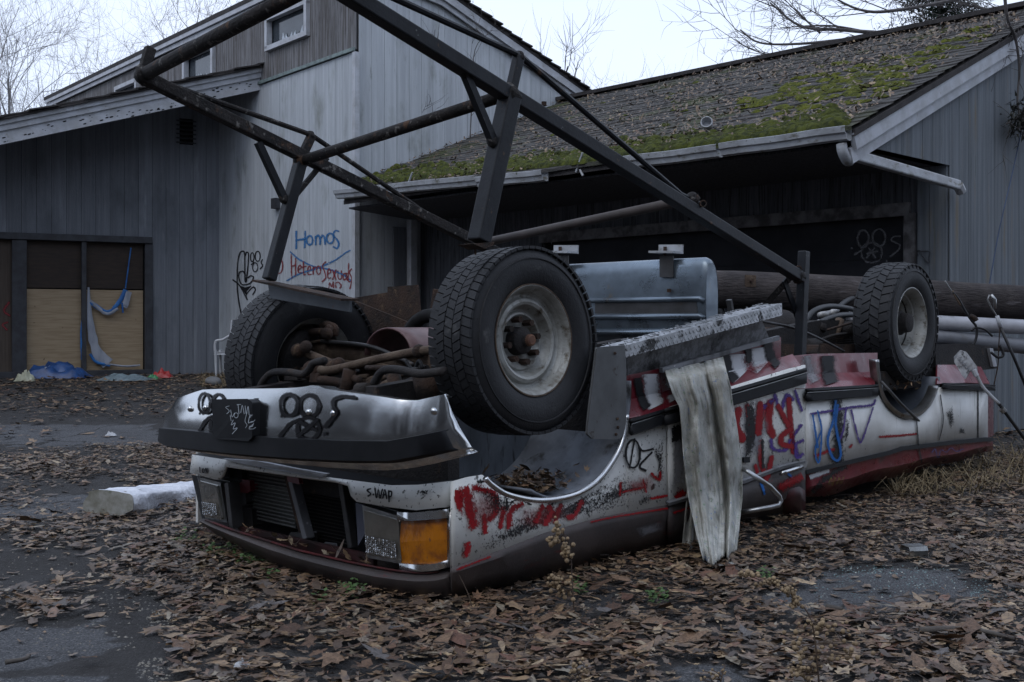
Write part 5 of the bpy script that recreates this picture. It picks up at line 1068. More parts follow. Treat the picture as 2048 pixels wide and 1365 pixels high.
patches('soot_stain', FD, [[(915, 1115), (960, 1050), (1060, 1010), (1180, 985), (1250, 940), (1325, 900), (1334, 1000), (1200, 1032), (1100, 1060), (1000, 1096), (920, 1128)], [(940, 1085), (985, 1055), (1060, 1030), (1130, 1008), (1170, 1000), (1130, 1045), (1050, 1075), (985, 1105), (935, 1118)], [(1150, 1010), (1200, 985), (1255, 945), (1300, 960), (1250, 1010), (1180, 1035)], [(955, 975), (975, 972), (985, 985), (970, 1000), (955, 995)], [(829, 980), (850, 972), (870, 975), (868, 990), (850, 1000), (832, 992)], [(935, 960), (1000, 968), (1060, 1005), (1000, 1050), (950, 1050)], [(1290, 870), (1330, 855), (1330, 980), (1310, 985), (1318, 930)], [(1280, 985), (1310, 985), (1300, 1012), (1265, 1020)]], s_soot, fender, inner=.0)
strokes('graffiti', FD, [circ(1263, 908, 14, 28), ([(1268, 878), (1258, 936)], 5), [(1277, 895), (1285, 902), (1305, 898)], [(1302, 905), (1278, 932), (1290, 942)]], s_blk, fender, width=6.5)
strokes('graffiti', FD, [([(1240, 966), (1238, 992)], 9), ([(1242, 985), (1285, 975)], 8), ([(1284, 960), (1290, 985)], 7), ([(1300, 948), (1316, 960), (1318, 945)], 12), ([(1338, 990), (1300, 998)], 10)], s_redw, fender)
strokes('graffiti', FD, [([(1238, 968), (1242, 970), (1240, 990)], 4), ([(1245, 982), (1275, 975), (1284, 986)], 4), ([(1286, 966), (1292, 972), (1288, 984)], 4)], s_blkw, fender)
strokes('red_edge_line', [hoodside], [[(912, 1140), (1011, 1101), (1092, 1070), (1199, 1040), (1334, 1017)]], s_redw, fender, width=8)
patches('grey_haze', [hoodside], [[(1260, 1055), (1330, 1035), (1332, 1060), (1270, 1085)]], s_grey, fender, inner=.2)
# sill stripes, door and bed
SL = [fl_a, fl_b, door_u, door_l]
strokes('stripe', SL, [([(1300, 740), (1303, 790), (1318, 826)], 46), ([(1345, 738), (1350, 790), (1362, 812)], 56), ([(1470, 702), (1474, 742), (1492, 764)], 56), ([(1512, 690), (1520, 728), (1542, 748)], 56), ([(1545, 680), (1556, 715), (1580, 735)], 34)], s_wht, fl_a, off=.002)
strokes('stripe', SL, [([(1272, 748), (1280, 795), (1300, 830)], 26), ([(1448, 710), (1455, 742), (1474, 768)], 28), ([(1494, 698), (1496, 722)], 20), ([(1532, 686), (1542, 718), (1562, 742)], 30)], s_blk, fl_a, off=.007)
strokes('red_smear', SL, [([(1505, 742), (1538, 730)], 24)], s_redo, fl_a, off=.007)
DO = [door, door_b]
patches('primer', DO, [[(1338, 845), (1372, 832), (1372, 990), (1340, 1000)], [(1470, 805), (1520, 790), (1545, 850), (1520, 925), (1480, 935)]], s_grey, door, inner=.35)
patches('primer', DO, [[(1332, 850), (1370, 840), (1372, 886), (1336, 892)], [(1485, 790), (1505, 785), (1515, 860), (1500, 930), (1486, 930)]], s_blkw, door, inner=.5)
strokes('graffiti', DO, [([(1548, 790), (1560, 820), (1572, 790), (1585, 800)], 17), ([(1508, 835), (1530, 812), (1548, 800)], 15), ([(1600, 850), (1585, 880), (1598, 920)], 14), ([(1540, 880), (1545, 898), (1570, 900), (1578, 880)], 13), ([(1606, 880), (1590, 890), (1592, 915), (1608, 905)], 12), ([(1588, 782), (1602, 822)], 12)], s_pur, door)
strokes('graffiti', DO, [([(1475, 818), (1470, 850), (1484, 880)], 24), ([(1492, 810), (1499, 884)], 14), ([(1518, 806), (1514, 868)], 21), ([(1514, 862), (1530, 810)], 15), ([(1540, 802), (1536, 848), (1545, 872)], 24), ([(1576, 798), (1580, 850), (1586, 905)], 17), ([(1554, 812), (1576, 852)], 17), ([(1580, 858), (1562, 872), (1562, 888), (1584, 894)], 17), ([(1518, 880), (1520, 925), (1530, 958)], 16), ([(1541, 914), (1534, 950), (1528, 962)], 16), ([(1508, 930), (1512, 945)], 10)], s_red, door)
strokes('graffiti', DO, [([(1522, 880), (1524, 935)], 13)], s_blkw, door); strokes('graffiti', DO, [([(1520, 962), (1528, 988)], 8), ([(1575, 948), (1582, 954)], 8)], s_blu, door)
strokes('red_smear', DO, [([(1490, 960), (1540, 944), (1560, 932)], 8), ([(1345, 1000), (1365, 985)], 26), ([(1560, 975), (1608, 950)], 30), ([(1345, 1026), (1375, 1016)], 9)], s_redw, door)
BD = [bed, bedd, bedr, bedl]
strokes('stripe', BD, [([(1612, 712), (1618, 742), (1632, 770)], 44)], s_grey, bed, off=.002)
strokes('stripe', BD, [([(1653, 706), (1655, 742), (1664, 774)], 44)], s_blk, bed, off=.003); strokes('stripe', BD, [([(1670, 800), (1676, 850), (1672, 922)], 46), ([(1625, 985), (1655, 955), (1690, 932)], 26)], s_blkw, bed, off=.002); strokes('stripe', BD, [([(1618, 955), (1655, 941)], 16)], s_wht, bed, off=.003)
strokes('graffiti', BD, [([(1632, 822), (1640, 860), (1636, 920), (1630, 920), (1628, 895), (1640, 860)], 6), ([(1668, 800), (1664, 840), (1652, 880), (1662, 915), (1674, 920), (1678, 900), (1668, 850), (1672, 810)], 9), ([(1622, 830), (1632, 895)], 7)], s_blu, bed, off=.0085)
strokes('graffiti', BD, [([(1620, 828), (1660, 822), (1700, 815), (1742, 810), (1748, 800)], 10), ([(1700, 820), (1714, 875), (1722, 880), (1744, 815)], 7), ([(1690, 815), (1684, 860), (1676, 880)], 9)], s_pur, bed)
strokes('graffiti', BD, [([(1628, 912), (1665, 898)], 13), ([(1698, 896), (1703, 890)], 10), ([(1758, 874), (1790, 872), (1832, 868)], 9)], s_redw, bed)
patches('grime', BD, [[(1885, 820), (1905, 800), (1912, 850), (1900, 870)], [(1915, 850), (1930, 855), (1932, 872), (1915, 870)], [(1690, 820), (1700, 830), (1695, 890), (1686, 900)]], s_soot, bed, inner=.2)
strokes('graffiti', BD, [([(1655, 968), (1660, 955), (1663, 970), (1668, 955), (1672, 968), (1676, 955), (1680, 966), (1686, 952)], 2.5)], s_yel, bed); strokes('graffiti', BD, [([(1862, 905), (1868, 898), (1874, 915), (1880, 900), (1890, 905), (1900, 896), (1910, 903), (1925, 898)], 2.5)], s_lbl, bed)
strokes('paint_crack', BD, [([(1830, 832), (1833, 870), (1837, 905), (1842, 925)], 4), ([(1878, 790), (1884, 840), (1876, 880)], 3), ([(1955, 782), (1955, 878)], 4)], s_blk, bed)
strokes('graffiti', [o for o in bpy.data.objects if o.name.startswith('plywood_sheet') and o.data.materials[0] == m_plyr], [([(18, 605), (8, 622), (20, 632)], 9), ([(15, 645), (5, 650), (14, 660)], 9)], s_redl, wing)
# ------------------------------------------------------------------ curtain over the door
m_cloth = M('floral_curtain', (.50, .50, .47), (.34, .34, .31), 9, rough=.9, spots=[((.20, .28, .20), 55, .58, .66), ((.17, .23, .36), 42, .61, .67), ((.27, .26, .225), 5, .45, .72), ((.12, .112, .095), 8, .58, .78), ((.26, .25, .22), 160, .58, .68)], bump=.3, bscale=300)
cl = [(742, 1329), (790, 1343), (815, 1356), (880, 1364), (935, 1371), (1000, 1378), (1070, 1390), (1136, 1408)]; cr = [(714, 1446), (776, 1464), (850, 1474), (917, 1481), (996, 1484), (1060, 1480), (1100, 1476), (1140, 1470)]
NU, NV = 96, 120; rows = []
for j in range(NV + 1):
    v = j / NV; row = []
    yl = 742 + (1136 - 742) * v; yr = 714 + (1140 - 714) * v; xl_ = lerp_tab(cl, yl); xr_ = lerp_tab(cr, yr)
    for i in range(NU + 1):
        u = i / NU; x = xl_ + (xr_ - xl_) * u; y = yl + (yr - yl) * u
        amp = .018 + .028 * min(1, v * 3)
        f = (1 - 2 * abs(math.sin(u * 6.5 + .9 * math.sin(v * 2.4) + .5))) * .55 + math.sin(u * 23 + v * 4 + 2 * mnoise.noise(Vector((u * 3, v * 3, 4)))) * .16 + .5 * math.exp(-((u - .62 - .10 * v) / .045) ** 2) * -2.2 + .6 * mnoise.noise(Vector((u * 5, v * 6, 0)))
        t = -.085 - amp * f - .009 * mnoise.noise(Vector((u * 20 + v * 2, v * 5, 3))) - .004 * mnoise.noise(Vector((u * 44, v * 14, 6))) - .010 * abs(mnoise.noise(Vector((u * 5 + v * 6, v * 9 - u * 3, 8)))) - .03 * sstep(.0, .12, v) - .03 * v + (.02 * math.sin(v * 40 + u * 9) * sstep(.85, 1, v)) + .10 * sstep(.06, 0, v)
        xx, yy = x + 2.5 * math.sin(v * 9 + u * 3), y + (7 * math.sin(u * 11) + 4 * math.sin(u * 37)) * sstep(.9, 1, v); q_ = sd(xx, yy, t - .22 * sstep(.62, 1, v))
        if q_.z < gz(q_.x, q_.y) + .035: q_ = gnd(xx, yy) * 1.0; q_ = at(xx, yy, q_.y - .06)
        row.append(q_)
    rows.append(row)
cu = MB().grid(rows).build('floral_curtain', m_cloth, smooth=True, solid=.002); tag(cu, 'stained floral curtain hanging over the side of the upturned truck', 'curtain')
rows = []
for j in range(20):
    v = j / 19; xa = 1376 + (1361 - 1376) * v; xb = 1388 + 10 * v
    rows.append([sd(xa + (xb - xa) * i / 8, 960 + 166 * v + 3 * math.sin(i), -.03 - .015 * math.sin(i * 1.3 + v * 4)) for i in range(9)])
MB().grid(rows).build('rear_fold', m_cloth, cu, smooth=True, solid=.002)
tl = MB()
for k, (x, y) in enumerate(((1450, 1132), (1462, 1138), (1472, 1142))): tl.tube(spline([sd(x - 14, y - 22, -.14), sd(x, y, -.18), sd(x + 12, y + 8, -.2)], 4), [.02 - .002 * q for q in range(9)], 6)
tl.build('frayed_hem', m_cloth, cu, smooth=True)
# ------------------------------------------------------------------ things about the yard
g0 = gnd(182, 1010); 
m_snow = M('white_flaking_paint', (.74, .76, .82), (.56, .58, .64), 8, (1, 1, 1), rough=.7, spots=[((.16, .15, .14), 20, .64, .72)], bump=.8, bscale=26); m_log = M('sawn_log_end', (.36, .36, .34), (.17, .165, .13), 8, rough=.9, spots=[((.07, .09, .03), 6, .55, .7)])
A_, B_ = gnd(215, 1036), gnd(470, 990); A_ = at(215, 1006, A_.y); B_ = at(440, 985, B_.y + .35); lg = MB(); rows = []
ax = (B_ - A_).normalized(); side = ax.cross(Z).normalized(); up_ = side.cross(ax)
for i in range(49):
    f = i / 48; c = A_.lerp(B_, f); rw = []
    for k in range(29):
        a = 2 * math.pi * k / 28; e_ = .5; cx_, cz_ = math.cos(a), math.sin(a)
        r_ = 1 + .20 * mnoise.noise(Vector((f * 6, math.cos(a) * 1.4, math.sin(a) * 1.4))) + .07 * mnoise.noise(Vector((f * 30, math.cos(a) * 4, math.sin(a) * 4)))
        rw.append(c + side * math.copysign(abs(cx_) ** .6, cx_) * .145 * r_ + up_ * math.copysign(abs(cz_) ** .6, cz_) * (.066 + .016 * f) * r_)
    rows.append(rw)
log = lg.grid(rows).build('painted_log', m_snow, smooth=True); tag(log, 'white painted log lying on the asphalt beside the truck nose', 'log')
MB().prism([p - ax * .001 for p in rows[0][:-1]], -ax * .006).build('sawn_end', m_log, log)
MB().prism([p + ax * .001 for p in rows[-1][:-1]], ax * .006).build('sawn_end', m_log, log)
# plastic chair by the wall, mostly behind the far wheel
m_pl = M('white_plastic', (.50, .52, .55), (.42, .43, .45), 5, rough=.45); cg = gnd(430, 752); cY = Ic.y - 1.3; ch = thing('plastic_chair', 'white plastic garden chair behind the far front wheel', 'chair', tuple(gnd(452, 756)))
def c3(x, y, d_=0): return at(x, y, cY + d_)
zg = .22
for x, d_ in ((431, 0), (470, 0), (440, .5), (478, .5)):
    p = c3(x, 700, d_); MB().tube([p, Vector((p.x + .01, p.y, gz(p.x, p.y)))], [.022, .016], 8).build('leg', m_pl, ch)
MB().prism([c3(428, 706), c3(482, 704), c3(488, 702, .55), c3(434, 704, .55)], -Z * .03).build('seat', m_pl, ch, bevel=.01)
for dd_ in (0, .5): MB().tube(spline([c3(430, 704, dd_), c3(430, 690, dd_), c3(433, 682, dd_), c3(445, 680, dd_), c3(457, 673, dd_), c3(470, 668, dd_)], 4), .02, 8).build('armrest', m_pl, ch, smooth=True)
MB().prism([c3(462, 640), c3(488, 636), c3(488, 636, .5), c3(462, 640, .5), c3(456, 704, .5), c3(456, 704, 0)], Vector((.02, 0, 0))).build('backrest', m_pl, ch, bevel=.005)
def rock(px, py, r_, mat, name, label, cat, sq=(1, 1, .7)):
    p = gnd(px, py); mb = MB().ball((0, 0, 0), r_, 14, 9, sq); mb.v = [v * (1 + .22 * mnoise.noise(v * (3 / r_) * .5)) + p + Z * r_ * sq[2] * .6 for v in mb.v]
    return tag(mb.build(name, mat, smooth=True), label, cat)
rock(428, 772, .11, M('grey_stone', (.16, .16, .165), (.10, .10, .10), 9, rough=.9), 'stone', 'grey stone on the leaves in front of the plastic chair', 'stone')
def crumple(px, py, wx, wz, mat, name, label, cat, seed=0, dY=0, h_=.12):
    p = gnd(px, py); p.y += dY; rows = []; n = 18
    for j in range(n + 1):
        rows.append([p + Vector(((i / n - .5) * wx, (j / n - .5) * wx * .6, .01 + wz * max(0, (1 - (2 * i / n - 1) ** 2) * (1 - (2 * j / n - 1) ** 2)) ** .7 * (.7 + .7 * mnoise.noise(Vector((i * .3, j * .3, seed))) + .5 * abs(mnoise.noise(Vector((i * .8, j * .8, seed))))))) for i in range(n + 1)])
    return tag(MB().grid(rows).build(name, mat, auto=50), label, cat)
m_tarp = M('blue_tarp', (.025, .075, .22), (.015, .045, .14), 9, rough=.4, spots=[((.35, .37, .40), 5, .62, .70)]); m_tarpw = M('torn_white_tarp', (.33, .35, .40), (.22, .24, .28), 8, (1, 1, .3), rough=.5)
crumple(112, 757, .92, .22, m_tarp, 'blue_tarp', 'crumpled blue tarpaulin heap at the foot of the sliding door', 'tarp', 2)
crumple(325, 757, .30, .12, M('red_plastic', (.38, .03, .03), (.26, .02, .02), 6, rough=.4), 'red_bag', 'crumpled red plastic by the wing wall', 'plastic bag', 5)
crumple(306, 760, .16, .07, M('green_plastic', (.03, .22, .08), rough=.4), 'green_bag', 'scrap of green plastic beside the red plastic', 'plastic bag', 6)
crumple(250, 762, .75, .09, M('grey_sheet_plastic', (.17, .22, .24), (.10, .13, .15), 20, rough=.4), 'plastic_sheet', 'pale grey plastic sheet below the sliding door', 'plastic sheet', 8)
crumple(50, 764, .26, .14, M('cream_jug', (.36, .37, .28), (.28, .28, .2), 8, rough=.5), 'cream_jug', 'crushed cream plastic jug beside the blue tarpaulin', 'jug', 9)
crumple(222, 874, .09, .035, m_pl, 'paper_scrap', 'white scrap of paper on bare asphalt near the log', 'paper', 11); crumple(484, 1340, .05, .02, m_pl, 'bottle_scrap', 'small white plastic scrap among leaves beside the asphalt edge', 'plastic scrap', 12)
# strips of torn tarpaulin in the door
th = thing('hanging_tarp', 'torn blue and white tarpaulin strips hanging in the sliding door', 'tarp', tuple(wpt(200, 700)))
def dstrip(pts, w_, mat, o_=.02, nm='tarp_strip'):
    P = spline([on_plane(x, y, Ic + nW1 * o_, nW1) for x, y in pts], 5); rows = [[], [], []]
    for i, p in enumerate(P):
        ww = (lerp_tab(w_, i / (len(P) - 1)) if isinstance(w_, list) else w_) * (1 + .35 * mnoise.noise(Vector((i * .7, w_[0][1] if isinstance(w_, list) else w_, 1))))
        d_ = (P[min(i + 1, len(P) - 1)] - P[max(i - 1, 0)]).normalized(); nn = d_.cross(nW1).normalized(); z_ = .02 * mnoise.noise(Vector((i * .5, 3, 2)))
        rows[0].append(p + nn * ww / 2); rows[1].append(p + nW1 * (.02 + z_)); rows[2].append(p - nn * ww / 2)
    return MB().grid(rows).build(nm, mat, th, smooth=True)
m_tb = M('tarp_strip_blue', (.03, .17, .45), (.02, .10, .3), 9, rough=.5)
dstrip(((262, 496), (256, 540), (251, 577)), .02, m_tb); dstrip(((252, 580), (240, 602), (222, 622), (206, 622), (180, 604)), [(0, .08), (.5, .05), (1, .07)], m_tb); dstrip(((180, 602), (196, 616), (215, 628), (236, 618)), .05, m_tarpw, .03)
dstrip(((258, 584), (252, 606), (248, 615)), .09, m_tarpw, .03); dstrip(((177, 575), (180, 640), (192, 700), (216, 728)), [(0, .03), (.4, .10), (.8, .16), (1, .2)], m_tarpw); dstrip(((168, 625), (163, 660), (164, 720)), .035, m_tb, .03); dstrip(((180, 708), (192, 724), (220, 732)), .04, m_tb, .03); dstrip(((244, 606), (246, 626)), .03, m_tb, .04); dstrip(((210, 728), (250, 733), (280, 731)), .03, m_tarpw, .03)
# sheet-metal housing on the leaves
mp_ = gnd(1828, 1118); d1 = unit(.95, .2); d2 = Vector((-d1.y, d1.x, 0))
prof = [(-.033, .0), (-.037, .027), (-.03, .041), (.03, .043), (.036, .03), (.036, .021)]
hs = MB().grid([[mp_ + d1 * f + d2 * x + Z * (z + .015) for x, z in prof] for f in (-.045, 0, .025, .045)]).build('sheet_metal_box', m_chrd, solid=.004); tag(hs, 'small open dull metal housing lying on leaves near the broken glass', 'metal box')
MB().box(mp_ + d1 * .018 + Z * .058, d1 * .018, d2 * .018, Z * .002).build('lid_plate', m_steelp, hs)
# sticks
def stick(pts, r_, label, nm='stick'):
    P = spline([gnd(x, y) + Z * .03 for x, y in pts], 4); m = len(P)
    return tag(MB().tube(P, [r_ * (1 - .5 * i / m) for i in range(m)], 6).build(nm, M('bark_' + label[:12], (.06, .05, .045), (.10, .09, .08), 14, rough=.9), smooth=True), label, 'stick')
stick(((1840, 1279), (1900, 1277), (1960, 1280), (2030, 1297)), .012, 'long grey fallen stick across the leaves below the bare asphalt'); stick(((1652, 1232), (1685, 1236)), .014, 'short dark stick beside a large tan leaf'); stick(((960, 1250), (990, 1262), (1030, 1272)), .007, 'thin twig on the leaves before the hood corner'); stick(((10, 1345), (50, 1338), (60, 1330)), .008, 'dark twig at the edge of pale asphalt')
# ------------------------------------------------------------------ fallen leaves
def leaf_mat(name, lit=1.0):
    m = bpy.data.materials.new(name); m.use_nodes = True; t = m.node_tree; b = t.nodes['Principled BSDF']
    a = nd(t, 'ShaderNodeAttribute', attribute_name='a'); r_ = nd(t, 'ShaderNodeValToRGB'); cr_ = r_.color_ramp
    stops = [(0, (.020, .015, .013)), (.18, (.045, .031, .025)), (.38, (.082, .053, .039)), (.58, (.118, .078, .055)), (.72, (.165, .112, .078)), (.80, (.098, .046, .034)), (.90, (.115, .104, .102)), (1, (.235, .172, .125))]
    while len(cr_.elements) < len(stops): cr_.elements.new(.5)
    for e_, (p_, c_) in zip(cr_.elements, stops): e_.position = p_; e_.color = (c_[0] * lit * 1.06, c_[1] * lit * 1.04, c_[2] * lit * .82, 1)
    t.links.new(a.outputs['Fac'], r_.inputs[0]); col = mixc(t, noise_fac(t, 40, (1, 1, 1), .4, .7), r_.outputs[0], (.035 * lit, .022 * lit, .017 * lit))
    t.links.new(col, b.inputs['Base Color']); b.inputs['Roughness'].default_value = .48; b.inputs['Specular IOR Level'].default_value = .55
    return m
m_leaf = leaf_mat('dry_leaf', 1.65); m_leafr = leaf_mat('roof_leaf', 1.25)
def leaf_shape(kind):
    if kind == 0: an = [(0, 1.0), (22, .55), (48, .92), (70, .45), (100, .75), (130, .35), (165, .5), (195, .5), (230, .35), (260, .75), (290, .45), (312, .92), (338, .55)]     # maple
    elif kind == 1: an = [(0, 1.0), (14, .75), (24, .5), (36, .72), (52, .42), (70, .5), (100, .28), (150, .55), (180, .95), (210, .55), (260, .28), (290, .5), (308, .42), (324, .72), (336, .5), (346, .75)]   # oak
    else: an = [(0, 1.0), (25, .7), (55, .5), (90, .42), (125, .5), (155, .7), (180, .95), (205, .7), (235, .5), (270, .42), (305, .5), (335, .7)]
    return np.array([[math.cos(R(a)) * r_, math.sin(R(a)) * r_] for a, r_ in an])
SHP = [leaf_shape(k) for k in range(3)]
def leaves_mesh(name, pos, size, mat, parent=None, normals=None, col=None, flat=.12):
    """pos (n,3), size (n,): one mesh of curled lobed leaves"""
    n = len(pos); kinds = rng.integers(0, 3, n); VV, FF, AA = [], [], []; base = 0
    cols = rng.random(n) if col is None else col
    for k in range(3):
        idx = np.where(kinds == k)[0]; S = SHP[k]; m = len(S)
        if not len(idx): continue
        q = len(idx); th = rng.random(q) * 6.283; c, s = np.cos(th), np.sin(th); sz = size[idx]
        X = S[None, :, 0] * rng.uniform(.7, 1.2, (q, m)); Y = S[None, :, 1] * rng.uniform(.6, 1.2, (q, m)) * rng.uniform(.55, 1, (q, 1))
        cu_ = rng.uniform(-.5, .75, (q, 1)); cv = rng.uniform(-.4, .6, (q, 1)); tw = rng.uniform(-.5, .5, (q, 1))
        Zl = cu_ * X ** 2 * .7 + cv * Y ** 2 + tw * X * Y + rng.uniform(-.10, .10, (q, m))
        px_ = (X * c[:, None] - Y * s[:, None]) * sz[:, None]; py_ = (X * s[:, None] + Y * c[:, None]) * sz[:, None]; pz = Zl * sz[:, None] * .42
        tx, ty = rng.normal(0, flat, (q, 1)), rng.normal(0, flat, (q, 1))
        pz = pz + px_ * tx + py_ * ty
        low = pz.min(axis=1, keepdims=True); pz = pz - low * .75
        V_ = np.stack([px_, py_, pz], -1)
        C_ = np.stack([np.zeros(q), np.zeros(q), (-low * .75)[:, 0]], -1)[:, None, :]
        V_ = np.concatenate([C_, V_], 1)
        if normals is not None:
            e1, e2, e3 = normals; V_ = V_[..., 0:1] * e1 + V_[..., 1:2] * e2 + V_[..., 2:3] * e3
        V_ = V_ + pos[idx][:, None, :]
        VV.append(V_.reshape(-1, 3)); AA.append(np.repeat(cols[idx], m + 1))
        i0 = base + np.arange(q)[:, None] * (m + 1); j = np.arange(m)[None, :]
        FF.append(np.stack([np.broadcast_to(i0, (q, m)), i0 + 1 + j, i0 + 1 + (j + 1) % m], -1).reshape(-1, 3)); base += q * (m + 1)
    VV = np.concatenate(VV).astype(np.float32); FF = np.concatenate(FF).astype(np.int32); AA = np.concatenate(AA).astype(np.float32)
    me = bpy.data.meshes.new(name); me.vertices.add(len(VV)); me.vertices.foreach_set('co', VV.ravel()); me.loops.add(FF.size); me.loops.foreach_set('vertex_index', FF.ravel())
    me.polygons.add(len(FF)); me.polygons.foreach_set('loop_start', np.arange(0, FF.size, 3, dtype=np.int32)); me.polygons.foreach_set('loop_total', np.full(len(FF), 3, np.int32)); me.update()
    a = me.attributes.new('a', 'FLOAT', 'POINT'); a.data.foreach_set('value', AA); me.materials.append(mat); me.validate()
    o = bpy.data.objects.new(name, me); return finish(o, parent)
def in_poly(x, y, poly):
    r_ = np.zeros(x.shape, bool); n = len(poly)
    for i in range(n):
        x0, y0 = poly[i]; x1, y1 = poly[(i + 1) % n]
        if y0 == y1: continue
        r_ ^= ((y0 > y) != (y1 > y)) & (x < (x1 - x0) * (y - y0) / (y1 - y0) + x0)
    return r_
# bare asphalt, found on the ground from where it shows in the photograph
BARE = [[(-900, 862), (330, 862), (335, 1000), (180, 1022), (70, 1040), (240, 1085), (268, 1105), (195, 1125), (200, 1165), (255, 1180), (345, 1200), (320, 1270), (345, 1290), (320, 1600), (-1500, 1600)],
        [(1505, 1200), (1560, 1182), (1620, 1165), (1640, 1140), (1740, 1128), (1900, 1133), (1960, 1155), (2030, 1185), (1900, 1205), (1800, 1208), (1700, 1228), (1560, 1218)], [(1330, 1335), (1420, 1318), (1490, 1335), (1550, 1380), (1560, 1500), (1330, 1500)]]
ISL = [(70, 1208, 100, 34), (130, 1175, 48, 14), (90, 1070, 165, 30), (35, 995, 62, 20), (110, 940, 140, 27), (320, 925, 75, 28), (240, 905, 60, 10), (60, 885, 80, 9), (300, 960, 60, 14), (250, 1215, 10, 6), (-200, 1000, 200, 40)]
def leaf_field(n, y0, y1, s0, s1):
    Y = np.sqrt(rng.random(n) * (y1 ** 2 - y0 ** 2) + y0 ** 2); X = (rng.random(n) * 2 - 1) * (.50 * Y + .9)
    px = CX + F * X / Y; py = HY + F * H / Y; wx = 14 * np.sin(px * .11 + py * .05) + 9 * np.sin(py * .23) + rng.normal(0, 9, n); wy = 5 * np.sin(px * .07) + rng.normal(0, 5, n)
    dens = np.ones(n)
    for i, b in enumerate(BARE): dens[in_poly(px + wx, py + wy, b)] = .028 if i == 0 else .05
    for cx_, cy_, rx, ry in ISL:
        d_ = ((px + wx - cx_) / rx) ** 2 + ((py + wy - cy_) / ry) ** 2; dens = np.maximum(dens, np.clip(1.6 - 1.3 * d_, 0, 1) * (d_ < 1.25))
    s = (X - OT.x) * ES.x + (Y - OT.y) * ES.y; t = (X - OT.x) * ET.x + (Y - OT.y) * ET.y
    dens[(s > -.3) & (s < 4.7) & (t > .12) & (t < 1.85)] = 0
    dens *= np.where(np.sin(X * 2.1 + 1.3 * np.sin(Y * 1.7)) * np.sin(Y * 2.6 + X) > -.75, 1, .5)
    wl = (X - Ic.x) * nW1.x + (Y - Ic.y) * nW1.y; dens[(wl < .25) & (px < 450)] = 0
    keep = rng.random(n) < dens; X, Y, dn = X[keep], Y[keep], dens[keep]; q = len(X)
    Zc = np.array([gz(a, b) for a, b in zip(X, Y)]) + .004 + rng.random(q) * np.clip(dn, 0, 1) * .03
    return np.stack([X, Y, Zc], -1), rng.uniform(s0, s1, q) * rng.choice([1.3, 1.0, .8, .55, .4], q)
P1, S1 = leaf_field(23000, 2.6, 5.2, .020, .048); P2_, S2 = leaf_field(32000, 5.2, 9, .024, .052); P3, S3 = leaf_field(20000, 9, 18, .035, .066)
pos = np.concatenate([P1, P2_, P3]); siz = np.concatenate([S1, S2, S3])
o = leaves_mesh('leaf_litter', pos, siz, m_leaf); tag(o, 'carpet of dry brown leaves covering the yard', 'leaves', kind='stuff')
# the largest leaves are things of their own
BIG = [(1440, 1150, .085, .72), (1590, 1110, .10, .70), (1640, 1100, .085, .66), (1880, 1060, .12, .62), (1965, 1075, .1, .7), (1545, 1235, .075, .74), (1700, 1235, .085, .75), (1650, 1238, .07, .6), (1890, 1300, .09, .72), (1310, 1265, .09, .7), (1330, 1235, .08, .68), (60, 1060, .10, .98), (85, 1220, .10, .66), (360, 1315, .08, .62), (560, 1335, .09, .97), (470, 1170, .09, .67), (330, 1145, .09, .66), (1780, 1360, .06, .7), (1000, 1215, .08, .7), (820, 1250, .07, .7), (920, 1300, .08, .75), (700, 1290, .07, .55), (1180, 1330, .08, .6), (1250, 1300, .07, .72), (640, 1160, .06, .62), (480, 1120, .06, .7), (320, 1090, .07, .64), (170, 1310 + 25, .05, .6), (1985, 1010, .08, .68), (1755, 1030, .07, .66), (1390, 1105, .08, .40), (1560, 1060, .07, .5), (1700, 1120, .07, .5), (1990, 1240, .07, .9), (1840, 1220, .06, .98), (1480, 1270, .07, .66), (760, 1330, .06, .9), (540, 1240, .07, .6), (620, 1300, .06, .64), (1100, 1290, .08, .72)]
protos = []
for k in range(12):
    ob = leaves_mesh('fallen_leaf', np.zeros((1, 3)), np.array([1.0]), m_leaf, col=np.array([.5]), flat=.15); protos.append(ob.data); bpy.data.objects.remove(ob)
lv_mats = {}
def leaf_tone(c):
    k = round(c, 1)
    if k not in lv_mats:
        r0 = [(0.4, (.085, .048, .032)), (.5, (.10, .056, .036)), (.6, (.14, .08, .048)), (.7, (.21, .13, .08)), (.8, (.15, .075, .05)), (.9, (.15, .135, .13)), (1.0, (.30, .215, .14))]
        c0 = min(r0, key=lambda q_: abs(q_[0] - k))[1]; lv_mats[k] = M('single_leaf_%d' % int(k * 10), c0, tuple(x * .55 for x in c0), 5, rough=.6, vary=.15, bump=.4, bscale=14)
    return lv_mats[k]
def big_leaf(p, r_, c, i):
    me = protos[i % 12].copy(); me.materials.clear(); me.materials.append(leaf_tone(c)); ob = bpy.data.objects.new('fallen_leaf', me); COL.objects.link(ob)
    ob.location = p + Z * .028; ob.scale = (r_, r_, r_); ob.rotation_euler = (random.gauss(0, .12), random.gauss(0, .12), random.uniform(0, 6.28)); tag(ob, {4: 'large dark brown leaf lying on the leaf carpet', 5: 'large mid-brown dry leaf on the leaf carpet', 6: 'large warm brown curled leaf on the leaf carpet', 7: 'large tan dry leaf lying on the leaf carpet', 8: 'large reddish-brown leaf on the leaf carpet', 9: 'large greyish dry leaf on the leaf carpet', 10: 'large pale buff leaf lying on the leaf carpet'}[round(c * 10)], 'leaf', 'large fallen leaves on the ground')
for i, (x, y, r_, c) in enumerate(BIG): big_leaf(gnd(x, y), r_, c, i)
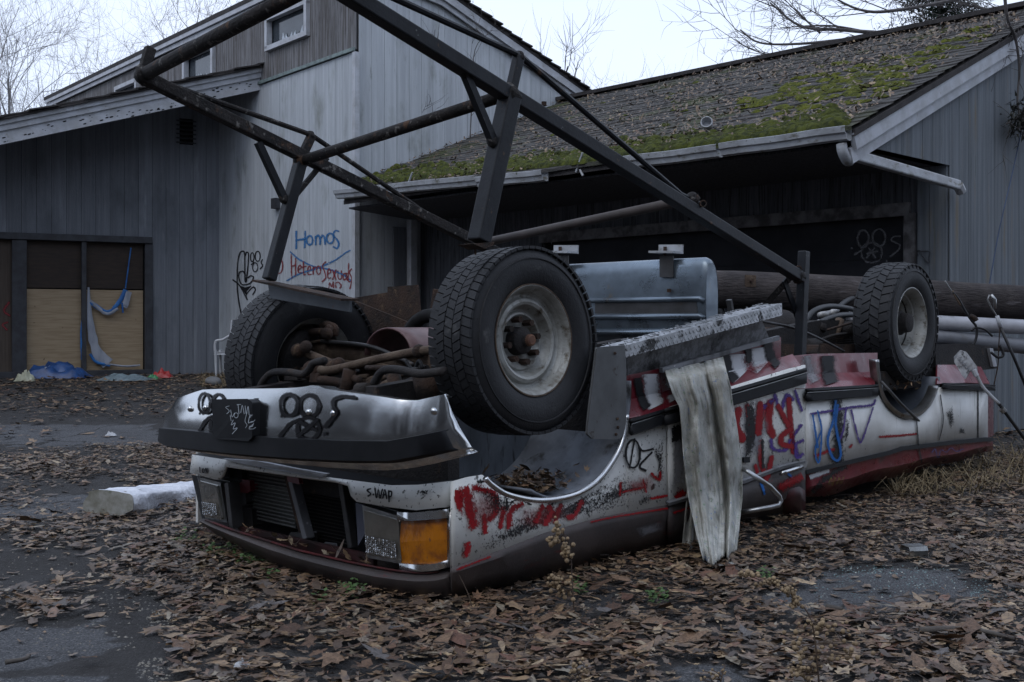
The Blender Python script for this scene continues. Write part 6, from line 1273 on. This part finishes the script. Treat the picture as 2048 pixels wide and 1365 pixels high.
for i in range(230):
    x, y = random.uniform(330, 2040), random.uniform(1130, 1362)
    q = np.array([x]), np.array([y])
    if any(in_poly(*q, b)[0] for b in BARE) or (x < 1345 and y < lerp_tab([(330, 1060), (430, 1085), (650, 1175), (840, 1215), (945, 1205), (1345, 1110)], x)): continue
    big_leaf(gnd(x, y), random.uniform(.042, .072), random.choice((.5, .6, .6, .7, .7, .7, .8, .9, 1.0)), i)
# leaves heaped in the wheel arch and along the grille shelf
pl = []; 
for k in range(330):
    s = random.gauss((sA + sB) / 2 - .02, .075); t = random.uniform(.02, .26); z0 = pc.z + .015 + ((s - (sA + sB) / 2) ** 2) * 1.4; pl.append(TS(s, t, z0 + random.random() ** 1.5 * .07 * max(0, 1 - ((s - (sA + sB) / 2 + .0) / .2) ** 2)))
for k in range(70): pl.append(TS(random.uniform(s2 - .1, s2 + .26), random.uniform(.0, .25), sd(1830, 775).z + random.uniform(-.02, .03)))
for k in range(34):
    x = random.uniform(470, 730); pl.append(pt(x, lerp_tab(lT, x) - random.uniform(0, 9), LIPC, -.04))
o = leaves_mesh('caught_leaves', np.array([list(p) for p in pl]), rng.uniform(.015, .035, len(pl)), m_leaf, flat=.45); tag(o, 'dry leaves heaped inside the truck wheel arch and grille', 'leaves', kind='stuff')
# leaves on the garage roof
pr, sr = [], []
for k in range(34000):
    x, y = random.uniform(720, 2040), random.uniform(30, 372); p = roofpt(x, y); b = (p - RP).dot(v2); a = (p - G0).dot(u2)
    if not (0 < b < RV - .05 and 0 < a < lb(b) - .02): continue
    band = math.exp(-((y - lerp_tab([(1300, 190), (1500, 150), (1700, 110), (1850, 75), (2000, 45)], x)) / 28) ** 2) * sstep(1250, 1650, x)
    d = .55 + 1.0 * band + .35 * sstep(.35, 0, lb(b) - a) + .25 * (mnoise.noise(Vector((x / 70, y / 26, 9))) > .1) + .2 * sstep(330, 360, y)
    if 1480 < x < 1960 and abs(y - lerp_tab([(1480, 215), (1600, 195), (1720, 185), (1850, 135), (1960, 80)], x)) < 34: d *= .35
    if random.random() < d: pr.append(list(p + RN * .03)); sr.append(random.uniform(.012, .036))
e1, e2, e3 = np.array(u2), np.array((v2 + Z * rk).normalized()), np.array(RN)
o = leaves_mesh('roof_leaves', np.array(pr), np.array(sr), m_leafr, normals=(e1, e2, e3), flat=.4, col=np.clip(rng.normal(.62, .25, len(pr)), 0, 1)); tag(o, 'scattered dry leaves lying on the mossy garage roof', 'leaves', kind='stuff')
# crumbs, stems and twigs worked into the litter
cr0, _s = leaf_field(42000, 2.6, 9, .01, .01); cb = rng.random(len(cr0)) * 6.283; cl0 = rng.uniform(.004, .02, len(cr0)); cw = rng.uniform(.15, .6, len(cr0)) * cl0
dx, dy = np.cos(cb), np.sin(cb); tri = np.stack([np.stack([-dx * cl0, -dy * cl0, 0 * cb + .002], -1), np.stack([dx * cl0, dy * cl0, rng.uniform(0, .01, len(cr0))], -1), np.stack([-dy * cw, dx * cw, rng.uniform(0, .012, len(cr0))], -1)], 1) + cr0[:, None, :] + np.array([0, 0, .006])
q = len(cr0); me = bpy.data.meshes.new('leaf_crumbs'); me.from_pydata(tri.reshape(-1, 3).tolist(), [], np.arange(q * 3).reshape(-1, 3).tolist()); a = me.attributes.new('a', 'FLOAT', 'POINT'); a.data.foreach_set('value', np.repeat(rng.random(q), 3).astype(np.float32)); me.materials.append(m_leaf)
o = bpy.data.objects.new('leaf_crumbs', me); COL.objects.link(o); tag(o, 'crumbled leaf fragments between the fallen leaves', 'leaf crumbs', kind='stuff')
tg, _s = leaf_field(900, 2.6, 8, .01, .01); tw_ = MB()
for p_ in tg:
    a = random.uniform(0, 6.28); l_ = random.uniform(.04, .16); p_ = Vector(p_) + Z * .022; d_ = Vector((math.cos(a), math.sin(a), random.gauss(0, .05))); tw_.tube([p_, p_ + d_ * l_ * .5 + Vector((random.gauss(0, .008), random.gauss(0, .008), .004)), p_ + d_ * l_], [.0022, .0018, .001], 4, cap=False)
tag(tw_.build('fine_twigs', M('twig_bark', (.075, .06, .05), (.045, .036, .032), 12, rough=.9)), 'fine broken twigs strewn through the leaves', 'twigs', kind='stuff')
# ------------------------------------------------------------------ gravel, broken glass, weeds, dry grass
def chips(name, polys, n, r0, r1, mat, label, cat, h_=.6):
    mb = MB()
    for k in range(n):
        cx_, cy_, rx, ry = random.choice(polys); a = random.uniform(0, 6.28); q = math.sqrt(random.random()); p = gnd(cx_ + rx * q * math.cos(a), cy_ + ry * q * math.sin(a)); r_ = random.uniform(r0, r1); b = random.uniform(0, 6)
        V4 = [p + Vector((math.cos(b + t) * r_ * random.uniform(.6, 1.2), math.sin(b + t) * r_ * random.uniform(.6, 1.2), 0)) for t in (0, 2.1, 4.2)]; mb.add(V4 + [p + Z * r_ * h_], [(0, 1, 3), (1, 2, 3), (2, 0, 3)])
    return tag(mb.build(name, mat), label, cat, kind='stuff')
chips('gravel', [(250, 1205, 90, 22), (310, 1340, 40, 24), (180, 1270, 120, 40), (60, 1150, 100, 60), (330, 1240, 40, 20)], 520, .002, .008, M('pale_gravel', (.28, .26, .22), (.12, .12, .12), 30, rough=.8), 'loose pale gravel on the bare asphalt', 'gravel')
chips('broken_glass', [(1900, 1160, 110, 20), (1990, 1190, 50, 22), (1780, 1140, 110, 9), (1720, 1170, 140, 30)], 800, .002, .006, M('green_glass_crumbs', (.14, .22, .22), (.07, .12, .13), 40, rough=.1, spec=.8), 'crumbs of greenish broken safety glass on the asphalt', 'broken glass')
m_weed = M('weed_green', (.07, .13, .035), (.045, .085, .025), 20, rough=.7)
for i, (x, y, rx, ry, n) in enumerate(((372, 1088, 26, 7, 60), (440, 1118, 36, 9, 110), (515, 1132, 42, 13, 150), (700, 1198, 34, 12, 90), (1160, 1192, 16, 8, 40), (1312, 1212, 24, 8, 50), (1530, 1168, 20, 8, 40), (545, 1165, 16, 5, 24), (640, 1215, 14, 4, 20))):
    mb = MB()
    for k in range(n):
        a = random.uniform(0, 6.28); q = math.sqrt(random.random()); p = gnd(x + rx * q * math.cos(a), y + ry * q * math.sin(a)) + Z * random.uniform(.01, .06); b = random.uniform(0, 6.28); l_ = random.uniform(.012, .024); d1_ = Vector((math.cos(b), math.sin(b), random.uniform(-.2, .6))) * l_; d2_ = Vector((-math.sin(b), math.cos(b), random.uniform(-.3, .3))) * l_ * .45
        mb.add([p, p + d1_ * .5 + d2_, p + d1_, p + d1_ * .5 - d2_], [(0, 1, 2, 3)])
    wd = ('spreading low green weed beside the hood lip' if i in (0, 1, 2, 7, 8) else 'small green weed among leaves in front of the hood' if i == 3 else 'tiny green seedling by the dry weed stalk' if i == 4 else 'tiny green seedling below the fender' if i == 5 else 'tiny green seedling at the foot of the curtain')
    tag(mb.build('green_weed', m_weed), wd, 'weed', 'low green weeds', 'stuff')
gr_ = MB()
for k in range(650):
    x = random.uniform(1790, 2160); y = random.uniform(lerp_tab([(1780, 985), (1900, 930), (2048, 890)], x), lerp_tab([(1780, 1000), (1900, 1000), (2048, 985)], x)); p = gnd(x, y); a = random.uniform(0, 6.28); l_ = random.uniform(.05, .24); lean = random.uniform(.8, 2.4)
    d_ = Vector((math.cos(a), math.sin(a), 0)); w_ = Vector((-d_.y, d_.x, 0)) * .003; c1 = p + d_ * l_ * lean * .4 + Z * l_ * .6; c2 = p + d_ * l_ * lean + Z * l_ * .65 * random.uniform(.4, 1.1)
    gr_.add([p - w_, p + w_, c1 + w_, c1 - w_, c2], [(0, 1, 2, 3), (3, 2, 4)])
for k in range(500):
    x = random.uniform(400, 458); y = random.uniform(752, 776); p = gnd(x, y); a = random.uniform(0, 6.28); l_ = random.uniform(.05, .2); d_ = Vector((math.cos(a), math.sin(a), 0)); w_ = Vector((-d_.y, d_.x, 0)) * .005; gr_.add([p - w_, p + w_, p + d_ * l_ + Z * l_ * random.uniform(.1, .8)], [(0, 1, 2)])
tag(gr_.build('dry_grass', M('straw', (.22, .17, .095), (.12, .09, .05), 12, rough=.8)), 'dead straw-coloured grass beside the truck tail and the chair', 'grass', kind='stuff')
m_seed = M('dry_seed', (.34, .25, .15), (.22, .16, .10), 30, rough=.9); m_stem = M('dry_stem', (.10, .07, .05), (.07, .05, .04), 20, rough=.9)
def weed(base, pts, heads, label, r_=.003, Y=None, seeds=60, sr_=.008):
    b = gnd(*base); Yw = b.y; P = spline([b] + [at(x, y, Yw + .02 * k) for k, (x, y) in enumerate(pts)], 5); t = thing('dry_weed', label, 'weed', tuple(b), 'dead weed stalks'); MB().tube(P, [r_ * (1 - .6 * i / len(P)) for i in range(len(P))], 5).build('stem', m_stem, t, smooth=True); sdm = MB(); tw = MB()
    for k in range(seeds):
        x, y, rx, ry = random.choice(heads); p = at(x + random.gauss(0, rx * .6), y + random.gauss(0, ry * .6), Yw + random.gauss(0, .02)); sdm.ball(p, sr_ * random.uniform(.6, 1.2), 6, 4); q = min(P, key=lambda v: (v - p).length); tw.tube([q, p], .0012, 3)
    tag(sdm.build('seed_heads', m_seed, t, smooth=True), None, None, kind='stuff'); tag(tw.build('stalklets', m_stem, t), None, None, kind='stuff')
weed((1150, 1235), [(1145, 1180), (1142, 1120), (1135, 1080), (1118, 1055)], [(1116, 1058, 9, 12), (1105, 1082, 12, 8), (1128, 1095, 10, 14), (1135, 1110, 9, 12), (1115, 1160, 22, 12), (1120, 1185, 20, 12), (1108, 1170, 12, 8)], 'dead weed stalk with tan seed heads against the dark fender', seeds=120, sr_=.008)
weed((1640, 1420), [(1635, 1330), (1618, 1230), (1560, 1180), (1490, 1148)], [(1500, 1150, 18, 5), (1540, 1165, 18, 6), (1575, 1180, 16, 8), (1590, 1200, 14, 14), (1640, 1255, 40, 16), (1610, 1300, 40, 30), (1680, 1300, 40, 30), (1600, 1345, 30, 14)], 'dead weed with drooping brown plume in front of the bare asphalt', seeds=190, sr_=.0065)
weed((1165, 1420), [(1160, 1365), (1150, 1330)], [(1160, 1345, 14, 22)], 'low dead weed tuft at the lower leaf edge', seeds=26, sr_=.005)
weed((1430, 1420), [(1440, 1370), (1450, 1330)], [(1430, 1350, 30, 18)], 'wispy dead weed tuft on the small bare patch', seeds=20, sr_=.004)
for bx, tx, ty in ((947, 918, 1150), (1018, 1016, 1190)):
    b = gnd(bx, 1228); tag(MB().tube(spline([b, at((bx + tx) / 2 + 4, (1228 + ty) / 2, b.y), at(tx, ty, b.y)], 4), [.0025 - .0002 * k for k in range(9)], 4).build('dry_stalk', m_stem), 'single thin dead stalk rising before the hood', 'stalk', 'thin dead stalks')
# ------------------------------------------------------------------ bare trees
m_bark = M('winter_bark', (.30, .29, .29), (.20, .19, .19), 8, (1, 1, .3), rough=.9); m_barkd = M('dark_bark', (.11, .10, .10), (.07, .065, .062), 8, rough=.9)
def grow(mb, p, d, l_, r_, lev, rnd, up=.15, kids=3, droop=0):
    n = 4 if lev else 7; P = [p]; c = p.copy(); dd_ = d.normalized()
    for i in range(n):
        dd_ = (dd_ + Vector((rnd.gauss(0, .16), rnd.gauss(0, .16), rnd.gauss(0, .10) + up * .35 - droop))).normalized(); c = c + dd_ * l_ / n; P.append(c.copy())
    mb.tube(P, [r_ * (1 - .75 * i / n) for i in range(n + 1)], 5 if r_ > .02 else 3, cap=False)
    if lev <= 0: return
    for k in range(kids + (2 if lev > 2 else 0)):
        f = rnd.uniform(.3, 1); i = min(n - 1, int(f * n)); q = P[i].lerp(P[i + 1], f * n - i); base = (P[i + 1] - P[i]).normalized(); a = rnd.uniform(0, 6.28); s_ = base.cross(Vector((math.cos(a), math.sin(a), .3))).normalized()
        grow(mb, q, base * rnd.uniform(.5, .9) + s_ * rnd.uniform(.5, .9), l_ * rnd.uniform(.45, .68), r_ * (1 - .7 * f) * .6 + .002, lev - 1, rnd, up, kids, droop)
def tree(px, Y, h_, r_, label, seed, lev=4, kids=3, mat=None, lean=0):
    rnd = random.Random(seed); b = at(px, HY, Y); b.z = gz(b.x, b.y) - .05; t = thing('bare_tree', label, 'tree', tuple(b), 'leafless trees behind the buildings')
    tk_ = MB(); P = [b + Vector((lean * h_ * .45 * f + .15 * math.sin(f * 3 + seed), 0, h_ * .5 * f)) for f in (0, .25, .5, .75, 1)]; tk_.tube(P, [r_ * (1 - .35 * f) for f in (0, .25, .5, .75, 1)], 8); tk_.build('trunk', mat or m_bark, t, smooth=True)
    cr_ = MB()
    for k in range(4): grow(cr_, P[2 + (k % 3)], Vector((rnd.uniform(-.6, .6), rnd.uniform(-.6, .6), 1)), h_ * rnd.uniform(.38, .52), r_ * .62, lev, rnd, .22, kids)
    return tag(cr_.build('crown', mat or m_bark, t), None, None, kind=None)
tree(18, 30, 9.6, .075, 'pale bare tree left of the low wing roof', 3); tree(62, 34, 9.0, .065, 'slim pale bare tree rising over the low wing roof', 8); tree(-30, 28, 9.6, .08, 'bare tree with many fine twigs beyond the wing', 5)
tree(240, 38, 10.6, .07, 'bare tree above the long white eave', 12, mat=m_barkd); tree(345, 40, 13.4, .075, 'twiggy bare tree behind the upper roof', 21, mat=m_barkd); tree(430, 42, 14.5, .08, 'tall bare tree behind the upper roof slope', 33, mat=m_barkd)
tree(1118, 27, 7.4, .075, 'small bare tree behind the roof valley', 41, mat=m_barkd, lev=3); tree(1165, 30, 7.6, .075, 'forked small bare tree above the garage ridge', 49, mat=m_barkd, lev=3); tree(1085, 26, 6.6, .05, 'thin bare tree against the shed roof edge', 51, mat=m_barkd, lev=3)
# limbs of the tree beyond the garage reach in over its ridge
bt = thing('overhanging_tree', 'bare tree with long limbs reaching over the garage ridge', 'tree', tuple(at(2380, HY, 16))); rnd = random.Random(77); b = at(2380, HY, 16); b.z = 0
MB().tube([b, b + Z * 3, b + Vector((-.2, 0, 5.5)), b + Vector((-.3, 0, 7.5))], [.25, .22, .18, .12], 8).build('trunk', m_barkd, bt, smooth=True); lm = MB()
for pts, r_ in ((((2330, 40), (2150, 10), (2048, 14), (1900, 46), (1800, 66), (1680, 60), (1600, 52), (1540, 6)), .055), (((2300, 60), (2100, 40), (2000, 30), (1850, 62), (1720, 76), (1600, 88), (1520, 86), (1480, 60)), .045), (((1720, 76), (1650, 92), (1560, 112), (1500, 98), (1470, 78)), .02), (((2080, -30), (1960, -10), (1800, 20), (1720, 20), (1640, -20)), .04), (((1640, 66), (1600, 30), (1560, -10)), .018), (((1760, 70), (1660, 52), (1560, 56)), .02)):
    P = spline([at(x, y, 15.5 + .5 * math.sin(x * .01)) for x, y in pts], 5); n = len(P); lm.tube(P, [r_ * (1 - .8 * i / n) for i in range(n)], 6, cap=False)
    for k in range(9):
        i = rnd.randrange(n // 4, n - 1); d_ = (P[i + 1] - P[i]).normalized(); grow(lm, P[i], d_ + Vector((rnd.uniform(-.5, .3), rnd.uniform(-.6, .6), rnd.uniform(-.5, .9))), rnd.uniform(.5, 1.2), r_ * .3 * (1 - .6 * i / n) + .003, 2, rnd, .05, 3)
lm.build('limbs', m_barkd, bt)
ev = thing('evergreen_tree', 'dark evergreen tree top behind the garage ridge', 'tree', tuple(at(1880, HY, 20))); b = at(1880, HY, 20); b.z = 0; MB().tube([b, b + Z * 8.0], [.2, .04], 8).build('trunk', m_barkd, ev); nl = MB()
for k in range(230):
    f = rnd.random(); c = b + Z * (4.4 + 3.6 * f); a = rnd.uniform(0, 6.28); L_ = (1.7 - 1.0 * f) * rnd.uniform(.5, 1.1); d_ = Vector((math.cos(a), math.sin(a), rnd.uniform(-.1, .3)))
    for j in range(60):
        g = rnd.random(); p = c + d_ * L_ * g + Vector((rnd.gauss(0, .06), rnd.gauss(0, .06), rnd.gauss(0, .05) - .15 * g * g)); q = Vector((rnd.gauss(0, 1), rnd.gauss(0, 1), rnd.gauss(0, .6))).normalized(); w_ = q.cross(Z).normalized() * .016; nl.add([p - w_, p + w_, p + q * .12 + d_ * .06], [(0, 1, 2)])
nl.build('crown', M('evergreen_needles', (.02, .04, .025), (.012, .024, .016), 6, rough=.8), ev)
# saplings rooted in the roof litter against the tall wall
for i, (pts, lab) in enumerate(((((845, 312), (848, 240), (862, 130), (870, 60)), 'tallest thin sapling growing from the garage roof by the tall wall'), (((738, 345), (730, 290), (700, 240), (668, 190)), 'thin forked sapling growing at the roof corner'), (((828, 318), (826, 262), (800, 210)), 'short bare sapling rooted in roof leaves'), (((940, 280), (944, 200), (950, 100), (985, 60)), 'wiry sapling on the roof under the shed roof edge'))):
    p0 = roofpt(*pts[0]); q = thing('roof_sapling', lab, 'sapling', tuple(p0), 'saplings on the garage roof'); P = spline([at(x, y, p0.y) for x, y in pts], 5); MB().tube(P, [.010 * (1 - .7 * k / len(P)) for k in range(len(P))], 5).build('stem', m_barkd, q); tw = MB()
    for k in range(9): j = rnd.randrange(3, len(P) - 1); grow(tw, P[j], Vector((rnd.uniform(-.8, .8), rnd.uniform(-.3, .3), .8)), rnd.uniform(.3, .7), .004, 1, rnd, .2, 2)
    tw.build('twigs', m_barkd, q)
# vine and blue line on the gable wall
gw = K + nGB * .05
vn = thing('hanging_vine', 'dead vine hanging down the grey gable wall', 'vine', tuple(wallpt(2030, 250, gw, v2))); P = spline([wallpt(x, y, gw, v2) + nGB * .06 for x, y in ((1995, -20), (2002, 40), (2018, 80), (2026, 140), (2022, 200), (2024, 235), (2000, 250))], 5); MB().tube(P, [.016 - .0003 * k for k in range(len(P))], 6).build('stem', m_barkd, vn, smooth=True); tw = MB()
for k in range(26): j = rnd.randrange(0, len(P) - 1); grow(tw, P[j], Vector((rnd.uniform(-1, .5), -.3, rnd.uniform(-.8, .6))), rnd.uniform(.2, .5), .004, 1, rnd, 0, 3)
tw.build('twigs', m_barkd, vn); cl_ = MB()
for k in range(500):
    c = wallpt(2030 + random.gauss(0, 16), 245 + random.gauss(0, 18), gw, v2) + nGB * random.uniform(.02, .18); q = Vector((random.gauss(0, 1), random.gauss(0, 1), random.gauss(0, 1))).normalized(); w_ = q.cross(Z).normalized() * .012; cl_.add([c - w_, c + w_, c + q * .07], [(0, 1, 2)])
tag(cl_.build('dead_foliage', M('dead_vine_leaf', (.05, .05, .04), (.03, .03, .025), 9, rough=.9), vn), None, None, kind='stuff')
o = MB().tube(spline([wallpt(x, y, gw, v2) + nGB * .04 for x, y in ((2052, 180), (2020, 330), (1990, 460), (1970, 570))], 4), .006, 5).build('blue_line', M('faded_blue_cord', (.06, .09, .16), rough=.7)); tag(o, 'thin faded blue cord slanting down the gable wall', 'cord')
# ------------------------------------------------------------------ the wood behind the photographer (it shows in the chrome; unseen, thickened to dim frontal light)
wd = MB(); rnd = random.Random(5)
for k in range(340):
    a = rnd.uniform(150, 390); d_ = rnd.uniform(11, 30); x, y = d_ * math.cos(R(a)), d_ * math.sin(R(a)) * 1.0 - 1.0
    if y > 5 or (y > -2 and abs(x) < 10): continue
    h_ = rnd.uniform(9, 15); b = Vector((x, y, -.05)); r_ = rnd.uniform(.12, .3); P = [b, b + Vector((rnd.gauss(0, .3), rnd.gauss(0, .3), h_ * .5)), b + Vector((rnd.gauss(0, .6), rnd.gauss(0, .6), h_))]; wd.tube(P, [r_, r_ * .7, r_ * .15], 5, cap=False)
    for j in range(16):
        f = rnd.uniform(.15, .95); q = P[0].lerp(P[2], f); a2 = rnd.uniform(0, 6.28); wd.tube([q, q + Vector((math.cos(a2), math.sin(a2), rnd.uniform(.2, .9))) * rnd.uniform(1.2, 3.2)], [r_ * .35 * (1 - f) + .03, .01], 3, cap=False)
    for j in range(10): c = b + Vector((rnd.gauss(0, .8), rnd.gauss(0, .8), rnd.uniform(.2, 2.2))); wd.tube([c, c + Vector((rnd.gauss(0, 1), rnd.gauss(0, 1), rnd.uniform(.3, 1.5)))], [.03, .01], 3, cap=False)
tag(wd.build('woodland', m_barkd), 'leafless wood at the edge of the yard', 'wood', kind='stuff')
